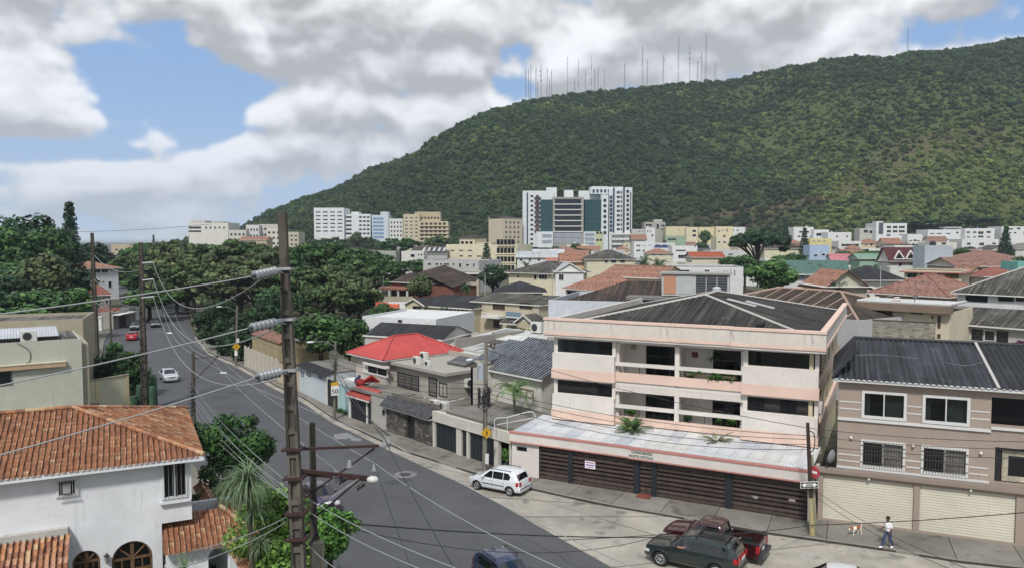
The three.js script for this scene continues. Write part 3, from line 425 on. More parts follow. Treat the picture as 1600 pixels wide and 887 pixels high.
  // dish on the roof
  const dish=thing('satellite_dish', 'dark satellite dish on the corrugated roof of the peach banded block', 'dish', B.w(13.8,10.62,-.9).toArray(),.4);const dg=new THREE.SphereGeometry(.62,20,8,0,6.283,0,.75);dg.rotateX(Math.PI*.72);dg.translate(0,.75,0);part('reflector', dg, mat(0x3c3d3e, null, .6,{ side: DS }),dish);part('mast', [bar([0,-.4,0],[0,.5,0],.03),bar([0,.5,0],[0,.55,.45],.015)],metalGrey, dish);
  const ac=acUnit(B, X1 - .1,5.3,-1.6,Math.PI/2,.8,.7,.5);
  part('bracket', bx(-.4,.4,-.06,0,-.25,.25),metalGrey, ac);
  // balcony plants
  const f=rng(9),lc=[0x3f6b2c, 0x55803a, 0x2f5424];
  const vine=(x0,x1,y, n, k)=>{ const p=B.w((x0+x1)/2,y, -.02);const L=[];for (let i=0;i<n;i++) L.push([rr(x0 - (x0+x1)/2,x1 - (x0+x1)/2,f),rr(-.35,.2,f),rr(-.1,.15,f),rr(.12,.28,f)]);const o=thing('trailing_plant', k, 'plant', p.toArray(),B.rotation.y);part('foliage', leafGeo(f, L, 420,.14,lc),LEAF, o);const bxg=bx(x0 - (x0+x1)/2,x1 - (x0+x1)/2,-.16,.02,-.16,.1);part('planter', bxg, mat(0x5a4a3d, null, .9),o);};
  vine(9.2,12.6,7.55,22,'green plants trailing over the upper balcony rail in a long planter');
  const pot=(x, fl, z, r, k)=>{ const o=thing('potted_plant', k, 'plant', B.w(x, fl+.12,z).toArray(),0,'potted plants on the balconies');const L=lumpsIn(f, 6,r*.6,r*.5,r*.6,r*.35,r*.6); L.forEach(l=>l[1] += .55+r*.5);part('foliage', leafGeo(f, L, 200,.13,lc),LEAF, o);const pg=new THREE.CylinderGeometry(.2,.15,.42,12);pg.translate(0,.21,0);part('pot', pg, mat(0x8a5238,'stone', .9),o);};
  for (const [x, fl, r] of [[4.9,3.35,.5],[9.2,3.35,.42],[12.2,3.35,.5],[11.4,3.35,.35],[9.3,6.45,.5],[12.4,6.45,.45]]) pot(x, fl, -.9,r, 'small leafy pot plant standing on a balcony behind the rail');
  const hb=thing('hanging_basket', 'hanging fern in a basket under the upper balcony ceiling', 'plant', B.w(10.7,8.35,-1.6).toArray());fronds(hb, 26,.8,lc, f, .1,{ w: .09,up1: .9,droop: 2.4 });part('hanger', bar([0,.1,0],[0,.93,0],.01),ironBlack, hb);
  for (const [x, y] of [[4.75,8.9],[9.35,8.6]]) { const p=tag(part('wall_picture', bx(-.22,.22,-.2,.2,0,.04),x<6 ? mat(0x9a8e78,null, .8) : mat(0x7b3a3f, null, .8),scene),x<6 ? 'small pale framed picture on the left balcony wall' : 'small red framed picture on the right balcony wall', 'picture');p.position.copy(B.w(x, y, bz+.002));p.rotation.y=B.rotation.y;}
  // fan palms between carport roof and block
  plantTuft('palm_shrub', 'bushy green palm rising behind the left half of the carport roof', 'palm', B.w(5.6,2.9,.9).toArray(),46,1.7,[0x53703a, 0x6d8a4e, 0x405a30],{ leaflet: .3,seed: 4,up1: 1.45,droop: 1.3,w: .05,base: .2 });
  plantTuft('palm_shrub', 'low spreading palm with dry fronds behind the carport roof ridge', 'palm', B.w(11.6,2.7,.8).toArray(),34,1.5,[0x77794e, 0x8a8a60,0x5b6a3c],{ leaflet: .26,seed: 8,up1: 1.2,droop: 1.2,w: .05,base: .2 });

  // ---- carport with slatted gates
  const C=facade('carport', 'long carport with pale corrugated roof and brown slatted gates', 'carport', gA, gB);
  const W=C.W, fx=u=>C.q(u, 760)[0];
  const slatM=[mat(0x5a4a43,'bark', .8),mat(0x63534b, 'bark', .8),mat(0x52443e, 'bark', .8)],navy=mat(0x1d242c, 'plaster', .55);
  const gate=(u0,u1,name, lab)=>{ const a=fx(u0),b=fx(u1),G=new THREE.Group(); G.name=name; G.userData.label=lab; C.add(G);const n=8,h=2.28/n;for (let i=0;i<n;i++) part('slat', bx(a+.02,b - .02,.06+i*h, .06+i*h+h*.58,-.1,-.045 - (i % 3)*.006),slatM[i % 3],G);for (const q of [a, b - .05]) part('gate_frame', bx(q, q+.05,.04,2.36,-.1,-.02),navy, G);return G;};
  gate(842,888,'gate', 'narrow brown slatted gate beside the white end wall');gate(894,991,'gate', 'brown slatted gate carrying a white notice');gate(1025,1134,'gate', 'brown slatted gate right of the doorway');gate(1144,1262,'gate', 'brown slatted gate carrying a small house number');
  for (const [u0,u1] of [[888,894],[991,999],[1019,1025],[1134,1144]]) part('post', bx(fx(u0)+.001,fx(u1) - .001,0,2.4,-.16,.02),navy, C);
  const dr=gate(999,1019,'doorway', 'dark entrance door up one red step');part('step', bx(fx(999),fx(1019),-.1,.1,.03,.7),mat(0x9c5440,'stone', .85),dr);
  // end wall on the left with a slot window
  const e0=C.q(800,740)[0];
  part('end_wall', wallGeo(e0,-.001,-.1,2.42,[[e0+.35,e0+1.2,1.75,2.1]],.25,0),cream, C);unitBox('slot_window', glass, C, e0+.35,e0+1.2,1.75,2.1,-.2,-.15);
  part('end_wall', bx(W+.001,W+.22,-.1,2.42,-4.3,.02),cream, C);part('end_wall', bx(e0 - .02,e0+.2,-.1,2.42,-4.2,-.26),cream, C);
  // fascia: cream beam edged with rose mouldings, its right length stands forward
  const rose=mat(0xb98079,'plaster', .8);const sx=fx(984);
  for (const [a, b, z] of [[e0 - .1,sx, .22],[sx, W+.3,.36]]) { part('fascia', bx(a, b, 2.5,3.06,z - .3,z),cream, C);part('fascia_moulding', bx(a - .015,b+.015,3.06,3.17,z - .32,z+.04),rose, C);part('fascia_moulding', bx(a - .01,b+.01,2.41,2.5,z - .31,z+.03),rose, C);}
  part('lintel', bx(e0,W, 2.43,2.52,-.2,-.08),navy, C);
  // sheet roof laid in two courses, each sheet on its own
  const tones=[mat(0xd0d3d6,'sheet', .6),mat(0xdadcdd, 'sheet', .6),mat(0xc0c5cc, 'sheet', .55),mat(0xd2d2ce, 'sheet', .7),mat(0xaeb3bc, 'sheet', .6)],fr=rng(31);
  const n=21,sw=(W+.2 - e0)/n, z0=.0,sh=corr([0,0,0],[sw - .01,0,0],[0,.07,-2.55],undefined, undefined, .2,.022,6),sh2=corr([0,0,0],[sw - .01,0,0],[0,.07,-2.75],undefined, undefined, .2,.022,6);
  for (let c=0;c<2;c++) for (let i=0;i<n;i++) { const o=part('roof_sheet', c ? sh2 : sh, tones[Math.floor(fr()*fr()*5)],C);o.position.set(e0+i*sw, 3.16+c*.07+(i % 2)*.004,z0 - c*2.45+(c ? rr(-.05,.05,fr) : 0));}
  part('roof_beam', [bx(e0,W, 2.98,3.08,-2.6,-2.45),bx(e0,W, 3.06,3.14,-4.95,-4.8)],rustBrown, C);part('gutter_curb', bx(e0,W+.2,2.8,3.1,-5.45,-5.2),creamGrimy, C);
  // lettering on the fascia, a notice and number plates
  const { FontLoader }=await import('three/addons/loaders/FontLoader.js');const { TextGeometry }=await import('three/addons/geometries/TextGeometry.js');
  const font=await new FontLoader().loadAsync('fonts/droid/droid_serif_bold.typeface.json');
  globalThis.__font=font;
  const put=(t, s, x, y)=>{ const g=new TextGeometry(t, { font, size: s, depth: .02,curveSegments: 3 });g.computeBoundingBox();g.translate(x, y, .362);return g;};
  part('lettering', put('CONDOMINIO', .145,sx+.22,2.84),ironBlack, C, 'dark raised letters reading CONDOMINIO');part('lettering', put('SANTA CECILIA', .15,sx+.05,2.58),ironBlack, C, 'dark raised letters reading SANTA CECILIA');
  const sg=C.rect(914,719,930,733);const nt=thing('notice_board', 'white notice with red lines fixed to the slatted gate', 'sign', C.w((sg[0]+sg[1])/2,sg[2],-.03).toArray(),C.rotation.y);const nw=(sg[1] - sg[0])/2,nh=sg[3] - sg[2];part('panel', bx(-nw, nw, 0,nh, 0,.02),mat(0xd9d6dc, null, .6),nt);part('printed_band', [bx(-nw*.85,nw*.85,nh*.72,nh*.86,.02,.023),bx(-nw*.6,nw*.6,nh*.14,nh*.24,.02,.023)],mat(0xa45a78,null, .7),nt);part('printed_band', [bx(-nw*.8,nw*.8,nh*.36,nh*.58,.02,.023)],mat(0x8d83a8,null, .7),nt);
  const gn=(t, u, v, s)=>{ const p=C.q(u, v);const g=new TextGeometry(t, { font, size: s, depth: .015,curveSegments: 2 });g.translate(p[0],p[1],-.04);return g;};
  part('house_number', gn('700', 1175,778,.16),mat(0xb8b2a8,null, .6),C);
  const pl=C.rect(1233,779,1243,784);part('number_plate', bx(pl[0],pl[1],pl[2],pl[3],-.045,-.02),mat(0x8e8a86,null, .6),C);
  // handrail at the left end of the carport roof
  const hr=thing('handrail', 'white tubular handrail at the left end of the carport roof', 'handrail', C.w(e0 - .9,2.9,-1.2).toArray(),C.rotation.y);part('rail', [tube([[-.6,.1,1.0],[-.6,.9,1.0],[.2,1.05,.6],[1.6,1.25,-.9],[1.7,.4,-1]],.035,30),bar([.2,.1,.6],[.2,1.05,.6],.03),bar([-.5,.5,.95],[1.6,.85,-.9],.025)],mat(0xc9cbcb, null, .5),hr);
}
// ---------------------------------------------------------------- brown house with white shutters
{
  const A=onGround(1282,812,Y0),Bq=onGround(1590,853,Y0);
  const H=facade('brown_house', 'brown two-storey house with white framed windows over wide cream garage shutters', 'building', A, Bq);
  const taupe=mat(0x9d8f85,'plaster', .85),taupeG=mat(0x8f837b, 'grimy', .88),W=17,zf = -.55,trim=mat(0xcfd0d0,'plaster', .7);
  const wins=[[2.25,4.4],[5.45,7.6]];
  part('garage_wall', wallGeo(-.15,W, -.14,3.0,[[.12,4.98,.12,2.78],[5.28,10.0,.12,2.78],[11.2,12.2,.12,2.3]],.3,0),taupe, H);
  part('ledge', bx(-.4,W+.1,2.99,3.2,-.4,.22),taupeG, H);part('roof_terrace', bx(-.3,W, 2.9,3.0,zf - .2,-.3),concreteM, H);
  for (const [a, b] of [[.12,4.98],[5.28,10.0]]) { const d=part('garage_shutter', bx(a, b, .1,2.8,-.2,-.17),mat(0xc9c5b6,'plaster', .7),H);const n=17;const gs=[];for (let i=0;i<n;i++) { const y=.13+i*2.64/n;gs.push(bx(a+.03,b - .03,y, y+2.64/n - .025,-.17,-.145));} part('shutter_slats', gs, mat(0xd2cebf, 'plaster', .65),d);part('shutter_seal', bx(a, b, .0,.1,-.24,-.15),ironBlack, d);}
  part('door', bx(11.2,12.2,-.1,2.3,-.2,-.14),ironBlack, H);
  // upper wall with openings
  const holes=[];for (const [a, b] of wins) { holes.push([a, b, 6.45,7.86],[a, b, 3.48,4.92]);}
  holes.push([8.75,12.5,6.55,8.1],[9.0,12.0,3.3,5.3]);
  part('upper_wall', wallGeo(.85,W, 3.0,8.6,holes, .3,zf),taupe, H);
  part('side_wall', bx(.85,1.1,0,8.6,-9.5,zf - .301),taupeG, H);part('rear_wall', bx(1.1,W, 0,8.6,-9.5,-9.25),taupeG, H);part('upper_floor', bx(1.1,W - .2,5.6,5.75,-9.2,zf - .31),concreteM, H);
  const gs=mat(0x4a4640,'bark', .8);
  for (const [a, b] of wins) { windowPart(H, a - .12,b+.12,6.33,7.98,zf, { f: .15,frame: trim, n: 2,mf: .06,panes: [tintGlass, tintGlass],proud: .06,deep: .14 });part('curtain', corr([a+1.15,6.45,zf - .35],[b - .05,6.45,zf - .35],[0,1.4,0],undefined, undefined, .13,.03),mat(0x9a8f80,null, .9,{ side: DS }),H);part('curtain', corr([a+.05,6.45,zf - .35],[a+.35,6.45,zf - .35],[0,1.4,0],undefined, undefined, .13,.03),mat(0x9a8f80,null, .9,{ side: DS }),H);windowPart(H, a - .12,b+.12,3.36,5.04,zf, { f: .15,frame: trim, n: 2,mf: .06,panes: [glass, mat(0x8f8b86,'bark', .7)],proud: .06,deep: .14,bars: .17,barM: mat(0x3a3634,null, .6),cross: [.2,.5,.8] });}
  // loggia openings at the right end
  part('loggia_wall', [bx(8.5,12.8,6.3,8.3,zf - 2.2,zf - 2.1)],taupe, H);unitBox('loggia_glass', glass, H, 8.8,12.45,6.6,8.05,zf - .9,zf - .86);windowPart(H, 9.4,12.0,3.35,5.1,zf - .35,{ f: .3,frame: mat(0xc9c2ac, 'stone', .8),n: 2,mf: .1 });
  part('loggia_frame', wallGeo(8.7,12.6,3.2,5.4,[[9.35,12.05,3.3,5.12]],.1,zf - .3),ironBlack, H);
  // string course and short white bands between the windows
  part('string_course', bx(.84,8.75,6.12,6.28,zf - .01,zf+.12),trim, H);part('string_course', bx(8.75,W, 6.3,6.44,zf - .01,zf+.12),trim, H);part('sill_band', bx(.84,8.75,3.2,3.32,zf - .01,zf+.08),trim, H);
  for (const y of [6.78,7.2]) for (const [a, b] of [[.9,2.1],[4.55,5.3],[7.75,8.7]]) part('wall_band', bx(a, b, y, y+.07,zf - .005,zf+.025),trim, H);
  for (const y of [3.62,4.0]) for (const [a, b] of [[.9,2.1],[4.55,5.3],[7.75,8.7]]) part('wall_band', bx(a, b, y, y+.07,zf - .005,zf+.025),trim, H);
  for (const [x, y] of [[1.6,5.1],[4.9,4.95],[8.3,4.9]]) { const b=new THREE.SphereGeometry(.09,10,8);b.translate(x, y, zf+.12);part('wall_lamp', [b, bx(x - .05,x+.05,y - .04,y+.04,zf, zf+.06)],white, H);}
  for (const x of [2.6,7.8]) { const b=new THREE.SphereGeometry(.08,10,8);b.translate(x, 2.86,.1);part('wall_lamp', [b, bx(x - .05,x+.05,2.86,2.95,0,.06)],white, H);}
  // roof, fibre-cement sheets with a hipped left end
  const rm=mat(0x3f434b, 'roofdark', .8),y=8.62;part('eave_board', bx(.55,W, 8.48,8.66,zf+.35,zf+.45),trim, H);part('eave_soffit', bx(.85,W, 8.6,8.64,zf - .3,zf+.35),white, H);
  part('roof_slope', corr([.5,y, zf+.5],[9.0,y, zf+.5],[0,1.5,-8.6],s=>Math.min(1,s/.15+.02),undefined, .3,.045,6,3),rm, H);part('roof_slope', corr([9.02,y+.03,zf+.5],[W, y+.03,zf+.5],[0,1.5,-8.6],undefined, undefined, .3,.045,6,3),mat(0x2f3237,'roofdark', .85),H);
  part('roof_slope', corr([.5,y, -9.8],[.5,y, zf+.5],[1.3,1.5,0],s=>Math.min(1,(1 - s)*9+.02),undefined, .3,.045,4),rm, H);part('roof_slope', corr([W, y, -17],[1.8,y, -17],[0,1.5,8.3],undefined, undefined, .3,.045,4),rm, H);
  part('ridge_cap', bar([1.75,y+1.54,-8.65],[W, y+1.54,-8.65],.12,7),rm, H);part('ridge_cap', beam([9.0,y+.1,zf+.4],[9.0,y+1.59,-8.6],.16,.06),ridgeWhite, H);part('hip_cap', beam([.5,y+.06,zf+.5],[1.78,y+1.55,-8.1],.14,.08),rm, H);
  part('gutter_wire', [tube([[1.2,9.45,-4.4],[3.2,9.6,-4.6],[5.4,9.55,-4.2]],.012,16,4),tube([[6.8,9.45,-3.8],[7.8,9.4,-3.4],[8.8,9.6,-3.9]],.012,16,4)],metalGrey, H);
  // dish and clutter on the neighbouring terrace corner
  const dish=thing('satellite_dish', 'grey satellite dish on a stand at the corner of the brown house ledge', 'dish', H.w(.25,3.2,-.2).toArray(),.7);const dg=new THREE.SphereGeometry(.6,20,8,0,6.283,0,.8);dg.rotateX(Math.PI*.35+.6);dg.translate(0,.8,-.1);part('reflector', dg, mat(0x75777a, null, .5,{ side: DS }),dish);part('stand', [bar([-.3,0,.2],[0,.8,0],.025),bar([.3,0,.2],[0,.8,0],.025),bar([0,0,-.3],[0,.8,0],.025),bar([0,.8,.1],[0,.75,.6],.015)],ironBlack, dish);
}
// ---------------------------------------------------------------- generic house from a front line
const clay=mat(0xa97e6a, 'tile', .9),clayPink=mat(0x9c776a, 'tile', .9),clayRed=mat(0x9c6457,'tile', .85),roofGrey=mat(0x66645f, 'roofdark', .95),roofBlack=mat(0x34363b, 'roofdark', .85),roofBrown=mat(0x54483f, 'roofdark', .95),deckGrey=mat(0x8b8984,'concrete', .95);
const wallCol={};const wc=(c, t = 'plaster')=>mat(c, t, .86);
const winFar=mat(0x1b1f24,null, .15),winBrown=mat(0x3a2f28,null, .3),winBlue=mat(0x274352,null, .1);
// o: u0,u1 pixel ends of the front at depth d (number or [left,right]);vt pixel row of the eave; D depth of the house
function house(name, label, o) {
  const dL=Array.isArray(o.d) ? o.d[0] : o.d, dR=Array.isArray(o.d) ? o.d[1] : o.d;const a=atDepth(o.u0,o.vt, dL),b=atDepth(o.u1,o.vt, dR);const gy=o.base ?? Math.min(T(a.x, dL),T(b.x, dR)) - .1;
  const H=facade(name, label, o.cat || 'house', new THREE.Vector3(a.x, gy, a.z),new THREE.Vector3(b.x, gy, b.z),o.group); H.top=a.y - gy;const W=H.W, D=o.D || W*.8,h=H.top, wm=typeof o.wall === 'number' ? wc(o.wall, o.tex) : (o.wall || white);
  part('wall', bx(0,W, 0,h, -D, 0),wm, H);
  const r=o.roof || 'flat', ov=o.ov ?? .35,rm=o.rm || clay;
  if (r === 'flat') { const t=o.lip ?? .5;part('roof_deck', bx(.16,W - .16,h, h+.04,-D+.16,-.16),o.rm || deckGrey, H);if (t>0) { part('parapet', [bx(0,W, h, h+t, -.15,.0),bx(0,W, h, h+t, -D, -D+.15),bx(0,.15,h, h+t, -D+.151,-.151),bx(W - .15,W, h, h+t, -D+.151,-.151)],wm, H);} if (o.eave) part('eave_slab', bx(-o.eave, W+o.eave, h - .18,h - .002,-D, o.eave),o.eaveM || wm, H);}
  else { part('eave_board', bx(-ov, W+ov, h - .14,h - .01,-D - ov, ov),o.eaveM || white, H);if (r === 'hip') hipRoof(H, -ov, W+ov, -D - ov, ov, h, o.rise || 1.5,rm, { pitch: o.pitch || .3,amp: .03,seg: 4,cap: o.cap, capR: .09,rows: 1 });else if (r === 'gx') gableRoof(H, 0,W, -D, 0,h, o.rise || 1.5,rm, { pitch: o.pitch || .3,seg: 4,ov, cap: o.cap, wall: wm });else if (r === 'gz') gableRoof(H, 0,W, -D, 0,h, o.rise || 1.5,rm, { dir: 'z', pitch: o.pitch || .3,seg: 4,ov, cap: o.cap, wall: wm, barge: o.barge });else if (r === 'shed') { part('roof_slope', corr([-ov, h+.03,ov],[W+ov, h+.03,ov],[0,o.rise || .8,-D - 2*ov],undefined, undefined, o.pitch || .3,.03,4),rm, H);part('shed_wall', [bx(.1,W - .1,h - .01,h+(o.rise || .8)*.9,-D, -D+.15)],wm, H);} }
  for (const w of o.wins || []) { const q=H.rect(w[0],w[1],w[2],w[3],0);const fx=w[5] || o.fm || white;if (w[4] === 'door') { unitBox('door', fx, H, q[0],q[1],q[2],q[3],-.02,.05);continue;} windowPart(H, q[0],q[1],q[2],q[3],.035,{ f: o.f ?? .07,frame: fx, n: w[4] || 1,proud: .04,deep: .045,glass: w[6] || o.gl || winFar });}
  if (o.grid) { const [x0,x1,y0,y1,nc, nr, fw=.6,fh=.5]=o.grid;for (let j=0;j<nr;j++) for (let i=0;i<nc;i++) { if (o.skip && o.skip(i, j)) continue;const cw=(x1 - x0)/nc, ch=(y1 - y0)/nr, cx=(x0+(i+.5)*cw)*W, cy=(y0+(j+.5)*ch)*h;const f=part('window', bx(cx - cw*W*fw/2,cx+cw*W*fw/2,cy - ch*h*fh/2,cy+ch*h*fh/2,.004,.05),o.fm || white, H);unitBox('pane', o.gl || winFar, f, cx - cw*W*fw/2+.08,cx+cw*W*fw/2 - .08,cy - ch*h*fh/2+.08,cy+ch*h*fh/2 - .08,.045,.06);} }
  for (const b2 of o.bands || []) { const q=H.rect(b2[0],b2[1],b2[2],b2[3],0);part(b2[5] || 'band', bx(q[0],q[1],q[2],q[3],-.01,b2[6] || .12),typeof b2[4] === 'number' ? wc(b2[4]) : b2[4],H);}
  return H;
}
function roofAc(label, p, ry=.3,s=1) { const g=thing('air_conditioner', label, 'air conditioner', p.toArray ? p.toArray() : p, ry);acUnit(null, 0,0,0,0,.95*s, .75*s, .4*s, g);return g;}
// ---------------------------------------------------------------- the row of houses along the right-hand pavement
{
  const A=onGround(604,672,Y0),Bq=onGround(798,738,Y0),dir=Bq.clone().sub(A).normalize(),bk=[dir.z * -1 * -1,-dir.x];if (bk[1]>0) { bk[0] *= -1;bk[1] *= -1;}
  // --- grey house with stone-clad street wall
  const S=facade('grey_house', 'grey flat-roofed house with a rough stone street wall and dark tiled canopy', 'house', A, Bq);
  const sq=u=>S.q(u, 700)[0];const xs=sq(677);
  const stoneBase=mat(0x45433f, 'stone', .95),stones=[mat(0x77736b, 'stone', .95),mat(0x656159,'stone', .95),mat(0x8a857b, 'stone', .95),mat(0x58554f, 'stone', .95)],f=rng(55);
  const dr=[S.q(637,690)[0],S.q(647,690)[0]];
  part('street_wall', wallGeo(0,xs, 0,2.35,[[dr[0],dr[1],.02,2.0]],.25,0),stoneBase, S);unitBox('door', dark, S, dr[0],dr[1],.02,2.0,-.2,-.15);
  let sc=0;const sgeo=[0,1,2,3].map(k=>{ const g=new RoundedBoxGeometry(1,1,1,1,.12);return g;});
  for (let y=.03;y<2.25;) { const h=rr(.2,.36,f);let x=.03;while (x<xs - .1) { const w=Math.min(rr(.22,.6,f),xs - .03 - x);if (w>.08 && !(x+w>dr[0] - .02 && x<dr[1]+.02)) { const o=shade(new THREE.Mesh(sgeo[sc % 4],stones[Math.floor(f()*4)]));o.name = 'stone';o.scale.set(w - .03,Math.min(h, 2.3 - y) - .03,.1);o.position.set(x+w/2,y+h/2,.015+f()*.02);o.rotation.z=rr(-.04,.04,f); S.add(o);sc++;} x += w;} y += h;}
  // canopy of dark tiles
  part('canopy', corr([-.35,2.28,.55],[xs+.1,2.28,.55],[0,.8,-.95],undefined, undefined, .24,.03,6,3),mat(0x4a4d53,'tile', .7),S);part('canopy_soffit', bx(-.3,xs+.05,2.2,2.26,-.4,.5),white, S);
  part('terrace_parapet', bx(.2,xs+.1,2.36,3.35,-.62,-.42),mat(0x8a8276,'stone', .9),S);part('terrace_floor', bx(.0,xs+.1,2.2,2.5,-4.2,-.63),deckGrey, S);
  // upper storey
  const k=4.0,gx0=S.q(607,600,-4)[0],gx1=S.q(700,600,-4)[0],gh=4.95,gw=mat(0xa9a59e, 'grimy', .88);
  part('upper_wall', bx(gx0,gx1,0,gh, -k - 8.5,-k),gw, S);part('roof_slab', bx(gx0 - .3,gx1+.3,gh, gh+.28,-k - 8.8,-k+.5),mat(0xa3a19b, 'grimy', .9),S);part('roof_upstand', [bx(gx0 - .3,gx1+.3,gh+.28,gh+.55,-k - 8.8,-k - 8.6),bx(gx0+1.5,gx1,gh+.28,gh+.75,-k - 6.4,-k - 6.2)],gw, S);
  const wq=(u0,v0,u1,v1,o)=>{ const q=S.rect(u0,v0,u1,v1,-k);return windowPart(S, q[0],q[1],q[2],q[3],-k+.02,o);};
  wq(621,580,655,611,{ f: .08,frame: ironBlack, n: 3,bars: .16,cross: [.2,.4,.6,.8] });wq(670,588,683,620,{ f: .08,frame: ironBlack, n: 1,bars: .18 });wq(686,596,699,621,{ f: .08,frame: ironBlack, n: 2 });
  part('balcony_rail', [tube([[4.2,3.45,-1.1],[6.8,3.45,-1.1],[6.8,3.45,-3.4]],.03,20,5),bar([4.2,2.5,-1.1],[4.2,3.45,-1.1],.03),bar([5.5,2.5,-1.1],[5.5,3.45,-1.1],.03),bar([6.8,2.5,-1.1],[6.8,3.45,-1.1],.03)],white, S);
  for (const [x, lab] of [[4.7,'white air conditioner on the terrace behind the stone wall, beside the rail post'],[6.0,'white air conditioner on the terrace next to the barred doors']]) roofAc(lab, S.w(x, 2.5,-1.9),S.rotation.y);
  roofAc('white air conditioner at the front edge of the grey flat roof', S.w(S.q(646,565,-k)[0],gh+.28,-k - .4),S.rotation.y - .1);roofAc('small fan unit on the grey flat roof next to the large air conditioner', S.w(S.q(660,566,-k)[0],gh+.28,-k - .6),S.rotation.y, .7);
  { const g=acUnit(S, gx1+.26,3.7,-k - 2.2,Math.PI/2,.95,.75,.4);part('bracket', bx(-.4,.4,-.06,0,-.2,.2),metalGrey, g);}
  const skyl=thing('roof_hatch', 'dark sheet hatch propped on the grey flat roof', 'hatch', S.w(gx1 - 2.4,gh+.28,-k - 3.4).toArray(),S.rotation.y);part('lid', corr([-1.4,.15,.8],[1.4,.15,.8],[0,.5,-1.7],undefined, undefined, .2,.02),mat(0x55585c, 'sheet', .7),skyl);part('curb', bx(-1.3,1.3,0,.3,-.8,.7),deckGrey, skyl);
  // --- garages with navy panel doors, joined to the glazed-tile house
  const gA2=S.w(xs+.02,0,0),gB2=S.w(16.6,0,0);
  const Gt=facade('tile_roof_house', 'white house with glazed grey tile roof behind navy garage doors', 'house', gA2,gB2);
  const gq=u=>Gt.q(u, 715)[0],navy=mat(0x22272f, 'plaster', .5),wl=mat(0xc6c3bc, 'plaster', .85),W2=Gt.W;
  const door=(u0,u1,nm)=>{ const a=gq(u0),b=gq(u1),g=part(nm, bx(a, b, .03,2.15,-.2,-.15),navy, Gt);const n=Math.max(2,Math.round((b - a)/.42));for (let i=0;i<n;i++) { const w=(b - a)/n;part('panel', bx(a+i*w+.02,a+(i+1)*w - .02,.06,2.12,-.15,-.115 - (i % 2)*.012),navy, g);} };
  door(680,713,'garage_door');door(721,729,'door');door(733,772,'garage_door');
  for (const [u0,u1] of [[675.5,680],[713.2,720.8],[729.2,732.8],[772.3,779],[796,799]]) part('column', bx(gq(u0),gq(u1),-.1,2.15,-.28,.03),wl, Gt);
  part('recess_wall', bx(gq(779),gq(796),0,2.15,-1.3,-1.1),wl, Gt);
  part('beam', bx(-.02,W2+.1,2.152,2.95,-.4,.12),mat(0xcfccc5,'grimy', .86),Gt);part('roof_terrace', bx(0,W2+2,2.55,2.82,-6.9,-.41),deckGrey, Gt);part('terrace_upstand', [bx(1.5,W2+.1,2.951,3.1,-.38,-.2)],mat(0x6b6862,'grimy', .9),Gt);
  { const p=Gt.w((gq(779)+gq(796))/2,.05,-.5),o=thing('shrub', 'leafy shrub in the recess between navy garage and white end wall', 'shrub', p.toArray());const L=lumpsIn(f, 9,.45,.5,.4,.25,.42); L.forEach(l=>l[1] += .95);part('foliage', leafGeo(f, L, 700,.14,[0x4a6a35,0x5d8040,0x3b5a2c]),LEAF, o);part('stem', bar([0,0,0],[0,.8,0],.04),wood, o);}
  // house body
  const kz = -6.9,hx0=Gt.q(766,600,-6.9)[0],hx1=Gt.q(846,600,-6.9)[0],hh=5.55;
  part('wall', bx(hx0,hx1,0,hh, kz - 9,kz),wl, Gt);part('stair_tower', bx(Gt.q(739,620,kz+2.2)[0],hx0 - .002,0,5.9,kz - 6,kz+2.2),wl, Gt);part('tower_cap', bx(Gt.q(739,620,kz+2.2)[0] - .15,hx0+.1,5.9,6.05,kz - 6.1,kz+2.35),mat(0x6b6862,'grimy', .9),Gt);
  { const q=Gt.rect(803,603,834,622,kz);windowPart(Gt, q[0],q[1],q[2],q[3],kz+.02,{ f: .07,frame: mat(0x6a5a3c, null, .7),n: 3,panes: [glass, glass, mat(0x9a7c3e, 'bark', .7)] });}
  for (const [u0,v0,u1,v1] of [[747,605,749,637],[762,605,764,637]]) { const q=Gt.rect(u0,v0,u1,v1,kz+2.2);windowPart(Gt, q[0],q[0]+.3,q[2],q[3],kz+2.22,{ f: .04,frame: ironBlack });}
  // glazed tiles: courses of barrel tiles
  const glaze=mat(0x5f6873,'tile', .28);
  const tileRoof=(x0,x1,y0,rise, run, zf, nm)=>{ const L=Math.hypot(rise, run),rows=Math.round(L/.46),cols=Math.round((x1 - x0)/.36),g=new THREE.CylinderGeometry(.14,.18,.52,6,1,true, -Math.PI/2,Math.PI);g.rotateX(-Math.PI/2+Math.PI);const im=new THREE.InstancedMesh(g, mat(0xd6dbe1,'plaster', .25,{ side: DS }),rows*cols),m=new THREE.Matrix4(),q=new THREE.Quaternion(),sl=Math.atan2(rise, run);let i=0;for (let r=0;r<rows;r++) for (let c=0;c<cols;c++) { const t=(r+.5)/rows;q.setFromEuler(new THREE.Euler(sl+.05,0,0));m.compose(new THREE.Vector3(x0+(c+.5)*(x1 - x0)/cols, y0+rise*t+.05,zf - run*t),q, new THREE.Vector3(1,1,1));im.setMatrixAt(i, m);const v=.38+.5*f();im.setColorAt(i++, new THREE.Color(v*.95,v, v*1.08));} im.name=nm;shade(im);im.userData.kind = 'stuff'; Gt.add(im);part('roof_slope', tri([[x0,y0,zf],[x1,y0,zf],[x1,y0+rise, zf - run],[x0,y0,zf],[x1,y0+rise, zf - run],[x0,y0+rise, zf - run]]),mat(0x2a2d31,null, .8),Gt);};
  tileRoof(hx0 - .5,hx1+.5,hh+.02,2.3,5.6,kz+.5,'glazed_tiles');tileRoof(hx0 - 2.6,hx0 - .2,6.1,1.4,4.2,kz - .4,'glazed_tiles');
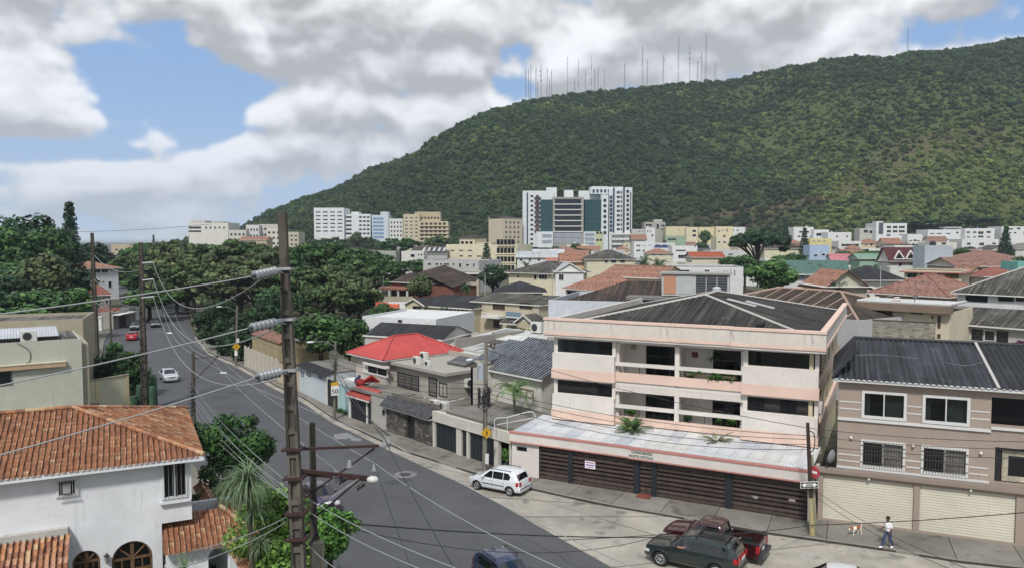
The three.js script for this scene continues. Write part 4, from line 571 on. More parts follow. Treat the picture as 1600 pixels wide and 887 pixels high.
  part('roof_slope', corr([hx1+.5,hh, kz - 10.7],[hx0 - .5,hh, kz - 10.7],[0,2.3,5.6],undefined, undefined, .26,.04,5),glaze, Gt);for (const X of [hx1,hx0]) part('gable_wall', tri([[X, hh, kz],[X, hh, kz - 9],[X, hh+2.1,kz - 4.8]],[[0,0],[9,0],[4.5,2]]),wl, Gt);part('eave_board', bx(hx0 - .5,hx1+.5,hh - .16,hh - .01,kz+.36,kz+.48),white, Gt);
  // palm on the terrace
  { const p=Gt.w(Gt.q(803,620,-4.6)[0],0,-4.6),o=thing('palm_tree', 'slender palm with drooping fronds in front of the glazed tile house', 'palm', p.toArray());part('trunk', tube([[0,0,0],[.08,2,0],[0,4.6,.05]],.11,10,8),mat(0x7b705c, 'bark', .9),o);const h=part('crown_shaft', bar([0,4.5,.05],[0,4.9,.05],.1,8,.05),mat(0x6a7d45,null, .8),o);fronds(o, 22,2.3,[0x4c6b3a, 0x648050,0x76895a],f, 4.75,{ leaflet: .42,w: .05,up0: .1,up1: 1.2,droop: 2.2 });}
  // --- red-roofed house
  const k2=3.2,rx0=S.q(556,590,-3.2)[0],rx1=rx0+5.6,rh=5.4;
  const RA=S.w(rx0,0,-k2),RB=S.w(rx1,0,-k2),Rh=facade('red_roof_house', 'pale grey house with bright red ribbed metal hip roof and red awning', 'house', RA, RB);const pk=mat(0xb5aca6,'plaster', .86),W3=Rh.W;
  part('wall', bx(0,W3,0,rh, -8.5,0),pk, Rh);const redRoof=mat(0xb84640,'sheet', .5);hipRoof(Rh, -.75,W3+.6,-9.1,.7,rh+.05,1.75,redRoof, { pitch: .34,amp: .045,seg: 6,cap: redRoof, capR: .08 });part('eave_board', bx(-.7,W3+.55,rh - .1,rh+.02,-9,.66),white, Rh);
  { const q=Rh.rect(574,568,606,590);windowPart(Rh, q[0],q[1],q[2],q[3],.03,{ f: .12,frame: white, n: 2,mf: .05 });part('window_hood', bx(q[0] - .2,q[1]+.3,q[3]+.02,q[3]+.25,0,.45),white, Rh);unitBox('shutter', mat(0xd6d6d6,'plaster', .7),Rh, q[0] - .75,q[0] - .03,q[2],q[3]+.2,0,.06);}
  part('balcony_slab', bx(-.2,2.6,2.7,2.95,.002,1.4),white, Rh);
  const aw=(u0,u1)=>[S.q(u0,660)[0],S.q(u1,660)[0]];const [a0,a1]=aw(545,580);
  part('awning', corr([a0 - .1,2.3,.35+k2],[a1+.1,2.3,.35+k2],[0,.75,-1.5],undefined, undefined, .3,.035,6).translate(-rx0,0,0),mat(0xa8423a, 'sheet', .6),Rh);part('awning_edge', bx(a0 - rx0 - .1,a1 - rx0+.1,2.14,2.27,k2+.25,k2+.36),white, Rh);
  part('gate_post', bx(a0 - rx0,a0 - rx0+.25,0,2.2,k2 - .25,k2),white, Rh);part('gate_post', bx(a1 - rx0 - .9,a1 - rx0 - .72,0,2.2,k2 - .25,k2),white, Rh);part('gate', bx(a0 - rx0+.251,a1 - rx0 - .901,.03,2.15,k2 - .15,k2 - .1),mat(0x1c1f24,null, .5),Rh);part('gate', bx(a1 - rx0 - .719,a1 - rx0,.03,2.15,k2 - .15,k2 - .1),mat(0x1c1f24,null, .5),Rh);
  part('street_wall', bx(a1 - rx0+.001,-rx0 - .02,-.1,2.75,k2 - .25,k2+.01),mat(0xaaa8a4,'plaster', .86),Rh);part('letter_box', bx(-rx0 - .55,-rx0 - .3,1.35,1.75,k2+.01,k2+.1),ironBlack, Rh);
  part('forecourt_roof', bx(a0 - rx0,-rx0 - .02,2.76,2.86,.01,k2 - .02),deckGrey, Rh);
  roofAc('white air conditioner fixed at the end of the red metal roof', Rh.w(W3+1.6,gh+.28,-3.4),S.rotation.y);
  // red folded parasol and blue bundle lying on the front terrace
  { const p=Rh.w(W3 - 1.2,2.87,1.9),o=thing('folded_parasol', 'red folded parasol lying with its ribs on the flat terrace', 'parasol', p.toArray(),Rh.rotation.y+.2);const gs=[];for (let i=0;i<7;i++) gs.push(beam([0,.45,0],[1.9,.6+.12*i, -.5+.16*i],.1,.16));part('canopy', gs, mat(0xb02a22,null, .8),o);part('pole', bar([-.3,.1,0],[2.0,.7,.1],.03),metalGrey, o);const st=new THREE.SphereGeometry(.42,12,8);st.scale(1.3,.9,1);st.translate(-.1,.38,.1);part('fabric_bundle', st, mat(0xb3251f, 'bark', .85),o);const bl=thing('bundle', 'blue wrapped bundle beside the red parasol on the terrace', 'bundle', Rh.w(W3 - 2.0,2.87,1.9).toArray());const b1=new THREE.SphereGeometry(.34,12,8);b1.scale(1,1.25,.8);b1.translate(0,.42,0);part('cloth', b1,mat(0x28457c, 'bark', .85),bl);const b2=new THREE.SphereGeometry(.16,10,8);b2.translate(.16,.88,0);part('tied_end', b2,mat(0x34507f, 'bark', .85),bl);}
  // --- walls and small houses further along
  const FA=onGround(390,575,Y0),FB=onGround(545,648,Y0);
  const seg=(nm, lab, cat, u0,u1)=>{ const v0=lerp(575,648,(u0 - 390)/155),p0=onPlane(u0,v0,FA, new THREE.Vector3(-(FB.z - FA.z),0,FB.x - FA.x).normalize()),p1=onPlane(u1,lerp(575,648,(u1 - 390)/155),FA, new THREE.Vector3(-(FB.z - FA.z),0,FB.x - FA.x).normalize());p0.y=p1.y=Y0;return facade(nm, lab, cat, p0,p1);};
  { const w=seg('panel_fence', 'white panelled street fence with pillars beside the beige annex', 'fence', 382,437);const n=9;for (let i=0;i<n;i++) { const a=i*w.W/n;part('panel', bx(a+.12,a+w.W/n - .02,.0,2.55,-.12,-.02),mat(0xbdb9ae, 'grimy', .88),w);part('pillar', bx(a - .02,a+.119,-.1,2.75,-.2,.04),mat(0xc9c5bb, 'grimy', .88),w);} }
  { const w=seg('annex', 'beige annex with a low tile coping behind the panelled fence', 'house', 386,428);part('wall', bx(0,w.W, 0,4.4,-7,-.7),mat(0xa59877,'plaster', .88),w);part('tile_coping', corr([-.2,4.4,-.5],[w.W+.2,4.4,-.5],[0,.6,-2],undefined, undefined, .25,.04),clayPink, w);part('roof_deck', bx(0,w.W, 4.4,4.5,-7,-2.4),deckGrey, w);}
  { const w=seg('garden_wall', 'cream garden wall with tile coping between panel fence and white house', 'wall', 437,468);part('wall', bx(0,w.W, -.1,2.5,-.2,0),mat(0xc2b7a2,'grimy', .88),w);part('coping', bx(-.05,w.W+.02,2.5,2.6,-.26,.06),clayPink, w);}
  { const w=seg('street_house', 'low white street house with small barred windows and dark canopy', 'house', 468,511);const q=u=>w.q(u, 600)[0];part('wall', bx(0,w.W, -.1,3.1,-5,0),mat(0xc3cdd4,'plaster', .86),w);part('canopy', corr([-.2,3.0,.45],[w.W+.2,3.0,.45],[0,.45,-1.2],undefined, undefined, .24,.03),roofBlack, w);part('roof_deck', bx(.05,w.W - .05,3.11,3.3,-5,-.8),deckGrey, w);for (const [u0,v0,u1,v1] of [[480,579,485,588],[498,586,504,592],[471,580,474,588]]) { const r=w.rect(u0,v0,u1,v1);windowPart(w, r[0],r[1],r[2],r[3],.02,{ f: .06,frame: ironBlack });} }
  { const w=seg('iron_gate', 'tall black sheet gate between white house and pale cyan wall', 'gate', 511,528);part('leaf', bx(.05,w.W/2 - .02,0,2.7,-.1,-.04),mat(0x191b1e, null, .5),w);part('leaf', bx(w.W/2+.02,w.W - .05,0,2.7,-.1,-.04),mat(0x191b1e, null, .5),w);part('post', bx(-.12,.049,-.1,2.9,-.2,.02),white, w);part('post', bx(w.W - .049,w.W+.1,-.1,2.9,-.2,.02),white, w);}
  { const w=seg('garden_wall', 'pale cyan garden wall next to the red awning', 'wall', 529,546);part('wall', bx(0,w.W, -.1,2.7,-.2,0),mat(0xa9ccd0,'grimy', .86),w);part('coping', bx(-.05,w.W+.05,2.7,2.82,-.28,.08),mat(0xb7c4c6,'grimy', .86),w);part('planting', leafGeo(rng(3),lumpsIn(rng(4),8,1.2,.15,.2,.15,.3).map(l=>[l[0]+w.W/2,l[1]+.2,l[2]+.3,l[3]]),260,.14,[0x3d5a30,0x52703c]),LEAF, w);}
  { const w=seg('upper_house', 'pale house with twin windows behind the low white street house', 'house', 460,500);part('wall', bx(0,w.W, 0,5.6,-16,-8),mat(0xaeb4b8,'grimy', .88),w);part('roof_deck', bx(-.2,w.W+.2,5.6,5.8,-16,-7.8),deckGrey, w);for (const x of [.25,.6]) windowPart(w, w.W*x, w.W*x+1.6,4.0,5.2,-7.98,{ f: .1,n: 2,glass: winFar });}
}
// ---------------------------------------------------------------- white house with clay barrel tiles
const tileMats=[0xdca478,0xc98862,0xd29468,0xe8c69c, 0xa87458,0xdaa888,0xb8866a].map(c=>mat(c, 'stone', .9,{ side: DS }));
const tileGeo=(()=>{ const g=new THREE.CylinderGeometry(.088,.108,.44,7,1,true, -Math.PI/2,Math.PI);g.rotateX(Math.PI);g.rotateY(0);return g;})(); // axis y=up the slope, bulge towards +z
// barrel-tile slope: eave start O, unit along-eave ex, slope vector up;clip(s,t) in metres/0..1
function barrelSlope(parent, O, ex, up, L, clip, seed, single=0,near) {
  const f=rng(seed); O=new THREE.Vector3(...O);ex=new THREE.Vector3(...ex).normalize();up=new THREE.Vector3(...up);const U=up.length(),uu=up.clone().normalize(),n=ex.clone().cross(uu).normalize();const cols=Math.round(L/.235),rows=Math.round(U/.36);const base=new THREE.Matrix4().makeBasis(ex, uu, n),list=[];
  const tilt=new THREE.Matrix4().makeRotationX(.12);
  for (let r=0;r<rows;r++) for (let c=0;c<cols;c++) { const s=(c+.5)*L/cols, t=(r+.5)/rows;if (!clip(s, t)) continue;const p=O.clone().addScaledVector(ex, s+rr(-.012,.012,f)).addScaledVector(up, t).addScaledVector(n, .03+f()*.02);const m=base.clone().multiply(tilt);m.multiply(new THREE.Matrix4().makeRotationZ(rr(-.05,.05,f)));m.setPosition(p);const patch=fbm(s*.8+seed, t*U*.8,1.5,3);list.push([m, Math.min(6,Math.floor(f()*7)),near ? near(s, t) : 0,patch]);}
  if (near) list.sort((a, b)=>a[2] - b[2]);
  list.slice(0,single).forEach(([m, k, , p])=>{ const o=shade(new THREE.Mesh(tileGeo, tileMats[p>.58 ? 4+(k % 3) : k]));o.name = 'roof_tile';o.applyMatrix4(m);parent.add(o);});
  const rest=list.slice(single);if (rest.length) { const im=new THREE.InstancedMesh(tileGeo, mat(0xffffff, 'stone', .9,{ side: DS }),rest.length);rest.forEach(([m, k, , p],i)=>{ im.setMatrixAt(i, m);im.setColorAt(i, new THREE.Color(tileMats[p>.58 ? 4+(k % 3) : k].color));});im.name = 'roof_tiles';im.userData.kind = 'stuff';shade(im);parent.add(im);}
}
const whiteWall=mat(0xdcdfe4,'plaster', .85);
{
  const A=new THREE.Vector3(-27.8,0,-29.7),B=new THREE.Vector3(-15.3,0,-36);
  const H=facade('white_villa', 'white villa with clay barrel tile roof, arched doors and a barred corner window', 'house', A, B),W=H.W, D=10.2,ey=6.72;
  const xr=H.q(252,820)[0],ar=[[112,156,860],[174,238,845]].map(([u0,u1,v])=>[H.q(u0,880)[0],H.q(u1,880)[0],H.q((u0+u1)/2,v)[1]]);
  const wn=H.rect(250,718,294,777),ac=H.rect(86,748,122,774);
  part('upper_wall', wallGeo(0,W, 3.7,ey, [[wn[0]+.12,wn[1] - .12,wn[2]+.1,wn[3] - .1],[ac[0]+.12,ac[1] - .12,ac[2]+.12,ac[3] - .1]],.3,0),whiteWall, H);
  part('side_wall', bx(W - .3,W, 3.7,ey, -D, -.301),whiteWall, H);part('overhang_floor', bx(xr, W - .301,3.7,3.9,-D, -.301),whiteWall, H);part('rear_wall', bx(0,W, 0,ey, -D - .3,-D - .001),whiteWall, H);
  part('lower_wall', wallGeo(0,xr, 0,3.699,ar.map(a=>[a[0],a[1],.05,a[2],1]),.3,0),whiteWall, H);part('lower_side_wall', bx(xr - .3,xr, 0,3.69,-D, -.301),whiteWall, H);part('room_wall', bx(0,W - .4,.2,ey - .1,-3.2,-3.05),whiteWall, H);
  for (const a of ar) { const g=new THREE.Group();g.name = 'arched_door'; H.add(g);const [x0,x1,y1]=a, w=x1 - x0,m=(x0+x1)/2;part('glazing', wallGeo(x0,x1,.05,y1,[],.03,-.2,(()=>{ const o=[[x0,.05],[x1,.05]];for (let i=0;i <= 12;i++) { const t=Math.PI*i/12;o.push([m+Math.cos(t)*w/2,y1 - w/2+Math.sin(t)*w/2]);} return o;})()),glass, g);
    const fr=[bx(m - .08,m+.08,.05,y1 - .03,-.2,-.1),bx(x0,x0+.1,.05,y1 - w/2,-.2,-.1),bx(x1 - .1,x1,.05,y1 - w/2,-.2,-.1)];for (const y of [.9,1.7,y1 - w/2]) fr.push(bx(x0+.1,x1 - .1,y - .05,y+.05,-.195,-.11));for (const sx of [-1,1]) { fr.push(bar([m, y1 - w/2,-.15],[m+sx*w*.33,y1 - w*.18,-.15],.05,5),bar([m+sx*w*.25,.1,-.15],[m+sx*w*.25,y1 - w/2,-.15],.04,5));} for (let i=0;i<12;i++) { const t0=Math.PI*i/12,t1=Math.PI*(i+1)/12,r=w/2 - .05;fr.push(bar([m+Math.cos(t0)*r, y1 - w/2+Math.sin(t0)*r, -.15],[m+Math.cos(t1)*r, y1 - w/2+Math.sin(t1)*r, -.15],.06,5));} part('timber_frame', fr, mat(0x7a5a3c, 'bark', .75),g);}
  windowPart(H, wn[0],wn[1],wn[2],wn[3],.02,{ f: .13,frame: whiteWall, n: 2,mf: .06,deep: .2,panes: [glassSoft, glass],bars: .22,cross: [.04,.96],barOut: .08,barM: mat(0x6b6c6e, null, .5) });part('window_sill', bx(wn[0] - .08,wn[1]+.08,wn[2] - .12,wn[2] - .01,0,.2),whiteWall, H);
  { const w=windowPart(H, ac[0],ac[1],ac[2],ac[3],.02,{ f: .12,frame: whiteWall, deep: .15,bars: .12,cross: [.1,.9],barM: mat(0x8b8b88,null, .5),barOut: .16 });part('air_conditioner', bx(ac[0]+.26,ac[1] - .3,ac[2]+.22,ac[3] - .26,-.1,.16),mat(0xc9cac8,null, .6),w);}
  // roof: fascia, tiles on the two slopes in view, plain slopes behind
  const ov=.55,x1=W+ov, zf=ov, zb = -D - ov, half=(zf - zb)/2,rise=1.7,y0=6.86;
  part('fascia', [bx(-.2,x1,6.62,6.84,zf - .14,zf),bx(x1 - .14,x1,6.62,6.84,zb, zf - .141)],whiteWall, H);part('soffit', bx(-.2,x1 - .15,6.72,6.76,zb, zf - .15),whiteWall, H);
  const under=mat(0xa8714f, 'stone', .95);part('roof_underlay', [tri([[0,y0,zf],[x1,y0,zf],[x1 - half, y0+rise, zf - half],[0,y0,zf],[x1 - half, y0+rise, zf - half],[0,y0+rise, zf - half]]),tri([[x1,y0,zf],[x1,y0,zb],[x1 - half, y0+rise, zf - half]]),tri([[x1,y0,zb],[0,y0,zb],[0,y0+rise, zf - half],[x1,y0,zb],[0,y0+rise, zf - half],[x1 - half, y0+rise, zf - half]])],under, H);
  const sl=Math.hypot(half, rise);
  barrelSlope(H, [0,y0+.02,zf+.05],[1,0,0],[0,rise, -half],x1,(s, t)=>s<x1 - half*t - .05,5,300,(s, t)=>Math.hypot(s - x1*.62,t*6));
  barrelSlope(H, [x1,y0+.02,zf],[0,0,-1],[-half, rise, 0],zf - zb, (s, t)=>s>half*t && s<(zf - zb) - half*t, 6);
  const capT=(a, b, n)=>{ const A2=new THREE.Vector3(...a),B2=new THREE.Vector3(...b),d=B2.clone().sub(A2),f=rng(n*7);for (let i=0;i<n;i++) { const p=A2.clone().addScaledVector(d, i/n),q=A2.clone().addScaledVector(d, (i+1.12)/n);part('ridge_tile', bar(p, q, .125,7,.1),tileMats[Math.floor(f()*7)],H);} };
  capT([x1,y0+.06,zf],[x1 - half, y0+rise+.06,zf - half],18);capT([0,y0+rise+.06,zf - half],[x1 - half, y0+rise+.06,zf - half],22);capT([x1,y0+.06,zb],[x1 - half, y0+rise+.06,zf - half],16);
  // lean-to tiled wing on the left with a white upstand
  const lx=H.q(104,830)[0],ly=H.q(104,830)[1];part('lean_to_upstand', bx(0,lx+.05,ly - .2,ly+.25,.0,.3),mat(0xb9b9b6,'grimy', .9),H);part('lean_to_wall', bx(0,lx - .1,0,ly - 1.5,3.2,3.4),whiteWall, H);
  part('roof_underlay', tri([[0,ly - 1.75,4.2],[lx+.3,ly - 1.75,4.2],[lx, ly - .02,.1],[0,ly - 1.75,4.2],[lx, ly - .02,.1],[0,ly - .02,.1]]),under, H);barrelSlope(H, [0,ly - 1.72,4.25],[1,0,0],[0,1.72,-4.0],lx+.15,()=>true, 12);
  // porch with arches and its own tiled roof
  const px1=W+2.6,pz=1.1;const arch2=[[256,312,854],[325,356,845]].map(([u0,u1,v])=>[H.q(u0,880,pz)[0],H.q(u1,880,pz)[0],H.q((u0+u1)/2,v, pz)[1]]);
  part('porch_wall', wallGeo(xr+.1,px1,0,2.75,arch2.map(a=>[a[0],a[1],.02,Math.min(2.5,a[2]),.9]),.25,pz),whiteWall, H);part('porch_back_wall', bx(xr+.001,px1 - .5,0,3.6,-3,-2.8),whiteWall, H);
  part('roof_underlay', [tri([[xr, 2.78,pz+.45],[px1+.3,2.78,pz+.45],[px1 - 1.2,3.66,-1.2],[xr, 2.78,pz+.45],[px1 - 1.2,3.66,-1.2],[xr, 3.66,-1.2]]),tri([[px1+.3,2.78,pz+.45],[px1+.3,2.78,-3],[px1 - 1.2,3.66,-1.2]])],under, H);
  barrelSlope(H, [xr+.02,2.8,pz+.48],[1,0,0],[0,.88,-2.7],px1+.28 - xr, (s, t)=>s<px1+.2 - xr - 1.5*t, 15);barrelSlope(H, [px1+.3,2.8,pz+.45],[0,0,-1],[-1.5,.88,0],4.2,(s, t)=>s>2.6*t, 16);capT([px1+.3,2.86,pz+.45],[px1 - 1.2,3.74,-1.2],7);
  // wall lantern between the arches
  { const q=H.q(166,870);const l=thing('wall_lantern', 'dark wall lantern between two arched doors of the white villa', 'lantern', H.w(q[0],q[1],.02).toArray(),H.rotation.y);part('bracket', [bar([0,-.25,.0],[0,-.15,.16],.02),bar([0,-.3,0],[0,.2,0],.025)],ironBlack, l);const c=new THREE.CylinderGeometry(.1,.07,.26,6);c.translate(0,-.02,.16);part('lamp_glass', c, mat(0x8a8577,null, .3),l);const t=new THREE.ConeGeometry(.14,.12,6);t.translate(0,.17,.16);part('cap', t, ironBlack, l);}
  // garden wall with tile coping towards the street
  const wa=onGround(312,755,2.9),wb=onGround(392,887,2.9),wd=wb.clone().sub(wa),e2=wb.clone().addScaledVector(wd.clone().normalize(),8);wa.y=0;e2.y=0;
  const Gw=facade('garden_wall', 'white garden wall capped with clay tiles beside the villa', 'wall', wa, e2);part('wall', bx(0,Gw.W, 0,2.7,-.15,.15),whiteWall, Gw);part('coping_bed', bx(0,Gw.W, 2.7,2.78,-.3,.3),under, Gw);
  for (const sd of [-1,1]) barrelSlope(Gw, sd>0 ? [0,2.74,.42] : [Gw.W, 2.74,-.42],[sd, 0,0],[0,.2,-.4*sd],Gw.W, ()=>true, 20+sd);for (let i=0;i*.4<Gw.W;i++) part('coping_tile', bar([i*.4,3.0,0],[Math.min(Gw.W, i*.4+.45),3.0,0],.1,7,.085),tileMats[i % 7],Gw);
}
// ---------------------------------------------------------------- pale flat-roofed building and boundary wall on the left
{
  const o=house('flat_roof_building', 'pale green-grey flat-roofed building with beige ledges and air conditioners', { cat: 'building', u0: -160,u1: 127,vt: 549,d: [55.5,62],D: 8,base: 0,wall: 0xb4b8aa, tex: 'plaster', lip: .0,rm: mat(0x6c6a66,'roofdark', .95),wins: [[-40,577,18,600,3,mat(0x55585a, null, .6),glassSoft]] });
  const q=(u, v)=>o.q(u, v),h=o.top;part('parapet', bx(-.0,o.W, h, h+.12,-.2,.0),mat(0xb4b8aa, 'plaster', .86),o);
  const l1=q(102,566),l2=q(104,640);part('ledge', bx(0,l1[0],l1[1] - .25,l1[1]+.1,0,.35),mat(0xb99f86,'grimy', .88),o);part('ledge_cap', bx(0,l1[0]+.02,l1[1]+.1,l1[1]+.17,0,.4),mat(0xcdc9b4,'grimy', .88),o);part('ledge', bx(0,l2[0],l2[1] - .25,l2[1]+.1,0,.35),mat(0xb99f86,'grimy', .88),o);part('ledge_cap', bx(0,l2[0]+.02,l2[1]+.1,l2[1]+.17,0,.4),mat(0xcdc9b4,'grimy', .88),o);
  part('side_wall', bx(o.W+.001,o.W+.5,0,h - .35,-8,-.4),mat(0xa39e8c, 'grimy', .88),o);
  part('roof_sheet', corr([-8,h+.35,-1.2],[o.W - 1.5,h+.35,-1.2],[0,.5,-3.2],undefined, undefined, .2,.025),mat(0xb9bcc0,'sheet', .6),o);part('roof_sheet', corr([-8,h+.05,-4.6],[o.W - 3.5,h+.05,-4.6],[0,.5,-2.6],undefined, undefined, .2,.025),mat(0x8d9095,'sheet', .6),o);part('sheet_wall', bx(-8,o.W - 1.6,h+.04,h+.33,-4.3,-1.4),mat(0x4a4846,'grimy', .9),o);
  part('cable', [tube([[o.W - 4.4,h+.1,.02],[o.W - 3.6,h - .6,.06],[o.W - 3.7,h - 1.5,.05],[o.W - 4.8,h - 1.6,.05]],.025,20,5),tube([[o.W - 6.6,h - 1.7,.03],[o.W - 5,h - 2.2,.05],[o.W - 2.9,h - 1.95,.03],[o.W - 1.2,h - 1.6,.03]],.015,24,4)],mat(0x4d4d49,null, .8),o);
  const up=o.w(o.W - 3.6,h+.1,-.6);roofAc('white air conditioner at the front edge of the pale flat roof', up, o.rotation.y+.1,1.15);
  const b2=house('flat_roof_building', 'beige rear wing with weathered flat roof behind the pale green-grey building', { cat: 'building', u0: -190,u1: 129,vt: 514,d: [70,76],D: 8,base: 0,wall: 0xa39e8c, tex: 'grimy', lip: .35,rm: mat(0x75726d, 'roofdark', .95) });
  roofAc('white air conditioner near the corner of the weathered rear roof', b2.w(b2.W - 3.2,b2.top - 1.9,.45),b2.rotation.y+.1,1.5);roofAc('white air conditioner with a round fan on the weathered rear roof', b2.w(b2.W - 8.4,b2.top - 1.4,.45),b2.rotation.y, 1.5);
  part('roof_steps', [bx(6,b2.W+.3,b2.top - 2.2,b2.top - 1.9,.01,3.5)],mat(0x8d8a80,'grimy', .9),b2);
  const wA=atDepth(140,604,71),wB=atDepth(200,594,74.5);const top=3.35;wA.y=wB.y=0;const w=facade('boundary_wall', 'plain cream boundary wall beside the pale flat-roofed building', 'wall', wA, wB);part('wall', bx(0,w.W, 0,top+.5,-.2,0),mat(0xc0bda4,'plaster', .88),w);part('pier', bx(.5,.85,0,top+.5,-.22,.04),mat(0xc2b792,'plaster', .88),w);part('pier', bx(w.W - .3,w.W+.02,0,top+.56,-.24,.05),mat(0xc2b792,'plaster', .88),w);part('coping', bx(-.05,w.W+.05,top+.5,top+.6,-.26,.07),mat(0x8d897c, 'grimy', .9),w);
  // stacked roof boards in the gap
  const st=thing('stacked_boards', 'stack of grey boards in the gap beside the pale building', 'boards', atDepth(143,640,66).setY(0).toArray(),.5);for (let i=0;i<6;i++) part('board', bx(-.6,.6,.0+i*.55,.16+i*.55,-.5,.5 - (i % 2)*.1),mat(0x8a8780,'grimy', .9),st);
}
// ---------------------------------------------------------------- houses at the bend of the avenue
house('villa', 'white three-storey house with a terracotta hip roof among the street trees', { u0: 127,u1: 184,vt: 420,d: [212,220],D: 12,base: 0,wall: 0xd0d3d6,roof: 'hip', rm: clay, rise: 1.9,ov: .8,wins: [[132,421,138,424],[146,421,156,426,2],[158,421,168,426,2],[172,421,176,424],[132,438,138,441],[146,438,156,442,2],[158,439,162,441],[168,439,174,449]] });
{ const h=house('bend_house', 'grey corner house with small red tiled roofs beside the avenue bend', { u0: 144,u1: 172,vt: 461,d: [148,150],D: 9,base: 0,wall: 0x8d8a86,tex: 'grimy', roof: 'hip', rm: clayRed, rise: 1.8,wins: [[148,465,158,474,2],[163,466,169,474,1]] });part('porch_roof', corr([-.5,2.6,2.0],[h.W+1.5,2.6,2.0],[0,1.2,-2],undefined, undefined, .3,.03),clayRed, h);part('porch_wall', [bx(-.3,h.W*.35,0,2.5,1.5,1.7),bx(h.W*.8,h.W+1.2,0,2.5,1.5,1.7)],mat(0x98958f, 'grimy', .9),h);part('porch_gable', tri([[h.W*.35,1.4,1.9],[h.W*.8,1.4,1.9],[h.W*.57,2.4,1.9]]),clay, h);}
{ const h=house('bend_annex', 'low grey garage with a dark doorway beside the red-tiled corner house', { u0: 176,u1: 211,vt: 489,d: [146,156],D: 8,base: 0,wall: 0x9a9893,tex: 'grimy', lip: .2,wins: [[185,492,196,509,'door', mat(0x3a3230,null, .7)]] });part('canopy', bx(-.3,h.W*.7,h.top - .4,h.top - .25,0,1.5),white, h);}
{ const p=onGround(150,548),g=thing('gate_pillar', 'white gate pillar at the mouth of the left side street', 'pillar', [p.x, 0,p.z],0,'white pillars by the side street');part('shaft', bx(-.3,.3,0,2.6,-.3,.3),white, g);part('cap', bx(-.4,.4,2.6,2.8,-.4,.4),white, g);for (const [u, v] of [[143,530],[150,520],[157,517]]) { const q=onGround(u, v);clone(g, [q.x, 0,q.z]);} for (const [u, v, lab] of [[150,563,'thin white post on the verge by the tall concrete pole'],[175,556,'thin white post on the verge among the shrubs']]) { const q=onGround(u, v),b=thing('white_post', lab, 'post', [q.x, 0,q.z]);part('shaft', bar([0,0,0],[0,1.1,0],.13,10),white, b);part('cap', bar([0,1.1,0],[0,1.2,0],.17,10),white, b);} }
// ---------------------------------------------------------------- poles
const poleM=mat(0x66625b, 'pole', .95),poleDark=mat(0x58534c, 'pole', .95),wireWhite=mat(0x8a8c8c, null, .6),wireDark=mat(0x26272a, null, .7),porcelain=mat(0x75797c, null, .4),clampM=mat(0x9a9ea0,null, .5,{ metal: .3 });
// recessed concrete mast along +y: two flanges, web, rungs
function mastGeo(h, wb, wt) { const gs=[],N=Math.round(h/.62);const w=y=>lerp(wb, wt, y/h);for (let i=0;i<N;i++) { const y0=i*h/N, y1=(i+1)*h/N, a=w((y0+y1)/2),ym=y0+(y1 - y0)*.22;for (const s of [-1,1]) gs.push(bx(s>0 ? a*.27 : -a*.5,s>0 ? a*.5 : -a*.27,y0,y1,-a*.36,a*.36));gs.push(bx(-a*.27,a*.27,y0,ym, -a*.33,a*.33),bx(-a*.27,a*.27,ym, y1,-a*.12,a*.12));} return merge(gs);}
function lean(g, dir) { g.quaternion.setFromUnitVectors(new THREE.Vector3(0,1,0),dir.clone().normalize());}
function streetLight(parent, from, to, m=metalGrey) { const a=new THREE.Vector3(...from),b=new THREE.Vector3(...to),mid=a.clone().lerp(b, .5);mid.y += .25;part('lamp_arm', tube([a, mid, b],.035,14,6),m, parent);const d=b.clone().sub(a).setY(0).normalize(),hd=new THREE.SphereGeometry(.2,12,8);hd.scale(1.9,.5,.9);hd.rotateY(Math.atan2(-d.z, d.x));hd.translate(b.x+d.x*.25,b.y, b.z+d.z*.25);part('lamp_head', hd, mat(0xc3c5c3,null, .4),parent);}
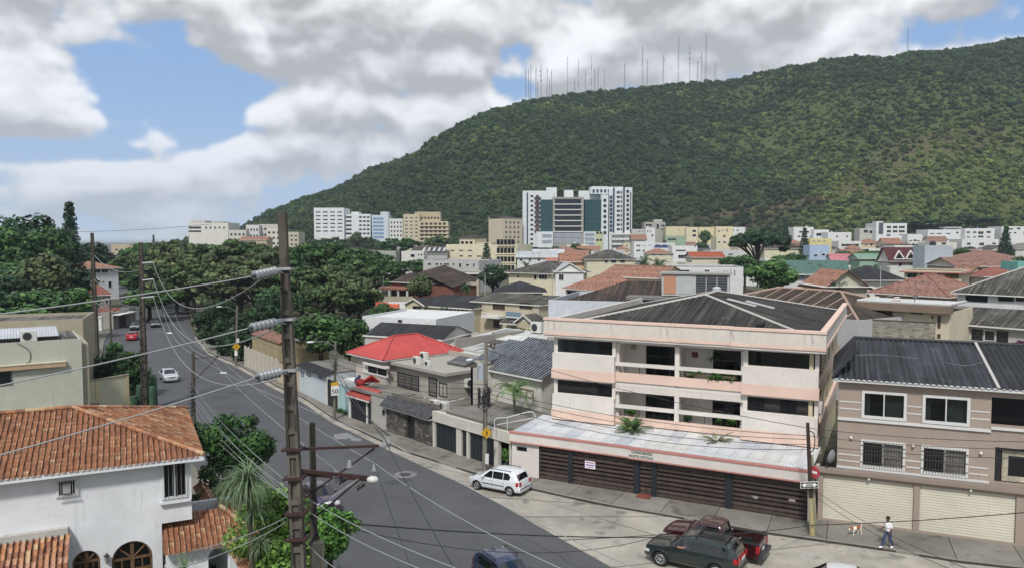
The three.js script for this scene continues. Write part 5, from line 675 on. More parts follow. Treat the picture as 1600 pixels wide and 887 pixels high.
// the near transmission mast: leaning slightly
const m1=atDepth(440.5,333,20.3),m2=atDepth(467,887,19.9),mdir=m1.clone().sub(m2).normalize(),mbase=m2.clone().addScaledVector(mdir, -m2.y/mdir.y),mlen=m1.distanceTo(mbase);
const onMast=(u, v)=>{ const t=(v - 333)/(887 - 333);return m1.clone().lerp(m2,t);};
const nearIns=[];
{
  const M=thing('power_pole', 'tall weathered concrete power pole with three long insulator strings', 'utility pole', mbase.toArray());lean(M, mdir);const ym=mlen - (372 - 333)/1200*20;
  part('shaft', mastGeo(ym - 1.4,.42,.27),poleM, M);part('shaft_top', [bx(-.105,.105,ym - 1.4,mlen, -.1,.1)],poleDark, M);
  const loc=p=>M.worldToLocal(p.clone()); M.updateMatrixWorld(true);
  for (const [vm, u1,v1] of [[420,392,432],[498,386,513],[577,398,590]]) {
    const p0=onMast(0,vm),p1=atDepth(u1,v1,18.6);nearIns.push(p1);const L0=loc(p0),L1=loc(p1),d=L1.clone().sub(L0),len=d.length();d.normalize();
    part('band', [bx(-.2,.2,L0.y - .03,L0.y+.04,-.18,.18)],clampM, M);const g=new THREE.Group();g.name = 'insulator_string'; M.add(g);
    part('bracket', [bar(L0,L0.clone().addScaledVector(d, len*.32),.05,8),bar(L0.clone().add(new THREE.Vector3(0,-.12,0)),L0.clone().addScaledVector(d, len*.3),.03,6)],clampM, g);part('rod', bar(L0.clone().addScaledVector(d, len*.3),L1,.035,6),mat(0x3a3c3e, null, .6),g);
    for (let i=0;i<6;i++) { const c=L0.clone().addScaledVector(d, len*(.36+i*.105));const ds=new THREE.CylinderGeometry(.07,.125,.035,18);ds.applyQuaternion(new THREE.Quaternion().setFromUnitVectors(new THREE.Vector3(0,1,0),d));ds.translate(c.x, c.y, c.z);part('disc', ds, porcelain, g);}
  }
  for (const v of [700,745,800,840]) { const L=loc(onMast(0,v));part('band', bx(-.27,.27,L.y - .03,L.y+.03,-.21,.21),rustBrown, M);}
}
// the shorter pole beside it, with steel cross-arms carrying insulators
const armIns={};
{
  const d=21.4,tp=atDepth(487.5,660,d),P=thing('distribution_pole', 'dark round pole with rusty steel cross-arms beside the tall concrete pole', 'utility pole', [tp.x, 0,tp.z]);const sh=new THREE.CylinderGeometry(.085,.16,tp.y, 12);sh.translate(0,tp.y/2,0);part('shaft', sh, poleDark, P);const L=(u, v, dd)=>{ const p=atDepth(u, v, dd);return [p.x - tp.x, p.y, p.z - tp.z];};
  const ba=(n, a, b, w, h, m=rustBrown)=>part(n, beam(a, b, w, h),m, P);
  ba('cross_arm', L(468,701,20.6),L(592,696,20.9),.07,.07);ba('cross_arm', L(450,733,20.0),L(578,746,20.9),.08,.09);ba('cross_arm', L(455,738,20.8),L(575,749,21.5),.08,.09);ba('brace', L(475,778,21.2),L(585,700,21.0),.05,.05);ba('brace', L(478,820,21.4),L(562,748,21.2),.05,.05);ba('brace', L(497,790,21.6),L(560,748,21.2),.05,.05,clampM);
  const pin=(u, v, dd, key)=>{ const b=L(u, v, dd),g=new THREE.Group();g.name = 'pin_insulator';g.position.set(...b); P.add(g);const bd=new THREE.CylinderGeometry(.04,.07,.2,12);bd.translate(0,.2,0);part('bell', bd, mat(0x8b8e90,null, .4),g);part('skirt', new THREE.CylinderGeometry(.09,.09,.03,14).translate(0,.12,0),porcelain, g);part('pin', bar([0,-.05,0],[0,.12,0],.02),metalGrey, g);armIns[key]=atDepth(u, v, dd).add(new THREE.Vector3(0,.32,0));};
  pin(601,703,20.9,'a');pin(585,741,21,'b');pin(525,752,20.7,'c');pin(608,698,21.2,'d');pin(546,736,20.6,'e');
  for (const [u, v, u2,v2] of [[541,747,528,754],[570,755,556,764]]) { const a=L(u, v, 20.9),b=L(u2,v2,20.6);const g=new THREE.Group();g.name = 'strain_insulator'; P.add(g);part('rod', bar(a, b, .02),wireWhite, g);for (let i=0;i<3;i++) { const c=new THREE.Vector3(...a).lerp(new THREE.Vector3(...b),.2+i*.3),sp=new THREE.SphereGeometry(.065,10,8);sp.translate(c.x, c.y, c.z);part('disc', sp, mat(0x2c2622,null, .3),g);} }
  const pot=new THREE.SphereGeometry(.11,14,10);pot.scale(1.5,.95,1);const pp=L(582,749,20.7);pot.translate(...pp);part('lamp_head', pot.scale(1,1,1),mat(0xbcbcb9,null, .4),P);
  for (const v of [790,830,870]) { const q=L(491,v, d);part('cable_bundle', tube([[q[0] - .12,q[1]+.5,.1],[q[0]+.1,q[1]+.2,.16],[q[0] - .02,q[1] - .3,.14],[q[0]+.14,q[1] - .9,.1]],.035,16,5),wireDark, P);}
  part('junction_box', bx(.02,.3,L(0,880,d)[1] - .5,L(0,832,d)[1] - .2,.05,.3),mat(0x8a867c, 'grimy', .8),P);
}
// tall poles along the left kerb
function tallPole(lab, ut, vt, ub, vb, wb, wt) { const b=onGround(ub, vb),d = -b.z, t=atDepth(ut, vt, d),dir=t.clone().sub(b);const M=thing('power_pole', lab, 'utility pole', b.toArray());lean(M, dir);part('shaft', mastGeo(dir.length(),wb, wt),poleDark, M); M.updateMatrixWorld(true);return M;}
const P2=tallPole('tall concrete power pole carrying three white stand-off arms by the cactus', 219,380,226,641,.62,.34),P3=tallPole('tall concrete power pole beside the white three-storey house', 143,364,150,566,.72,.36);
const p2=onGround(226,641),d2 = -p2.z, arm2=[],d3 = -onGround(150,566).z;
for (const [v0,ue, ve] of [[411,238,410],[438,239,436],[465,239,463]]) { const a=atDepth(221,v0,d2),b=atDepth(ue, ve, d2 - 1.2);const q=P2.worldToLocal(a.clone()),r=P2.worldToLocal(b.clone());part('stand_off_arm', bar(q, r, .07,8),mat(0xb5b7b6,null, .5),P2);arm2.push(b);}
{ const a=P2.worldToLocal(atDepth(226,523,d2)),b=P2.worldToLocal(atDepth(262,520,d2 - 2));streetLight(P2,a.toArray(),b.toArray());for (const v of [560,580,600,620]) { const q=P2.worldToLocal(atDepth(225,v, d2));part('cable_bundle', tube([[q.x - .3,q.y+.8,.35],[q.x+.25,q.y+.2,.4],[q.x - .2,q.y - .5,.38],[q.x+.2,q.y - 1,.35]],.05,14,5),wireDark, P2);} }
// lesser poles
function pole(name, lab, cat, ut, vt, ub, vb, r, m, y=Y0,opt={}) { const b=onGround(ub, vb, y),t=atDepth(ut, vt, -b.z),dir=t.clone().sub(b),h=dir.length();const P=thing(name, lab, cat, b.toArray());lean(P, dir);const g=new THREE.CylinderGeometry(r*(opt.taper ?? .65),r, h, opt.seg || 12);g.translate(0,h/2,0);part('shaft', g, m, P); P.h=h; P.d = -b.z; P.updateMatrixWorld(true); P.L=(u, v, dd=0)=>P.worldToLocal(atDepth(u, v, P.d+dd)).toArray(); P.at=(v, dd=0)=>atDepth(lerp(ut, ub, (v - vt)/(vb - vt)),v, P.d+dd);return P;}
function plate(parent, name, pos, ry, geo, m) { const o=part(name, geo, m, parent);o.position.set(...pos);o.rotation.y=ry;return o;}
const diamond=s=>{ const g=new THREE.BoxGeometry(s, s, .03);g.rotateZ(Math.PI/4);return g;};
const yellow=mat(0xc79a1e, null, .5),signBlack=mat(0x141414,null, .6),signWhite=mat(0xd8d8d4,null, .5);
function pedSign(name, lab, parent, pos, s, shape) { const g=thing(name, lab, 'sign', pos);g.rotation.y=.35;part('plate', shape || diamond(s),yellow, g);if (!shape) part('border', (()=>{ const sh=new THREE.Shape();const k=s*.62;sh.moveTo(0,k);sh.lineTo(k, 0);sh.lineTo(0,-k);sh.lineTo(-k, 0);const h=new THREE.Path();const j=s*.57;h.moveTo(0,j);h.lineTo(-j, 0);h.lineTo(0,-j);h.lineTo(j, 0);sh.holes.push(h);const q=new THREE.ShapeGeometry(sh);q.translate(0,0,.018);return q;})(),signBlack, g);const z=.02,k=s*.5;const c=new THREE.CircleGeometry(k*.14,10);c.translate(0,k*.6,z);part('walker_symbol', [c, bar([0,k*.42,z],[-k*.03,-k*.05,z],k*.11,5),bar([0,0,z],[-k*.28,-k*.62,z],k*.07,5),bar([0,0,z],[k*.25,-k*.6,z],k*.07,5),bar([0,k*.35,z],[k*.3,k*.02,z],k*.05,5),bar([0,k*.35,z],[-k*.3,k*.08,z],k*.05,5)],signBlack, g);return g;}
// pole in front of the navy garages: transformer can, cut-outs, cable tangle, crossing sign
const PA=pole('utility_pole', 'utility pole with transformer can and cable tangle in front of navy garages', 'utility pole', 759.5,533,757,738,.19,mat(0x86837c, 'pole', .95));
{
  const c=PA.L(751,580),can=new THREE.CylinderGeometry(.26,.26,1.0,16);can.translate(c[0],c[1],c[2]+.1);part('transformer_can', can, mat(0xa3abb2,null, .45,{ metal: .2 }),PA);part('can_bracket', [bar([0,c[1]+.3,0],[c[0],c[1]+.3,c[2]],.04),bar([0,c[1] - .3,0],[c[0],c[1] - .3,c[2]],.04)],metalGrey, PA);
  const f=rng(21);for (let i=0;i<12;i++) { const v=rr(598,640,f),p=PA.L(758,v);part('cable_tangle', tube([[p[0]+rr(-.5,.5,f),p[1]+.4,.2],[p[0]+rr(-.3,.3,f),p[1],.28],[p[0]+rr(-.6,.6,f),p[1] - .3,.22],[p[0],p[1] - .8,.2]],.03,14,5),wireDark, PA);}
  for (const [u, v0,v1] of [[748,606,637],[764,606,637]]) { const a=PA.L(u, v0),b=PA.L(u, v1);part('cut_out', bar(a, b, .055,8),mat(0x33342f, null, .6),PA);} const t=PA.L(762,538);part('top_rack', [bar([0,t[1],0],[.55,t[1] - .25,.1],.04),bar([.15,t[1]+.2,.1],[.6,t[1],.2],.03)],ironBlack, PA);for (const q of [[.55,-.2],[.35,0],[.62,.05]]) { const s=new THREE.SphereGeometry(.1,10,8);s.translate(q[0],t[1]+q[1],.15);part('spool', s, mat(0x3a2a28,null, .5),PA);}
  streetLight(PA, [0,PA.L(757,572)[1],0],PA.L(737,561,-1.5));const r=PA.L(755,646);part('meter_box', bx(.05,.3,PA.L(0,712)[1],PA.L(0,697)[1],.15,.35),mat(0xc3c3bf, null, .6),PA);
  const sp=PA.at(676,-.3);pedSign('crossing_sign', 'yellow diamond pedestrian sign on the pole before the navy garages', null, [sp.x+.12,sp.y, sp.z],.62);
}
// wooden pole at the corner of the carport with one-way sign
const PB=pole('utility_pole', 'weathered wooden pole with one-way sign at the carport corner', 'utility pole', 1262.5,660,1270,836,.15,mat(0x4d3b33,'bark', .95),Y0,{ taper: .62 });
{
  const foot=new THREE.CylinderGeometry(.135,.165,2.2,12);foot.translate(0,1.1,0);part('pale_base', foot, mat(0xa8a17c, 'grimy', .9),PB);part('guy_post', bar([.26,0,-.15],[.2,4.6,-.15],.1,8),mat(0x8f8b7c, 'grimy', .9),PB);
  const k=PB.L(1268,683);part('bracket_loop', tube([[0,k[1]+.4,0],[.25,k[1]+.3,.1],[.32,k[1],.1],[.22,k[1] - .7,.1],[0,k[1] - .9,0]],.03,16,5),rustBrown, PB);
  const sp=PB.at(757,-.35),s=thing('one_way_sign', 'black and white double arrow one-way sign on the wooden pole', 'sign', [sp.x - .06,sp.y, sp.z],.08);part('plate', bx(-.52,.52,-.19,.19,0,.025),signWhite, s);part('black_field', bx(-.49,.49,-.16,.16,.025,.03),signBlack, s);const sh=new THREE.Shape(); [[-.46,0],[-.28,.13],[-.28,.075],[.28,.075],[.28,.13],[.46,0],[.28,-.13],[.28,-.075],[-.28,-.075],[-.28,-.13]].forEach((p, i)=>i ? sh.lineTo(...p) : sh.moveTo(...p));part('double_arrow', new THREE.ExtrudeGeometry(sh, { depth: .004,bevelEnabled: false }).translate(0,0,.03),signWhite, s);part('print', [bx(-.2,.2,-.035,.035,.0345,.038)],mat(0x4a4a4a, null, .7),s);
  const rp=PB.at(740,-.1),rs=thing('stop_sign', 'red traffic sign seen edge-on behind the one-way sign', 'sign', [rp.x+.24,rp.y+.1,rp.z],-.95);const oc=new THREE.CylinderGeometry(.36,.36,.03,8);oc.rotateX(Math.PI/2);oc.rotateZ(Math.PI/8);part('plate', oc, mat(0xa83a44,null, .5),rs);part('white_print', [bx(-.2,.2,-.07,.07,.016,.02)],signWhite, rs);
}
// pole with speed sign before the cyan wall
const PC=pole('street_light_pole', 'street light pole with a speed sign before the cyan wall', 'street light', 524,532,522,655,.16,mat(0x77746d, 'pole', .95));
{ streetLight(PC, [0,PC.L(523,541)[1],0],PC.L(489,534,-1));const f=rng(3);for (let i=0;i<4;i++) { const p=PC.L(523,563+i*4);part('cable_tangle', tube([[p[0] - .4,p[1]+.3,.2],[p[0]+.3,p[1],.25],[p[0] - .2,p[1] - .5,.2]],.03,10,4),wireDark, PC);}
  const sp=PC.at(607,-.3),s=thing('speed_sign', 'white speed limit sign with yellow header on the street light pole', 'sign', [sp.x, sp.y, sp.z],.55);part('plate', bx(-.36,.36,-.62,.3,0,.025),signWhite, s);part('header', bx(-.36,.36,.301,.62,0,.025),yellow, s);const { TextGeometry }=await import('three/addons/geometries/TextGeometry.js');const t=new TextGeometry('50', { font: globalThis.__font, size: .42,depth: .01,curveSegments: 4 });t.translate(-.32,-.45,.026);part('digits', t, signBlack, s);}
// far light pole with yellow sign by the bend, and the school sign on the pavement
const PD=pole('street_light_pole', 'street light pole with a yellow arrow sign by the dark hedge', 'street light', 370,478,368.5,570,.2,mat(0x77746d, 'pole', .95));{ streetLight(PD, [0,PD.L(369,487)[1],0],PD.L(345,479,-1));const sp=PD.at(541,-.3);pedSign('crossing_sign', 'yellow diamond sign on the light pole by the dark hedge', null, [sp.x, sp.y, sp.z],.75);part('pole_band', bar([0,PD.L(368,555)[1],0],[0,PD.L(368,546)[1],0],.23,10),signWhite, PD);part('meter_box', bx(.1,.45,PD.L(368,534)[1],PD.L(368,528)[1],.1,.4),mat(0xb9bab8,null, .6),PD);}
{ const b=onGround(407,578,Y0),d = -b.z, t=atDepth(407,559,d);const g=thing('school_sign', 'yellow school children sign on a post before the panelled fence', 'sign', [b.x, Y0,b.z],.4);part('post', bar([0,0,0],[0,t.y+.4 - Y0,0],.04,8),metalGrey, g);const s=new THREE.Shape(),k=.62; [[-k, -k],[k, -k],[k, .2],[0,.8],[-k, .2]].forEach((p, i)=>i ? s.lineTo(...p) : s.moveTo(...p));part('plate', new THREE.ExtrudeGeometry(s, { depth: .03,bevelEnabled: false }).translate(0,t.y - Y0,.045),yellow, g);const z=.082,y0=t.y - Y0;for (const x of [-.18,.18]) { const c=new THREE.CircleGeometry(.09,10);c.translate(x, y0+.28,z);part('child_symbol', [c, bar([x, y0+.15,z],[x, y0 - .15,z],.09,5),bar([x, y0 - .1,z],[x - .1,y0 - .5,z],.05,5),bar([x, y0 - .1,z],[x+.1,y0 - .5,z],.05,5)],signBlack, g);} }
// short pole with arm and lamp on the far kerb
const PE=pole('utility_pole', 'dark utility pole with steel bracket and street lamp by the round bush', 'utility pole', 301,549,302,672,.2,poleDark, 0);
{ const a=PE.L(301,560),b=PE.L(340,556,-.8);part('cross_arm', beam([0,a[1],0],b, .07,.07),rustBrown, PE);part('brace', beam([0,PE.L(302,596)[1],0],b, .06,.06),rustBrown, PE);streetLight(PE, [0,PE.L(302,600)[1],0],PE.L(345,582,-1),metalGrey);const f=rng(8);for (let i=0;i<7;i++) { const p=PE.L(301,606+i*6);part('cable_tangle', tube([[p[0] - rr(.2,.6,f),p[1]+.5,.2],[p[0]+.25,p[1]+.1,.28],[p[0] - .2,p[1] - .4,.22]],.035,10,4),wireDark, PE);} }
const PF=pole('utility_pole', 'thin dark utility pole on the left pavement by the red car', 'utility pole', 171,468,173,541,.17,poleDark, 0);part('cross_arm', beam(PF.L(171,492),PF.L(190,476,-1),.08,.08),rustBrown, PF);streetLight(PF, [0,PF.L(172,490)[1],0],PF.L(200,486,-1.5));
pole('bollard_post', 'slim dark post at the kerb return by the hedge', 'post', 315,512,315,538,.09,poleDark, 0);
for (const [u, vt, vb, dd, lab] of [[599,428,466,170,'slim street light before the brick house'],[758,428,466,175,'slim street light before the round garden tree'],[863,420,466,150,'slim white street light beside the cream grey-roofed house'],[1377,417,442,150,'slim street light among dark roofs'],[1383,465,500,95,'slim lamp post before the beige house with brown fascia']]) { const t=atDepth(u, vt, dd),gy=T(t.x, dd),g=thing('street_light', lab, 'street light', [t.x, gy, t.z]);part('shaft', bar([0,0,0],[0,t.y - gy, 0],.11,8,.07),mat(0xa3a5a4,null, .6),g);streetLight(g, [0,t.y - gy - .1,0],[1.1,t.y - gy+.05,.3]);}
// ---------------------------------------------------------------- overhead lines
function wire(lab, group, a, b, sag, r, m, mid) { const pts=[];for (let i=0;i <= 16;i++) { const t=i/16,p=a.clone().lerp(b, t);p.y -= sag*4*t*(1 - t);pts.push(p);} return solo('overhead_line', new THREE.TubeGeometry(new THREE.CatmullRomCurve3(pts),24,r, 5),m, lab, 'cable', group);}
const GL = 'lines strung between the poles';
const endL=[[-260,520,14],[-260,652,14],[-260,780,14]];const slab=['thick pale line from the topmost insulator string of the tall concrete pole', 'thick pale line from the middle insulator string of the tall concrete pole', 'thick pale line from the lowest insulator string of the tall concrete pole'];
nearIns.forEach((p, i)=>wire(slab[i],null, p, atDepth(...endL[i]),.08,.017,wireWhite));
const jl=['sagging line from the top stand-off arm to the tall concrete pole', 'sagging line from the middle stand-off arm to the tall concrete pole', 'sagging line from the lowest stand-off arm to the tall concrete pole'];
arm2.forEach((p, i)=>wire(jl[i],null, p, onMast(0,[424,512,590][i]).add(new THREE.Vector3(-.3,0,.2)),[2.4,2.6,2.8][i],.02,wireWhite));
[[398,146],[436,146],[470,147]].forEach(([v, u],i)=>wire('line running back from the stand-off arms towards the white three-storey house', GL, arm2[i],atDepth(u, v, d3),1.6,.03,wireWhite));
const far3=[[120,352],[121,366],[122,384]]; 
wire('thin dark line crossing the sky beside the tall conifer', null, atDepth(60,362,150),atDepth(330,350,140),.5,.035,wireDark);
// conductors running down the avenue to the steel cross-arms and on
const PEt=[PE.at(552,-.2),atDepth(330,560,PE.d - .5),atDepth(340,557,PE.d - .8)];
[['a', 0],['b', 2],['c', 1]].forEach(([k, i])=>wire('pale conductor from the bracketed pole to the rusty cross-arms', GL, PEt[i],armIns[k],.35,.014,wireWhite));
wire('pale conductor from the outer cross-arm insulator over the forecourt', GL, armIns.a, atDepth(1180,965,15),.25,.012,wireWhite);wire('pale conductor from the outer cross-arm insulator over the forecourt', GL, armIns.b, atDepth(990,935,14),.25,.012,wireWhite);
PEt.forEach((p, i)=>wire('conductor running up the avenue beyond the bracketed pole', GL, p, atDepth([255,262,272][i],[489,492,490][i],150),1.4,.03,wireWhite));
// bundles low on the near poles
const low=[[[470,770],[300,600],62],[[475,795],[300,612],62],[[472,782],[302,622],62],[[480,800],[304,634],62],[[468,790],[303,645],62]];
low.forEach(([a, b, d])=>wire('slack service line from the bracketed pole to the dark round pole', 'slack service lines above the villa garden', atDepth(...b, PE.d),atDepth(...a, 21),.5,.011,wireWhite));
[[[482,780],[760,905],12],[[484,800],[700,905],12],[[480,850],[560,905],16]].forEach(([a, b, d])=>wire('pale service line dropping from the dark round pole over the asphalt', 'service lines over the asphalt', atDepth(...a, 21),atDepth(...b, d),.12,.012,wireWhite));
[[[478,790],[300,860],17],[[470,800],[280,887],16]].forEach(([a, b, d])=>wire('pale service line from the near poles towards the villa porch', 'service lines to the villa', atDepth(...a, 20.5),atDepth(...b, d),.15,.012,wireWhite));
// the dark line across the road to the carport corner and beyond
wire('thick dark cable crossing the road from the near poles to the wooden pole', null, atDepth(540,817,21.2),PB.at(820,-.2),.55,.022,wireDark);wire('thick dark cable passing the man in front of the shutters', null, PB.at(820,-.2),atDepth(1640,797,33),.1,.022,wireDark);wire('thin dark cable sagging across the asphalt to the dark green car', null, atDepth(540,824,21.2),atDepth(1080,819,34),1.0,.012,wireDark);
wire('dark cable hanging steeply from the cross-arm towards the asphalt', 'dark drop cables from the cross-arms', armIns.a, atDepth(720,905,13),.1,.01,wireDark);wire('dark cable hanging steeply from the cross-arm towards the asphalt', 'dark drop cables from the cross-arms', armIns.b, atDepth(650,905,15),.1,.01,wireDark);
wire('dark line rising from the cross-arm to the pole before the navy garages', 'dark lines from the cross-arms to the far pavement', armIns.a, PC.at(560),.5,.018,wireDark);wire('dark line rising from the cross-arm to the pole before the navy garages', 'dark lines from the cross-arms to the far pavement', armIns.d, PC.at(575),.6,.018,wireDark);
// telephone lines along the fronts: light pole - garage pole - wooden pole - right edge
const rowW=(vs1,vs2,A, B, dd, sag, lab)=>vs1.forEach((v, i)=>wire(lab, 'telephone lines along the house fronts', A.at(v, dd),B.at(vs2[i],dd),sag+i*.12,.018,wireDark));
rowW([560,568,576,584,592],[600,607,614,622,630],PC, PA, -.2,.5,'dark telephone line slung before the red-roofed and grey houses');rowW([545,606,613,620,628],[668,680,686,694,702],PA, PB, -.25,.45,'dark telephone line slung before the peach banded apartment block');
[[668,690],[680,702],[694,716]].forEach(([a, b])=>wire('dark telephone line slung before the brown house', 'telephone lines along the house fronts', PB.at(a, -.2),atDepth(1650,b, 36),.2,.016,wireDark));
rowW([486,500,512],[545,556,566],PD, PC, -.2,.6,'dark telephone line slung along the white street walls');
[[840,1250],[856,1240]].forEach(([v, u],i)=>wire('dark cable from the wooden pole foot over the pavement to the right', 'low cables at the wooden pole', PB.at(760+i*10,-.2),atDepth(1560,905+i*12,26),.4,.012,wireDark));
// ---------------------------------------------------------------- vehicles
const carPaint=(c, r=.28)=>new THREE.MeshPhysicalMaterial({ color: c, roughness: r, metalness: .15,clearcoat: 1,clearcoatRoughness: .06 });
const tyreM=mat(0x1b1b1c, null, .85),rimM=mat(0xb5b8ba, null, .3,{ metal: .7 }),blackTrim=mat(0x17181a, null, .6),carGlass=new THREE.MeshPhysicalMaterial({ color: 0x0b0f12,roughness: .04,metalness: 0,specularIntensity: 1,clearcoat: 1,clearcoatRoughness: .02 }),lampRed=mat(0x9a1c20,null, .2),lampClear=mat(0xc9cccb, null, .15),plateM=mat(0xcfcfcb, null, .5);
const CSG=new Evaluator(); CSG.attributes=['position', 'normal'];
// s: L length, W width, top [[x,y]...] roofline front to rear (x from 0 front to L rear),belt height, sill, tumble
function carMesh(s) {
  const tp=x=>{ const T2=s.top;for (let i=1;i<T2.length;i++) if (x <= T2[i][0]) { const t=(x - T2[i - 1][0])/(T2[i][0] - T2[i - 1][0]);return lerp(T2[i - 1][1],T2[i][1],t);} return T2[T2.length - 1][1];};
  const hw=x=>{ const e=.5*s.W;const f=Math.min(1,.80+.2*Math.sin(Math.min(1,x/(s.L*.14))*Math.PI/2)),r=Math.min(1,.86+.14*Math.sin(Math.min(1,(s.L - x)/(s.L*.10))*Math.PI/2));return e*Math.min(f, r);};
  const prof=x=>{ const t=Math.max(tp(x),s.sill+.3),w=hw(x),b=Math.min(s.belt, t - .03),gh=Math.max(0,t - s.belt);const k=clamp(gh/.5);const rw=w*lerp(.93,s.tumble, k);return [[s.sill, w*.90],[s.sill+.1,w*.965],[lerp(s.sill, b, .5),w],[b - .05,w*.985],[b, w*.965],[lerp(b, t, .55),lerp(w*.955,rw*1.06,k)],[t - .07*k - .015,rw],[t - .008,rw*.90],[t+.015,rw*.55],[t+.022,0]];};
  const xs=[];for (let i=0;i <= 64;i++) xs.push(s.L*(.5 - .5*Math.cos(Math.PI*i/64))*.5+s.L*i/64*.5);
  const n=10,p=[],idx=[];const ring=2*n - 1;
  for (const x of xs) { const P=prof(Math.min(s.L - .001,Math.max(.001,x)));const end=Math.min(1,Math.min(x, s.L - x)/.16),q=.93+.07*Math.sqrt(Math.max(0,1 - (1 - end) ** 2));for (let i=0;i<ring;i++) { const k=i<n ? i : 2*n - 2 - i, sg=i<n ? 1 : -1;p.push(x, P[k][0],sg*P[k][1]*q);} }
  for (let i=0;i<xs.length - 1;i++) for (let j=0;j<ring;j++) { const a=i*ring+j, b=i*ring+(j+1) % ring, c=(i+1)*ring+(j+1) % ring, d=(i+1)*ring+j;idx.push(a, b, c, a, c, d);}
  for (const [i, fl] of [[0,1],[xs.length - 1,0]]) for (let j=1;j<ring - 1;j++) { const a=i*ring;fl ? idx.push(a, a+j+1,a+j) : idx.push(a, a+j, a+j+1);}
  let g=new THREE.BufferGeometry();g.setAttribute('position', new THREE.Float32BufferAttribute(p, 3));g.setIndex(idx);g.computeVertexNormals();
  let br=new Brush(g);br.updateMatrixWorld();
  for (const wx of s.wheels) for (const sd of [-1,1]) { const c=new THREE.CylinderGeometry(s.wr+.075,s.wr+.075,.5,28);c.rotateX(Math.PI/2);c.translate(wx, s.wr+.01,sd*(s.W/2 - .02));const gg=c.toNonIndexed();gg.deleteAttribute('uv');const b2=new Brush(mergeVertices(gg));b2.updateMatrixWorld();br=CSG.evaluate(br, b2,SUBTRACTION);br.updateMatrixWorld();}
  const sideZ=(x, y)=>{ const P=prof(x);for (let i=1;i<P.length;i++) if (y <= P[i][0]) { const t=(y - P[i - 1][0])/Math.max(1e-4,P[i][0] - P[i - 1][0]);return lerp(P[i - 1][1],P[i][1],clamp(t));} return 0;};
  return { geo: br.geometry, sideZ, tp, prof, hw };
}
function sidePatch(c, poly, sd, out=.012) { // polygon in x,y laid on the flank
  const sh=new THREE.Shape();poly.forEach((p, i)=>i ? sh.lineTo(...p) : sh.moveTo(...p));let xs=poly.map(p=>p[0]),x0=Math.min(...xs),x1=Math.max(...xs),ys=poly.map(p=>p[1]),y0=Math.min(...ys),y1=Math.max(...ys);const N=14,K=6,p=[],idx=[]; // sample spans
  const span=x=>{ let lo=1e9,hi = -1e9;for (let i=0;i<poly.length;i++) { const a=poly[i],b=poly[(i+1) % poly.length];if ((x >= Math.min(a[0],b[0]) - 1e-6) && (x <= Math.max(a[0],b[0])+1e-6)) { if (Math.abs(b[0] - a[0])<1e-6) { lo=Math.min(lo, a[1],b[1]);hi=Math.max(hi, a[1],b[1]);} else { const t=(x - a[0])/(b[0] - a[0]),y=lerp(a[1],b[1],t);lo=Math.min(lo, y);hi=Math.max(hi, y);} } } return [lo, hi];};
  for (let i=0;i <= N;i++) { const x=lerp(x0,x1,i/N),[lo, hi]=span(x);for (let j=0;j <= K;j++) { const y=lerp(lo, hi, j/K);p.push(x, y, sd*(c.sideZ(x, y)+out));if (i && j) { const a=(i - 1)*(K+1)+j - 1,b=i*(K+1)+j - 1;sd>0 ? idx.push(a, b, b+1,a, b+1,a+1) : idx.push(a, b+1,b, a, a+1,b+1);} } }
  const g=new THREE.BufferGeometry();g.setAttribute('position', new THREE.Float32BufferAttribute(p, 3));g.setIndex(idx);g.computeVertexNormals();return g;
}
function topPatch(c, x0,x1,k=.82,out=.012,y0f=0) { const N=8,K=8,p=[],idx=[];for (let i=0;i <= N;i++) { const x=lerp(x0,x1,i/N),P=c.prof(x),w=P[6][1]*lerp(k, k, i/N);for (let j=0;j <= K;j++) { const z=lerp(-w, w, j/K),e=Math.abs(z)/P[6][1];p.push(x, c.tp(x)+.022 - .035*e*e+out, z);if (i && j) { const a=(i - 1)*(K+1)+j - 1,b=i*(K+1)+j - 1;idx.push(a, a+1,b+1,a, b+1,b);} } } const g=new THREE.BufferGeometry();g.setAttribute('position', new THREE.Float32BufferAttribute(p, 3));g.setIndex(idx);g.computeVertexNormals();return g;}
function wheel(parent, x, z, r, w) { const g=new THREE.Group();g.name = 'wheel';g.position.set(x, r, z);parent.add(g);const sd=Math.sign(z);const t=new THREE.LatheGeometry([[r*.62,-w/2],[r*.9,-w/2],[r, -w/2+.03],[r, w/2 - .03],[r*.9,w/2],[r*.62,w/2]].map(q=>new THREE.Vector2(...q)),26);t.rotateX(Math.PI/2);part('tyre', t, tyreM, g);const rim=[];const d=new THREE.CylinderGeometry(r*.64,r*.64,.03,24);d.rotateX(Math.PI/2);d.translate(0,0,sd*(w/2 - .07));part('brake_disc', d, mat(0x2a2b2d, null, .6),g);for (let i=0;i<7;i++) { const a=i/7*6.283;rim.push(beam([Math.cos(a)*.04,Math.sin(a)*.04,sd*(w/2 - .02)],[Math.cos(a)*r*.6,Math.sin(a)*r*.6,sd*(w/2 - .015)],.05,.03));} const ring=new THREE.TorusGeometry(r*.6,.028,6,26);ring.translate(0,0,sd*(w/2 - .015));rim.push(ring);const hub=new THREE.CylinderGeometry(.06,.06,.05,12);hub.rotateX(Math.PI/2);hub.translate(0,0,sd*(w/2 - .02));rim.push(hub);part('rim', rim, rimM, g);}
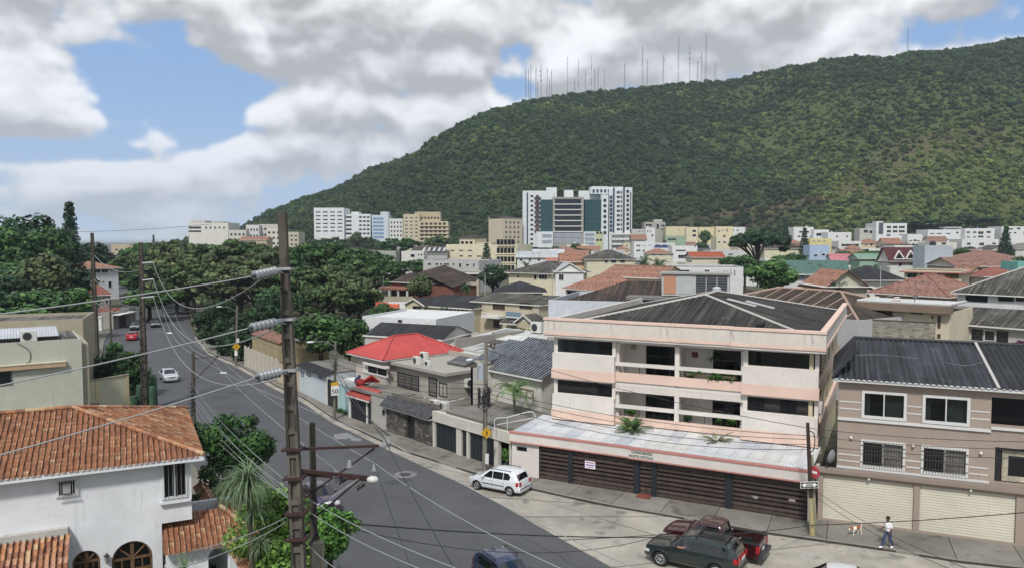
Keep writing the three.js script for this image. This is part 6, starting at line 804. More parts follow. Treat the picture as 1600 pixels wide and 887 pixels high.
function car(name, label, s, paint, pos, heading) { // heading: world direction [x,z] the front points to
  const G=thing(name, label, s.cat || 'car');const c=carMesh(s),V=new THREE.Group(); // x: 0 front .. L rear -> centre
  G.position.set(pos.x, pos.y, pos.z); G.rotation.y=Math.atan2(heading[1],-heading[0]);
  const sh=o=>{ o.position.x -= s.L/2;return o;};c.geo.translate(-s.L/2,0,0);
  part('body', c.geo, paint, G);const P2=(n, g, m, par=G)=>{ if (Array.isArray(g)) g=merge(g);g.translate(-s.L/2,0,0);return part(n, g, m, par);};
  for (const sd of [-1,1]) { s.side.forEach((w, i)=>P2('side_window', sidePatch(c, w, sd),carGlass));for (const d of s.doors || []) P2('door_seam', sidePatch(c, [[d, s.sill+.16],[d+.016,s.sill+.16],[d+.016,s.belt - .02],[d, s.belt - .02]],sd, .004),blackTrim);for (const d of s.handles || []) P2('door_handle', bx(d, d+.17,s.belt - .15,s.belt - .11,sd>0 ? c.sideZ(d, s.belt - .13) : -c.sideZ(d, s.belt - .13) - .03,sd>0 ? c.sideZ(d, s.belt - .13)+.03 : -c.sideZ(d, s.belt - .13)),paint);if (s.mould) P2('side_moulding', sidePatch(c, [[s.wheels[0]+s.wr+.14,s.mould],[s.wheels[1] - s.wr - .14,s.mould],[s.wheels[1] - s.wr - .14,s.mould+.055],[s.wheels[0]+s.wr+.14,s.mould+.055]],sd, .02),blackTrim);const m=new RoundedBoxGeometry(.16,.15,.2,2,.05);m.translate(s.mirror, s.belt+.08,sd*(s.W/2+.06)); P2('mirror', m, s.mirrorM || paint);const hl=s.head || [.08,.62,.3,.8]; P2('headlight', sidePatch(c, [[hl[0],hl[1]],[hl[2],hl[1]+.03],[hl[2],hl[3]],[hl[0],hl[3] - .03]],sd, .014),lampClear);const tl=s.tail; P2('tail_light', sidePatch(c, [[tl[0],tl[1]],[tl[2],tl[1]],[tl[2],tl[3]],[tl[0],tl[3]]],sd, .014),lampRed); P2('tail_light_face', bx(s.L - .03,s.L+.012,tl[1],tl[3],sd>0 ? s.W*.30 : -s.W*.42,sd>0 ? s.W*.42 : -s.W*.30),lampRed); P2('headlight_face', bx(-.01,.06,hl[1],hl[3] - .05,sd>0 ? s.W*.22 : -s.W*.4,sd>0 ? s.W*.4 : -s.W*.22),lampClear);if (s.flare) { const gs=s.wheels.map(wx=>{ const t=new THREE.TorusGeometry(s.wr+.08,.04,6,20,Math.PI);t.translate(wx, s.wr+.02,sd*(s.W/2 - .01));return t;});gs.forEach(g=>P2('wheel_arch_flare', g, s.flare));} }
  P2('windscreen', topPatch(c, s.ws[0],s.ws[1]),carGlass);if (s.rw) P2('rear_window', topPatch(c, s.rw[0],s.rw[1],.84),carGlass);
  if (s.rwFlat) P2('rear_window', bx(s.L - s.rwFlat[2],s.L - s.rwFlat[2]+.02,s.rwFlat[0],s.rwFlat[1],-s.W*.36,s.W*.36),carGlass);
  P2('bumper', (()=>{ const g=new RoundedBoxGeometry(.16,.26,s.W*.9,2,.06);g.translate(s.L - .03,s.sill+.2,0);return g;})(),s.bumper || paint); P2('bumper', (()=>{ const g=new RoundedBoxGeometry(.16,.28,s.W*.78,2,.06);g.translate(.05,s.sill+.18,0);return g;})(),s.bumper || paint); P2('bumper_strip', bx(s.L+.03,s.L+.062,s.sill+.24,s.sill+.3,-s.W*.42,s.W*.42),blackTrim); P2('grille', bx(-.015,.03,s.sill+.34,s.sill+.46,-s.W*.2,s.W*.2),blackTrim); P2('number_plate', bx(s.L+.02,s.L+.06 - .02,s.plate || .78,(s.plate || .78)+.13,-.24,.24),plateM);
  if (s.rails) for (const sd of [-1,1]) { const [a, b]=s.rails, z=sd*c.prof((a+b)/2)[6][1]*.93; P2('roof_rail', [bar([a, c.tp(a)+.08,z],[b, c.tp(b)+.08,z],.02,6),bar([a+.06,c.tp(a) - .02,z],[a+.1,c.tp(a)+.08,z],.022,6),bar([b - .06,c.tp(b) - .02,z],[b - .1,c.tp(b)+.08,z],.022,6)],s.railM || blackTrim);}
  for (const wx of s.wheels) for (const sd of [-1,1]) wheel(G, wx - s.L/2,sd*(s.W/2 - .12),s.wr, .22);
  P2('underbody', bx(s.L*.06,s.L*.94,s.sill - .08,s.sill+.06,-s.W*.38,s.W*.38),blackTrim);
  G.P2=P2; G.c=c;return G;
}
const MPV={ L: 4.05,W: 1.74,sill: .26,belt: 1.0,tumble: .80,wr: .31,wheels: [.72,3.32],top: [[0,.58],[.08,.74],[.3,.86],[.95,1.02],[1.62,1.5],[2.1,1.585],[2.9,1.59],[3.45,1.54],[3.72,1.42],[3.98,.98],[4.05,.8]],side: [[[1.2,1.03],[1.95,1.03],[1.95,1.46],[1.72,1.46]],[[2.0,1.03],[2.78,1.03],[2.78,1.48],[2.0,1.47]],[[2.83,1.04],[3.28,1.06],[3.36,1.26],[3.2,1.45],[2.83,1.48]]],doors: [1.1,1.97,2.86],handles: [1.7,2.55],mould: .58,mirror: 1.28,ws: [1.02,1.62],rw: [3.74,3.94],tail: [3.8,.72,3.98,.98],rails: [1.75,3.35],plate: .62 };
const SUV={ cat: 'car', L: 4.95,W: 1.9,sill: .36,belt: 1.18,tumble: .82,wr: .39,wheels: [.92,3.84],top: [[0,.7],[.06,.95],[.3,1.06],[1.25,1.17],[1.42,1.21],[2.02,1.73],[2.5,1.8],[4.0,1.8],[4.5,1.75],[4.72,1.5],[4.9,1.15],[4.95,.9]],side: [[[1.62,1.22],[2.38,1.22],[2.38,1.66],[2.1,1.66]],[[2.5,1.22],[3.32,1.22],[3.32,1.67],[2.5,1.67]],[[3.5,1.22],[4.42,1.24],[4.36,1.62],[3.5,1.66]]],doors: [1.5,2.44,3.4],handles: [2.1,3.1],mirror: 1.78,ws: [1.45,2.0],rw: [4.55,4.86],tail: [4.72,.95,4.93,1.22],rails: [2.7,4.3],railM: blackTrim, mirrorM: blackTrim, flare: null, plate: 1.0 };
const HATCH={ L: 3.9,W: 1.68,sill: .24,belt: .92,tumble: .78,wr: .30,wheels: [.72,3.18],top: [[0,.55],[.06,.7],[.3,.8],[1.05,.93],[1.75,1.4],[2.2,1.47],[3.0,1.45],[3.4,1.3],[3.75,.95],[3.9,.8]],side: [[[1.3,.95],[2.02,.95],[2.02,1.36],[1.84,1.36]],[[2.08,.95],[2.95,.96],[3.08,1.16],[2.9,1.36],[2.08,1.38]]],doors: [1.2,2.05,2.95],handles: [1.75,2.6],mirror: 1.42,ws: [1.1,1.72],rw: [3.05,3.62],tail: [3.6,.7,3.84,.92],plate: .6 };
const SEDAN={ L: 4.3,W: 1.7,sill: .24,belt: .9,tumble: .76,wr: .3,wheels: [.8,3.4],top: [[0,.55],[.06,.68],[.3,.78],[1.15,.9],[1.8,1.35],[2.2,1.41],[2.9,1.39],[3.4,1.05],[3.6,.98],[4.2,.94],[4.3,.75]],side: [[[1.4,.93],[2.1,.93],[2.1,1.3],[1.9,1.3]],[[2.16,.93],[3.1,.94],[2.85,1.3],[2.16,1.32]]],doors: [1.3,2.13,3.0],handles: [1.8,2.7],mirror: 1.5,ws: [1.18,1.78],rw: [2.95,3.4],tail: [4.0,.68,4.26,.88],plate: .6 };
const between=(u0,v0,u1,v1,y=.02)=>{ const a=onGround(u0,v0,y),b=onGround(u1,v1,y);return { mid: a.clone().lerp(b, .5),dir: [a.x - b.x, a.z - b.z].map((q, i, A)=>q/Math.hypot(...A)) };}; // first point=front
{
  // near-side wheels touch the ground at these pixels;centre lies half a width further back
  const place=(u0,v0,u1,v1,W, rearSide=1)=>{ const { mid, dir }=between(u0,v0,u1,v1);const n=[-dir[1],dir[0]];const k=n[1]<0 ? 1 : -1;mid.x += n[0]*k*W*.44;mid.z += n[1]*k*W*.44;return [mid, dir];};
  const [wp, wd]=place(746,764.5,796.5,774.5,1.74);car('parked_car', 'white compact car with roof rails parked by the kerb at the carport wall', MPV, carPaint(0xd6dadd),wp, wd);
  const [sp, sd]=place(1034,884,1123,905,1.9); SUV.flare=mat(0x1a2126,null, .5);const S=car('suv', 'dark green off-road car with roof rack beside the maroon pickup', SUV, carPaint(0x172524),sp, sd);
  { const c=S.c, gs=[];for (let i=0;i<7;i++) { const z = -.5+i/6;gs.push(bx(2.75,4.25,1.835,1.85,z - .02,z+.02));} gs.forEach(g=>S.P2('roof_rack_bar', g, blackTrim));for (const x of [2.72,4.26]) S.P2('roof_rack_bar', bx(x - .03,x+.03,1.84,1.88,-.62,.62),blackTrim);}
  // driver's forearm on the sill of the near window
  { const f=new THREE.Vector3(),d=sd, n=[-d[1],d[0]],k=n[1]<0 ? -1 : 1;const p=sp.clone().add(new THREE.Vector3(n[0]*k*.97+d[0]*.62,1.26,n[1]*k*.97+d[1]*.62));const A=thing('person', 'driver leaning a bare forearm on the dark green car window sill', 'person', p.toArray(),S.rotation.y);const arm=tube([[.42,.02,-.12],[.2,.0,.0],[-.02,.01,.02],[-.12,.02,.0]],.05,14,8);part('forearm', arm, mat(0x8d6650,null, .7),A);part('sleeve', tube([[.55,.1,-.2],[.45,.04,-.14],[.36,.02,-.1]],.075,8,8),mat(0x5a5148,null, .9),A);const fin=[];for (let i=0;i<4;i++) fin.push(bar([-.12,.03,-.03+i*.02],[-.2+(i % 2)*.01,.02 - .005*i, -.035+i*.024],.011,5));fin.push(bar([-.1,.04,.03],[-.15,.05,.06],.012,5));part('hand', fin, mat(0x8d6650,null, .7),A);}
  // maroon pickup on the far side
  { const n=[-sd[1],sd[0]],k=n[1]<0 ? 1 : -1;const pp=sp.clone().add(new THREE.Vector3(n[0]*k*2.55+sd[0]*.75,0,n[1]*k*2.55+sd[1]*.75));const paint=carPaint(0x35100f);
    const CAB={ cat: 'pickup', L: 3.5,W: 1.82,sill: .38,belt: 1.12,tumble: .8,wr: .37,wheels: [.9,4.2],top: [[0,.66],[.06,.9],[.3,1.02],[1.3,1.12],[1.45,1.16],[2.05,1.66],[2.5,1.73],[3.1,1.72],[3.32,1.66],[3.48,1.1],[3.5,.9]],side: [[[1.66,1.16],[2.42,1.16],[2.42,1.6],[2.14,1.6]],[[2.5,1.16],[3.2,1.16],[3.16,1.58],[2.5,1.6]]],doors: [1.55,2.46],handles: [2.15,2.9],mirror: 1.8,ws: [1.48,2.03],rw: [3.34,3.46],tail: [3.4,.5,3.42,.52],plate: .5 };
    const U=car('pickup_truck', 'maroon pickup truck with an open black-lined bed beside the dark green car', CAB, paint, pp, sd);const o=CAB.L/2;const bed=(x0,x1,y0,y1,z0,z1,m, nm)=>part(nm, bx(x0 - o, x1 - o, y0,y1,z0,z1),m, U);
    for (const z of [-1,1]) { const a=z>0 ? .8 : -.9,b=z>0 ? .9 : -.8;const g=wallGeo(3.52 - o, 5.35 - o, .42,1.12,[],.1,0,(()=>{ const q=[[3.52 - o, .42]];for (let i=0;i <= 10;i++) { const t=Math.PI - Math.PI*i/10;q.push([4.2 - o+Math.cos(t)*.45,.42+Math.sin(t)*.42]);} q.push([5.35 - o, .42],[5.35 - o, 1.12],[3.52 - o, 1.12]);return q;})());g.translate(0,0,z>0 ? .91 : -.81);part('bed_side', g, paint, U);bed(3.52,5.36,1.12,1.16,a - .02,b+.02,blackTrim, 'bed_rail');bed(5.2,5.37,.72,1.1,z>0 ? .72 : -.93,z>0 ? .93 : -.72,lampRed, 'tail_light');}
    bed(5.26,5.35,.6,1.14,-.8,.8,paint, 'tailgate');bed(3.52,5.26,.6,.66,-.8,.8,blackTrim, 'bed_floor');bed(3.51,3.56,.6,1.14,-.8,.8,blackTrim, 'bed_front');bed(4.0,4.6,.66,.86,-.8,-.6,blackTrim, 'wheel_box');bed(4.0,4.6,.66,.86,.6,.8,blackTrim, 'wheel_box');bed(5.36,5.56,.44,.62,-.92,.92,mat(0x33343a, null, .4),'rear_bumper');bed(5.36,5.38,.68,.82,-.2,.2,plateM, 'number_plate');bed(3.4,5.2,.34,.44,-.5,.5,blackTrim, 'chassis');}
  // dark blue hatchback leaving the frame below
  const rd=(()=>{ const a=asphEdge[11],b=asphEdge[12];const l=Math.hypot(b[0] - a[0],b[1] - a[1]);return [(b[0] - a[0])/l, (b[1] - a[1])/l];})();
  const c1=atDepth(790,892,36.6);car('hatchback', 'dark blue hatchback with roof rails driving on the asphalt', { ...MPV, rails: [1.9,3.2] }, carPaint(0x1c2740),new THREE.Vector3(c1.x, .02,c1.z),rd);
  const c2=atDepth(1300,902,35.8);car('hatchback', 'white hatchback with only its roof showing beside the faded arrow', HATCH, carPaint(0xd3d6d8),new THREE.Vector3(c2.x, .02,c2.z),[-.93,-.37]);
  const c3=onGround(497,790);car('sedan', 'plum coloured sedan driving behind the near power poles', SEDAN, carPaint(0x3d2431),new THREE.Vector3(c3.x, .02,c3.z),rd);
  const road=[[.565,.825],[-.565,-.825]];const c4=onGround(257,596);car('sedan', 'silver sedan driving past the cactus hedge', SEDAN, carPaint(0xaeb4b8),new THREE.Vector3(c4.x, .02,c4.z - 1),road[0]);
  const c5=onGround(200,532);car('hatchback', 'small bright red car on the bend of the avenue', HATCH, carPaint(0xb0202c),new THREE.Vector3(c5.x, .02,c5.z - 1.5),[-.35,-.93]);const c6=onGround(207,515);car('sedan', 'dark sedan parked by the low grey garage at the bend', SEDAN, carPaint(0x20262c),new THREE.Vector3(c6.x, .02,c6.z - 1),[.35,.93]);const c7=onGround(238,511);car('sedan', 'black sedan under the street trees at the bend', SEDAN, carPaint(0x17191c),new THREE.Vector3(c7.x, .02,c7.z - 1),[.45,.9]);
}
// ---------------------------------------------------------------- man and dog
function sdfFigure(bones, half, res, centre) { // bones: [a,b,ra,rb,colour,blend]
  const mc=new MarchingCubes(res, new THREE.MeshBasicMaterial(),true, false, 60000);mc.isolation=0;const h=half, st=2*h/res;const B=bones.map(b=>{ const a=new THREE.Vector3(...b[0]),q=new THREE.Vector3(...b[1]);return { a, d: q.clone().sub(a),ra: b[2],rb: b[3],c: new THREE.Color(b[4]),l2: Math.max(1e-9,q.distanceToSquared(a)) };});
  const dist=(x, y, z, b)=>{ const px=x - b.a.x, py=y - b.a.y, pz=z - b.a.z;const t=clamp((px*b.d.x+py*b.d.y+pz*b.d.z)/b.l2);return Math.hypot(px - b.d.x*t, py - b.d.y*t, pz - b.d.z*t) - lerp(b.ra, b.rb, t);};
  const K=.022;let i=0;for (let z=0;z<res;z++) for (let y=0;y<res;y++) for (let x=0;x<res;x++, i++) { const X=centre[0]+(x/(res/2) - 1)*h, Y=centre[1]+(y/(res/2) - 1)*h, Z=centre[2]+(z/(res/2) - 1)*h;let m=1e9;for (const b of B) { const d=dist(X, Y, Z, b);if (d>m+.2) continue;const k=clamp(.5+.5*(m - d)/K);m=m>1e8 ? d : lerp(m, d, k) - K*k*(1 - k);} mc.field[i] = -m;}
  mc.update();const n=mc.count, p=new Float32Array(n*3),nn=new Float32Array(n*3),c=new Float32Array(n*3);for (let v=0;v<n;v++) { const x=centre[0]+mc.positionArray[v*3]*h, y=centre[1]+mc.positionArray[v*3+1]*h, z=centre[2]+mc.positionArray[v*3+2]*h;p.set([x, y, z],v*3);let m=1e9,col;for (const b of B) { const d=dist(x, y, z, b);if (d<m) { m=d;col=b.c;} } c.set([col.r, col.g, col.b],v*3);}
  let g=new THREE.BufferGeometry();g.setAttribute('position', new THREE.BufferAttribute(p, 3));g.setAttribute('color', new THREE.BufferAttribute(c, 3));g=mergeVertices(g, 1e-4);g.computeVertexNormals();return g;
}
const figM=new THREE.MeshStandardMaterial({ color: 0xffffff, roughness: .85,vertexColors: true, side: DS });
{ // walking towards local -x
  const sk=0x5b3d2e, sh=0xd6d5d8,jn=0x2b3f5e, so=0xdedede, b=[];
  const hipY=.92,L=(a, c, r1,r2,col)=>b.push([a, c, r1,r2,col]);
  L([0,.95,-.07],[0,.95,.07],.12,.12,jn); L([-.02,1.05,0],[-.04,1.28,0],.125,.14,sh); L([-.04,1.36,-.13],[-.04,1.36,.13],.085,.085,sh); L([-.04,1.2,-.05],[-.04,1.2,.05],.135,.135,sh); L([0,1.0,-.05],[0,1.0,.05],.13,.13,sh);
  L([-.045,1.42,0],[-.055,1.52,0],.055,.052,sk); L([-.06,1.6,0],[-.055,1.67,0],.088,.095,sk); L([-.1,1.57,0],[-.1,1.59,0],.05,.055,sk); L([-.155,1.6,0],[-.168,1.585,0],.014,.018,sk);for (const z of [-.1,.1]) L([-.05,1.61,z],[-.045,1.63,z],.016,.018,sk);
  // legs mid-stride: near leg back (z+),far leg forward
  L([0,.9,.09],[.06,.5,.1],.095,.072,jn); L([.06,.5,.1],[.27,.12,.1],.072,.055,jn); L([.27,.07,.1],[.13,.045,.1],.045,.04,so); L([.13,.045,.1],[.1,.04,.1],.04,.035,so);
  L([0,.9,-.09],[-.2,.52,-.1],.095,.072,jn); L([-.2,.52,-.1],[-.3,.13,-.1],.07,.056,jn); L([-.31,.07,-.1],[-.47,.06,-.1],.045,.04,so); L([-.47,.06,-.1],[-.51,.06,-.1],.04,.034,so);
  // arms: near arm hanging a little forward, far arm bent to hold the lead
  L([-.04,1.36,.18],[-.02,1.2,.22],.062,.062,sh); L([-.02,1.22,.22],[-.02,1.1,.225],.05,.044,sk); L([-.02,1.1,.225],[-.16,.9,.2],.043,.033,sk); L([-.16,.9,.2],[-.2,.83,.19],.034,.03,sk);
  L([-.04,1.36,-.18],[-.02,1.2,-.22],.062,.062,sh); L([-.02,1.22,-.22],[-.03,1.1,-.22],.05,.044,sk); L([-.03,1.1,-.22],[-.27,1.06,-.2],.043,.033,sk); L([-.27,1.06,-.2],[-.34,1.06,-.19],.034,.03,sk);
  for (let i=0;i<4;i++) { L([-.2,.83,.175+i*.012],[-.215,.77+.006*i, .17+i*.014],.011,.009,sk); L([-.34,1.075 - i*.014,-.19],[-.39,1.06 - i*.012,-.175],.011,.009,sk); L([-.39,1.06 - i*.012,-.175],[-.375,1.05 - i*.012,-.15],.01,.008,sk);} L([-.19,.86,.175],[-.225,.83,.155],.012,.01,sk); L([-.33,1.09,-.17],[-.37,1.1,-.15],.012,.01,sk);
  const feet=onGround(1388,856,Y0),W=thing('person', 'man in white shirt and blue jeans walking along the pavement past the shutters', 'person', [feet.x, Y0+.02,feet.z],.36);
  part('body', sdfFigure(b, .9,130,[-.05,.86,0]),figM, W);const hair=new THREE.SphereGeometry(.112,18,12,0,6.283,0,1.75);hair.rotateZ(-.35);hair.translate(-.045,1.665,0);part('hair', hair, mat(0x161311,null, .95),W);
  for (const z of [-.035,.035]) { const e=new THREE.SphereGeometry(.012,8,6);e.translate(-.146,1.635,z);part('eye', e, mat(0x1a1412,null, .3),W);} part('mouth', bx(-.152,-.146,1.548,1.556,-.025,.025),mat(0x4a2620,null, .7),W);
  // dog, brown and white, walking ahead
  const br=0x8a4f26,wh=0xd8cfc0,d=[],Q=(a, c, r1,r2,col)=>d.push([a, c, r1,r2,col]);
  Q([-.2,.38,0],[-.08,.37,0],.105,.1,wh); Q([-.08,.37,0],[.0,.37,0],.1,.1,br); Q([.0,.37,0],[.2,.39,0],.095,.085,br); Q([.2,.39,0],[.27,.39,0],.085,.07,wh); Q([-.22,.36,0],[-.3,.39,0],.1,.075,wh); Q([-.28,.4,0],[-.42,.43,0],.07,.058,br); Q([-.42,.42,0],[-.45,.42,0],.066,.06,br); Q([-.47,.4,0],[-.57,.35,0],.042,.03,wh);for (const z of [-.055,.055]) Q([-.4,.46,z],[-.37,.38,z*1.35],.02,.016,br);
  Q([.29,.42,0],[.36,.52,0],.024,.018,wh); Q([.36,.52,0],[.36,.6,0],.018,.012,wh);
  for (const [z, s] of [[.06,1],[-.06,-1]]) { Q([-.22,.34,z],[-.22 - .05*s, .2,z],.05,.03,wh); Q([-.22 - .05*s, .2,z],[-.22 - .06*s, .03,z],.026,.022,wh); Q([-.22 - .06*s, .025,z],[-.26 - .06*s, .022,z],.024,.02,wh); Q([.22,.36,z],[.17+.05*s, .24,z],.06,.034,wh); Q([.17+.05*s, .24,z],[.25+.06*s, .15,z],.03,.022,wh); Q([.25+.06*s, .15,z],[.22+.06*s, .03,z],.022,.02,wh); Q([.22+.06*s, .024,z],[.18+.06*s, .022,z],.024,.02,wh);}
  const dp=onGround(1339,835,Y0),dg=thing('dog', 'small brown and white dog walking ahead of the man on the pavement', 'dog', [dp.x, Y0+.02,dp.z],.36);part('body', sdfFigure(d, .62,100,[-.1,.33,0]),figM, dg);const ns=new THREE.SphereGeometry(.016,8,6);ns.translate(-.6,.355,0);part('nose', ns, ironBlack, dg);
}
// ---------------------------------------------------------------- quarter behind the avenue
const creamW=0xc6bda3,offW=0xcfcfcb, paleW=0xd6d8da;
house('white_block', 'low building with a peeling white parapet behind the red metal roof', { cat: 'building', u0: 566,u1: 681,vt: 497,d: [97,93],D: 11,wall: 0xd6dbe0,tex: 'grimy', lip: .3,rm: mat(0xd3d8dc, 'grimy', .85),wins: [[622,499,628,503,1,ironBlack]] });
house('dark_roof_shed', 'low shed with a dark tiled roof between red metal roof and white parapet', { u0: 570,u1: 690,vt: 523,d: [86,82],D: 7,wall: 0xb8b6b0,roof: 'gx', rm: roofBlack, rise: 1.1,ov: .2 });
{ const h=house('sheet_roof_house', 'house with patched white sheet roofs behind the grey flat roof', { u0: 640,u1: 772,vt: 551,d: [80,72],D: 15,base: 0,wall: 0xb1aea6,tex: 'grimy', roof: 'shed', rm: mat(0xc4c5c2,'sheet', .7),rise: 1.3,ov: .1,pitch: .25 });const f=rng(4);for (let i=0;i<7;i++) { const w=rr(1.6,3.2,f),x=rr(0,h.W - 3.4,f),z = -rr(1,12,f),m=[mat(0xb5b6b4,'sheet', .7),mat(0x8b8d8e, 'sheet', .7),mat(0xd0d1ce, 'sheet', .7),mat(0x6a6762,'roofdark', .9)][i % 4];const y=h.top+.12+(-z/15)*1.3;part('loose_sheet', corr([x, y, z],[x+w, y, z],[0,.16+.1*f(),-rr(1.5,3,f)],undefined, undefined, .22,.02),m, h);} part('roof_wall', bx(h.W*.3,h.W*.32,h.top, h.top+1.5,-14,-3),mat(0x9b9992,'grimy', .9),h);roofAc('dark-fronted air conditioner on a white plinth behind the patched sheet roofs', h.w(h.W*.48,h.top+1.35,-14),h.rotation.y, 1.6);}
{ const h=house('flat_roof_house', 'long low house with grey slab roof behind the glazed tile house', { u0: 758,u1: 868,vt: 545,d: [79,70],D: 9,base: 0,wall: 0x9f9c95,tex: 'grimy', lip: .35 });part('roof_block', bx(h.W*.3,h.W*.62,h.top, h.top+1.2,-8.8,-5.5),mat(0xa6a39c, 'grimy', .9),h);part('roof_wall', [bx(-.5,h.W*.3,h.top - .3,h.top+.6,-11,-10.8)],mat(0xc6c4bf, 'grimy', .9),h);for (let i=0;i<4;i++) { const p=h.w(-.2+i*1.3,h.top+.6,-10.9);const t=thing('roof_pot', 'small planted pot on the white roof wall behind the slab roof', 'plant pot', p.toArray(),0,'pots along the roof wall');part('pot', new THREE.CylinderGeometry(.18,.13,.3,10).translate(0,.15,0),mat(0x7a4a36,null, .9),t);part('foliage', leafGeo(rng(i+3),[[0,.45,0,.3]],60,.16,[0x3c5a2e, 0x567a3c]),LEAF, t);} }
// cream house with near-black roof
{ const h=house('cream_house', 'cream house with near-black tiled roof and a wide brown window', { u0: 660,u1: 736,vt: 477,d: [127,121],D: 12,wall: creamW, roof: 'gx', rm: roofBlack, rise: 1.5,ov: .35,gl: winBrown, f: .12,wins: [[694,480,733,494,6]],bands: [[668,478,692,480.5,0x4a463f]] });const q=h.rect(638,474,668,503);part('gable_wing', bx(q[0],q[1],0,h.top+.2,-9,.8),wc(creamW),h);gableRoof(h, q[0],q[1],-9,.8,h.top+.2,1.0,roofBlack, { dir: 'z', ov: .35,barge: white, wall: wc(creamW) });const w=h.rect(645,477,665,490,.8);windowPart(h, w[0],w[1],w[2],w[3],.83,{ f: .12,n: 3,frame: mat(0x4a4038,null, .7),glass: winFar });part('lower_roof', bx(-1,h.W, 2.6,2.8,.1,3.2),mat(0x8d8878,'grimy', .9),h);part('lower_wall', [bx(.5,2.2,0,2.59,2.4,2.6),bx(5,h.W - .5,0,2.59,2.4,2.6)],wc(creamW),h);}
// cream house with grey roof and balconies
{ const h=house('balcony_house', 'cream house with grey shingle roof, brown doors and solid balconies', { u0: 738,u1: 842,vt: 470,d: [124,116],D: 11,wall: 0xbdb49f, roof: 'gx', rm: roofGrey, rise: 1.1,ov: .3,gl: winBrown, f: .1,fm: mat(0x5a5248,null, .7),wins: [[770,472,789,484,3],[812,471,832,483,3],[771,499,781,512,1]] });const b=h.rect(762,486,789,495),c=h.rect(800,485,824,494);part('balcony', bx(b[0],b[1],b[2] - .15,b[2]+.25,0,1.6),white, h);part('balcony_rail', [bx(b[0],b[1],b[3] - .15,b[3],1.5,1.62),bx(b[0],b[0]+.1,b[2]+.25,b[3] - .15,1.5,1.6),bx(b[1] - .1,b[1],b[2]+.25,b[3] - .15,1.5,1.6)],white, h);part('balcony', bx(c[0],c[1]+1.4,c[2] - .2,c[2],0,1.6),white, h);part('balcony_front', bx(c[0],c[1],c[2],c[3],1.5,1.6),mat(0x6f8494,null, .4),h);part('balcony_front', bx(c[1]+.001,c[1]+1.4,c[2],c[3]+.3,1.5,1.62),wc(0xc6bda8),h);const g=h.rect(826,498,851,530);part('side_wing', bx(g[0],g[1],0,g[3],.01,3),wc(0xb8ae98),h);gableRoof(h, g[0],g[1],.01,3,g[3],1.0,roofGrey, { dir: 'z', ov: .4,barge: white, wall: white });const l=h.rect(795,500,826,506);part('porch_roof', bx(l[0],l[1],l[2],l[2]+.3,.01,2.4),white, h);part('porch_shingles', corr([l[0],l[2]+.31,2.5],[l[1],l[2]+.31,2.5],[0,.9,-2.4],undefined, undefined, .3,.02),roofGrey, h);}
house('garden_wall', 'cream garden wall in front of the balcony house', { cat: 'wall', u0: 822,u1: 852,vt: 512,d: 112,D: .4,wall: 0xc9bd93,lip: 0 });
house('garden_wall', 'white garden wall and gate before the cream house with the near-black roof', { cat: 'wall', u0: 690,u1: 790,vt: 516,d: [104,100],D: .4,wall: 0xc3c1ba, tex: 'grimy', lip: 0 });
house('garden_wall', 'long beige wall below the brick house', { cat: 'wall', u0: 585,u1: 645,vt: 463,d: 160,D: .4,wall: 0xa8a292,tex: 'grimy', lip: 0 });
house('small_shop', 'small shop with white and orange awnings below the beige wall', { u0: 588,u1: 640,vt: 482,d: 135,D: 6,wall: 0xa7a8a0,tex: 'grimy', roof: 'shed', rm: mat(0xc7c6c1,'sheet', .7),rise: .7,bands: [[588,472,606,480,mat(0xc0573a, null, .8),'awning', 1],[608,474,624,480,mat(0xcb6a48,null, .8),'awning', 1.2]] });
{ const h=house('brick_house', 'red brick house with brown sloping roof behind street trees', { u0: 612,u1: 668,vt: 440,d: [190,182],D: 13,wall: mat(0x8a5040,'stone', .9),roof: 'gx', rm: roofBrown, rise: 2.0,ov: .5,gl: winBrown, wins: [[624,440,640,446,4,mat(0x6a5a50,null, .8)]] });const q=h.rect(606,450,650,462);part('porch_roof', bx(q[0],q[1],q[3],q[3]+.5,.01,3),mat(0x9a6a58,'grimy', .9),h);for (let i=0;i<4;i++) { const x=lerp(q[0]+.2,q[1] - .4,i/3);part('porch_column', bx(x, x+.35,0,q[3],2.5,2.85),white, h);} const r=h.rect(668,444,704,462);part('side_wing', bx(h.W+.01,r[1],0,r[3] - .4,-9,-1),mat(0x93604f, 'stone', .9),h);part('roof_slope', corr([h.W - 5,r[3]+2.6,-1.5],[r[1]+.5,r[3] - .4,-.2],[.3,1.6,-9],undefined, undefined, .3,.03,4),roofBrown, h);}
{ const h=house('grey_white_house', 'long pale grey house with many small dark windows', { u0: 661,u1: 748,vt: 408,d: [222,214],D: 14,wall: 0xb7babb, tex: 'grimy', lip: .4,wins: [[668,411,674,414.5],[680,411,685,414.5],[687,411,691,414.5],[693,411,702,414.5,2],[707,411,710.5,414.5],[717,411,721,418],[739,411,742,417],[681,416,684,419],[687,416,691,419],[728,412,733,416]] });}
house('white_eave_house', 'cream house with a broad white flat eave beside the round garden tree', { u0: 704,u1: 748,vt: 427,d: 192,D: 10,wall: 0xb9b3a4,lip: .2,eave: 1.0,eaveM: white, wins: [[710,429,722,437,2],[727,428,744,440,'door', mat(0x3a3835,null, .8)],[706,443,722,450,3]] });
house('white_cube_house', 'white cube-shaped house among the trees below the beige towers', { u0: 627,u1: 662,vt: 394,d: 272,D: 12,wall: offW, lip: .3,wins: [[641,397,648,402],[653,396,655.5,400],[657.5,396,660,400]] });
house('school_building', 'low grey-green building with a row of narrow windows behind the trees', { cat: 'building', u0: 572,u1: 618,vt: 394,d: 295,D: 12,wall: 0xa3aba2,tex: 'grimy', lip: .3,grid: [.25,.8,.3,.8,6,1,.5,.7] });
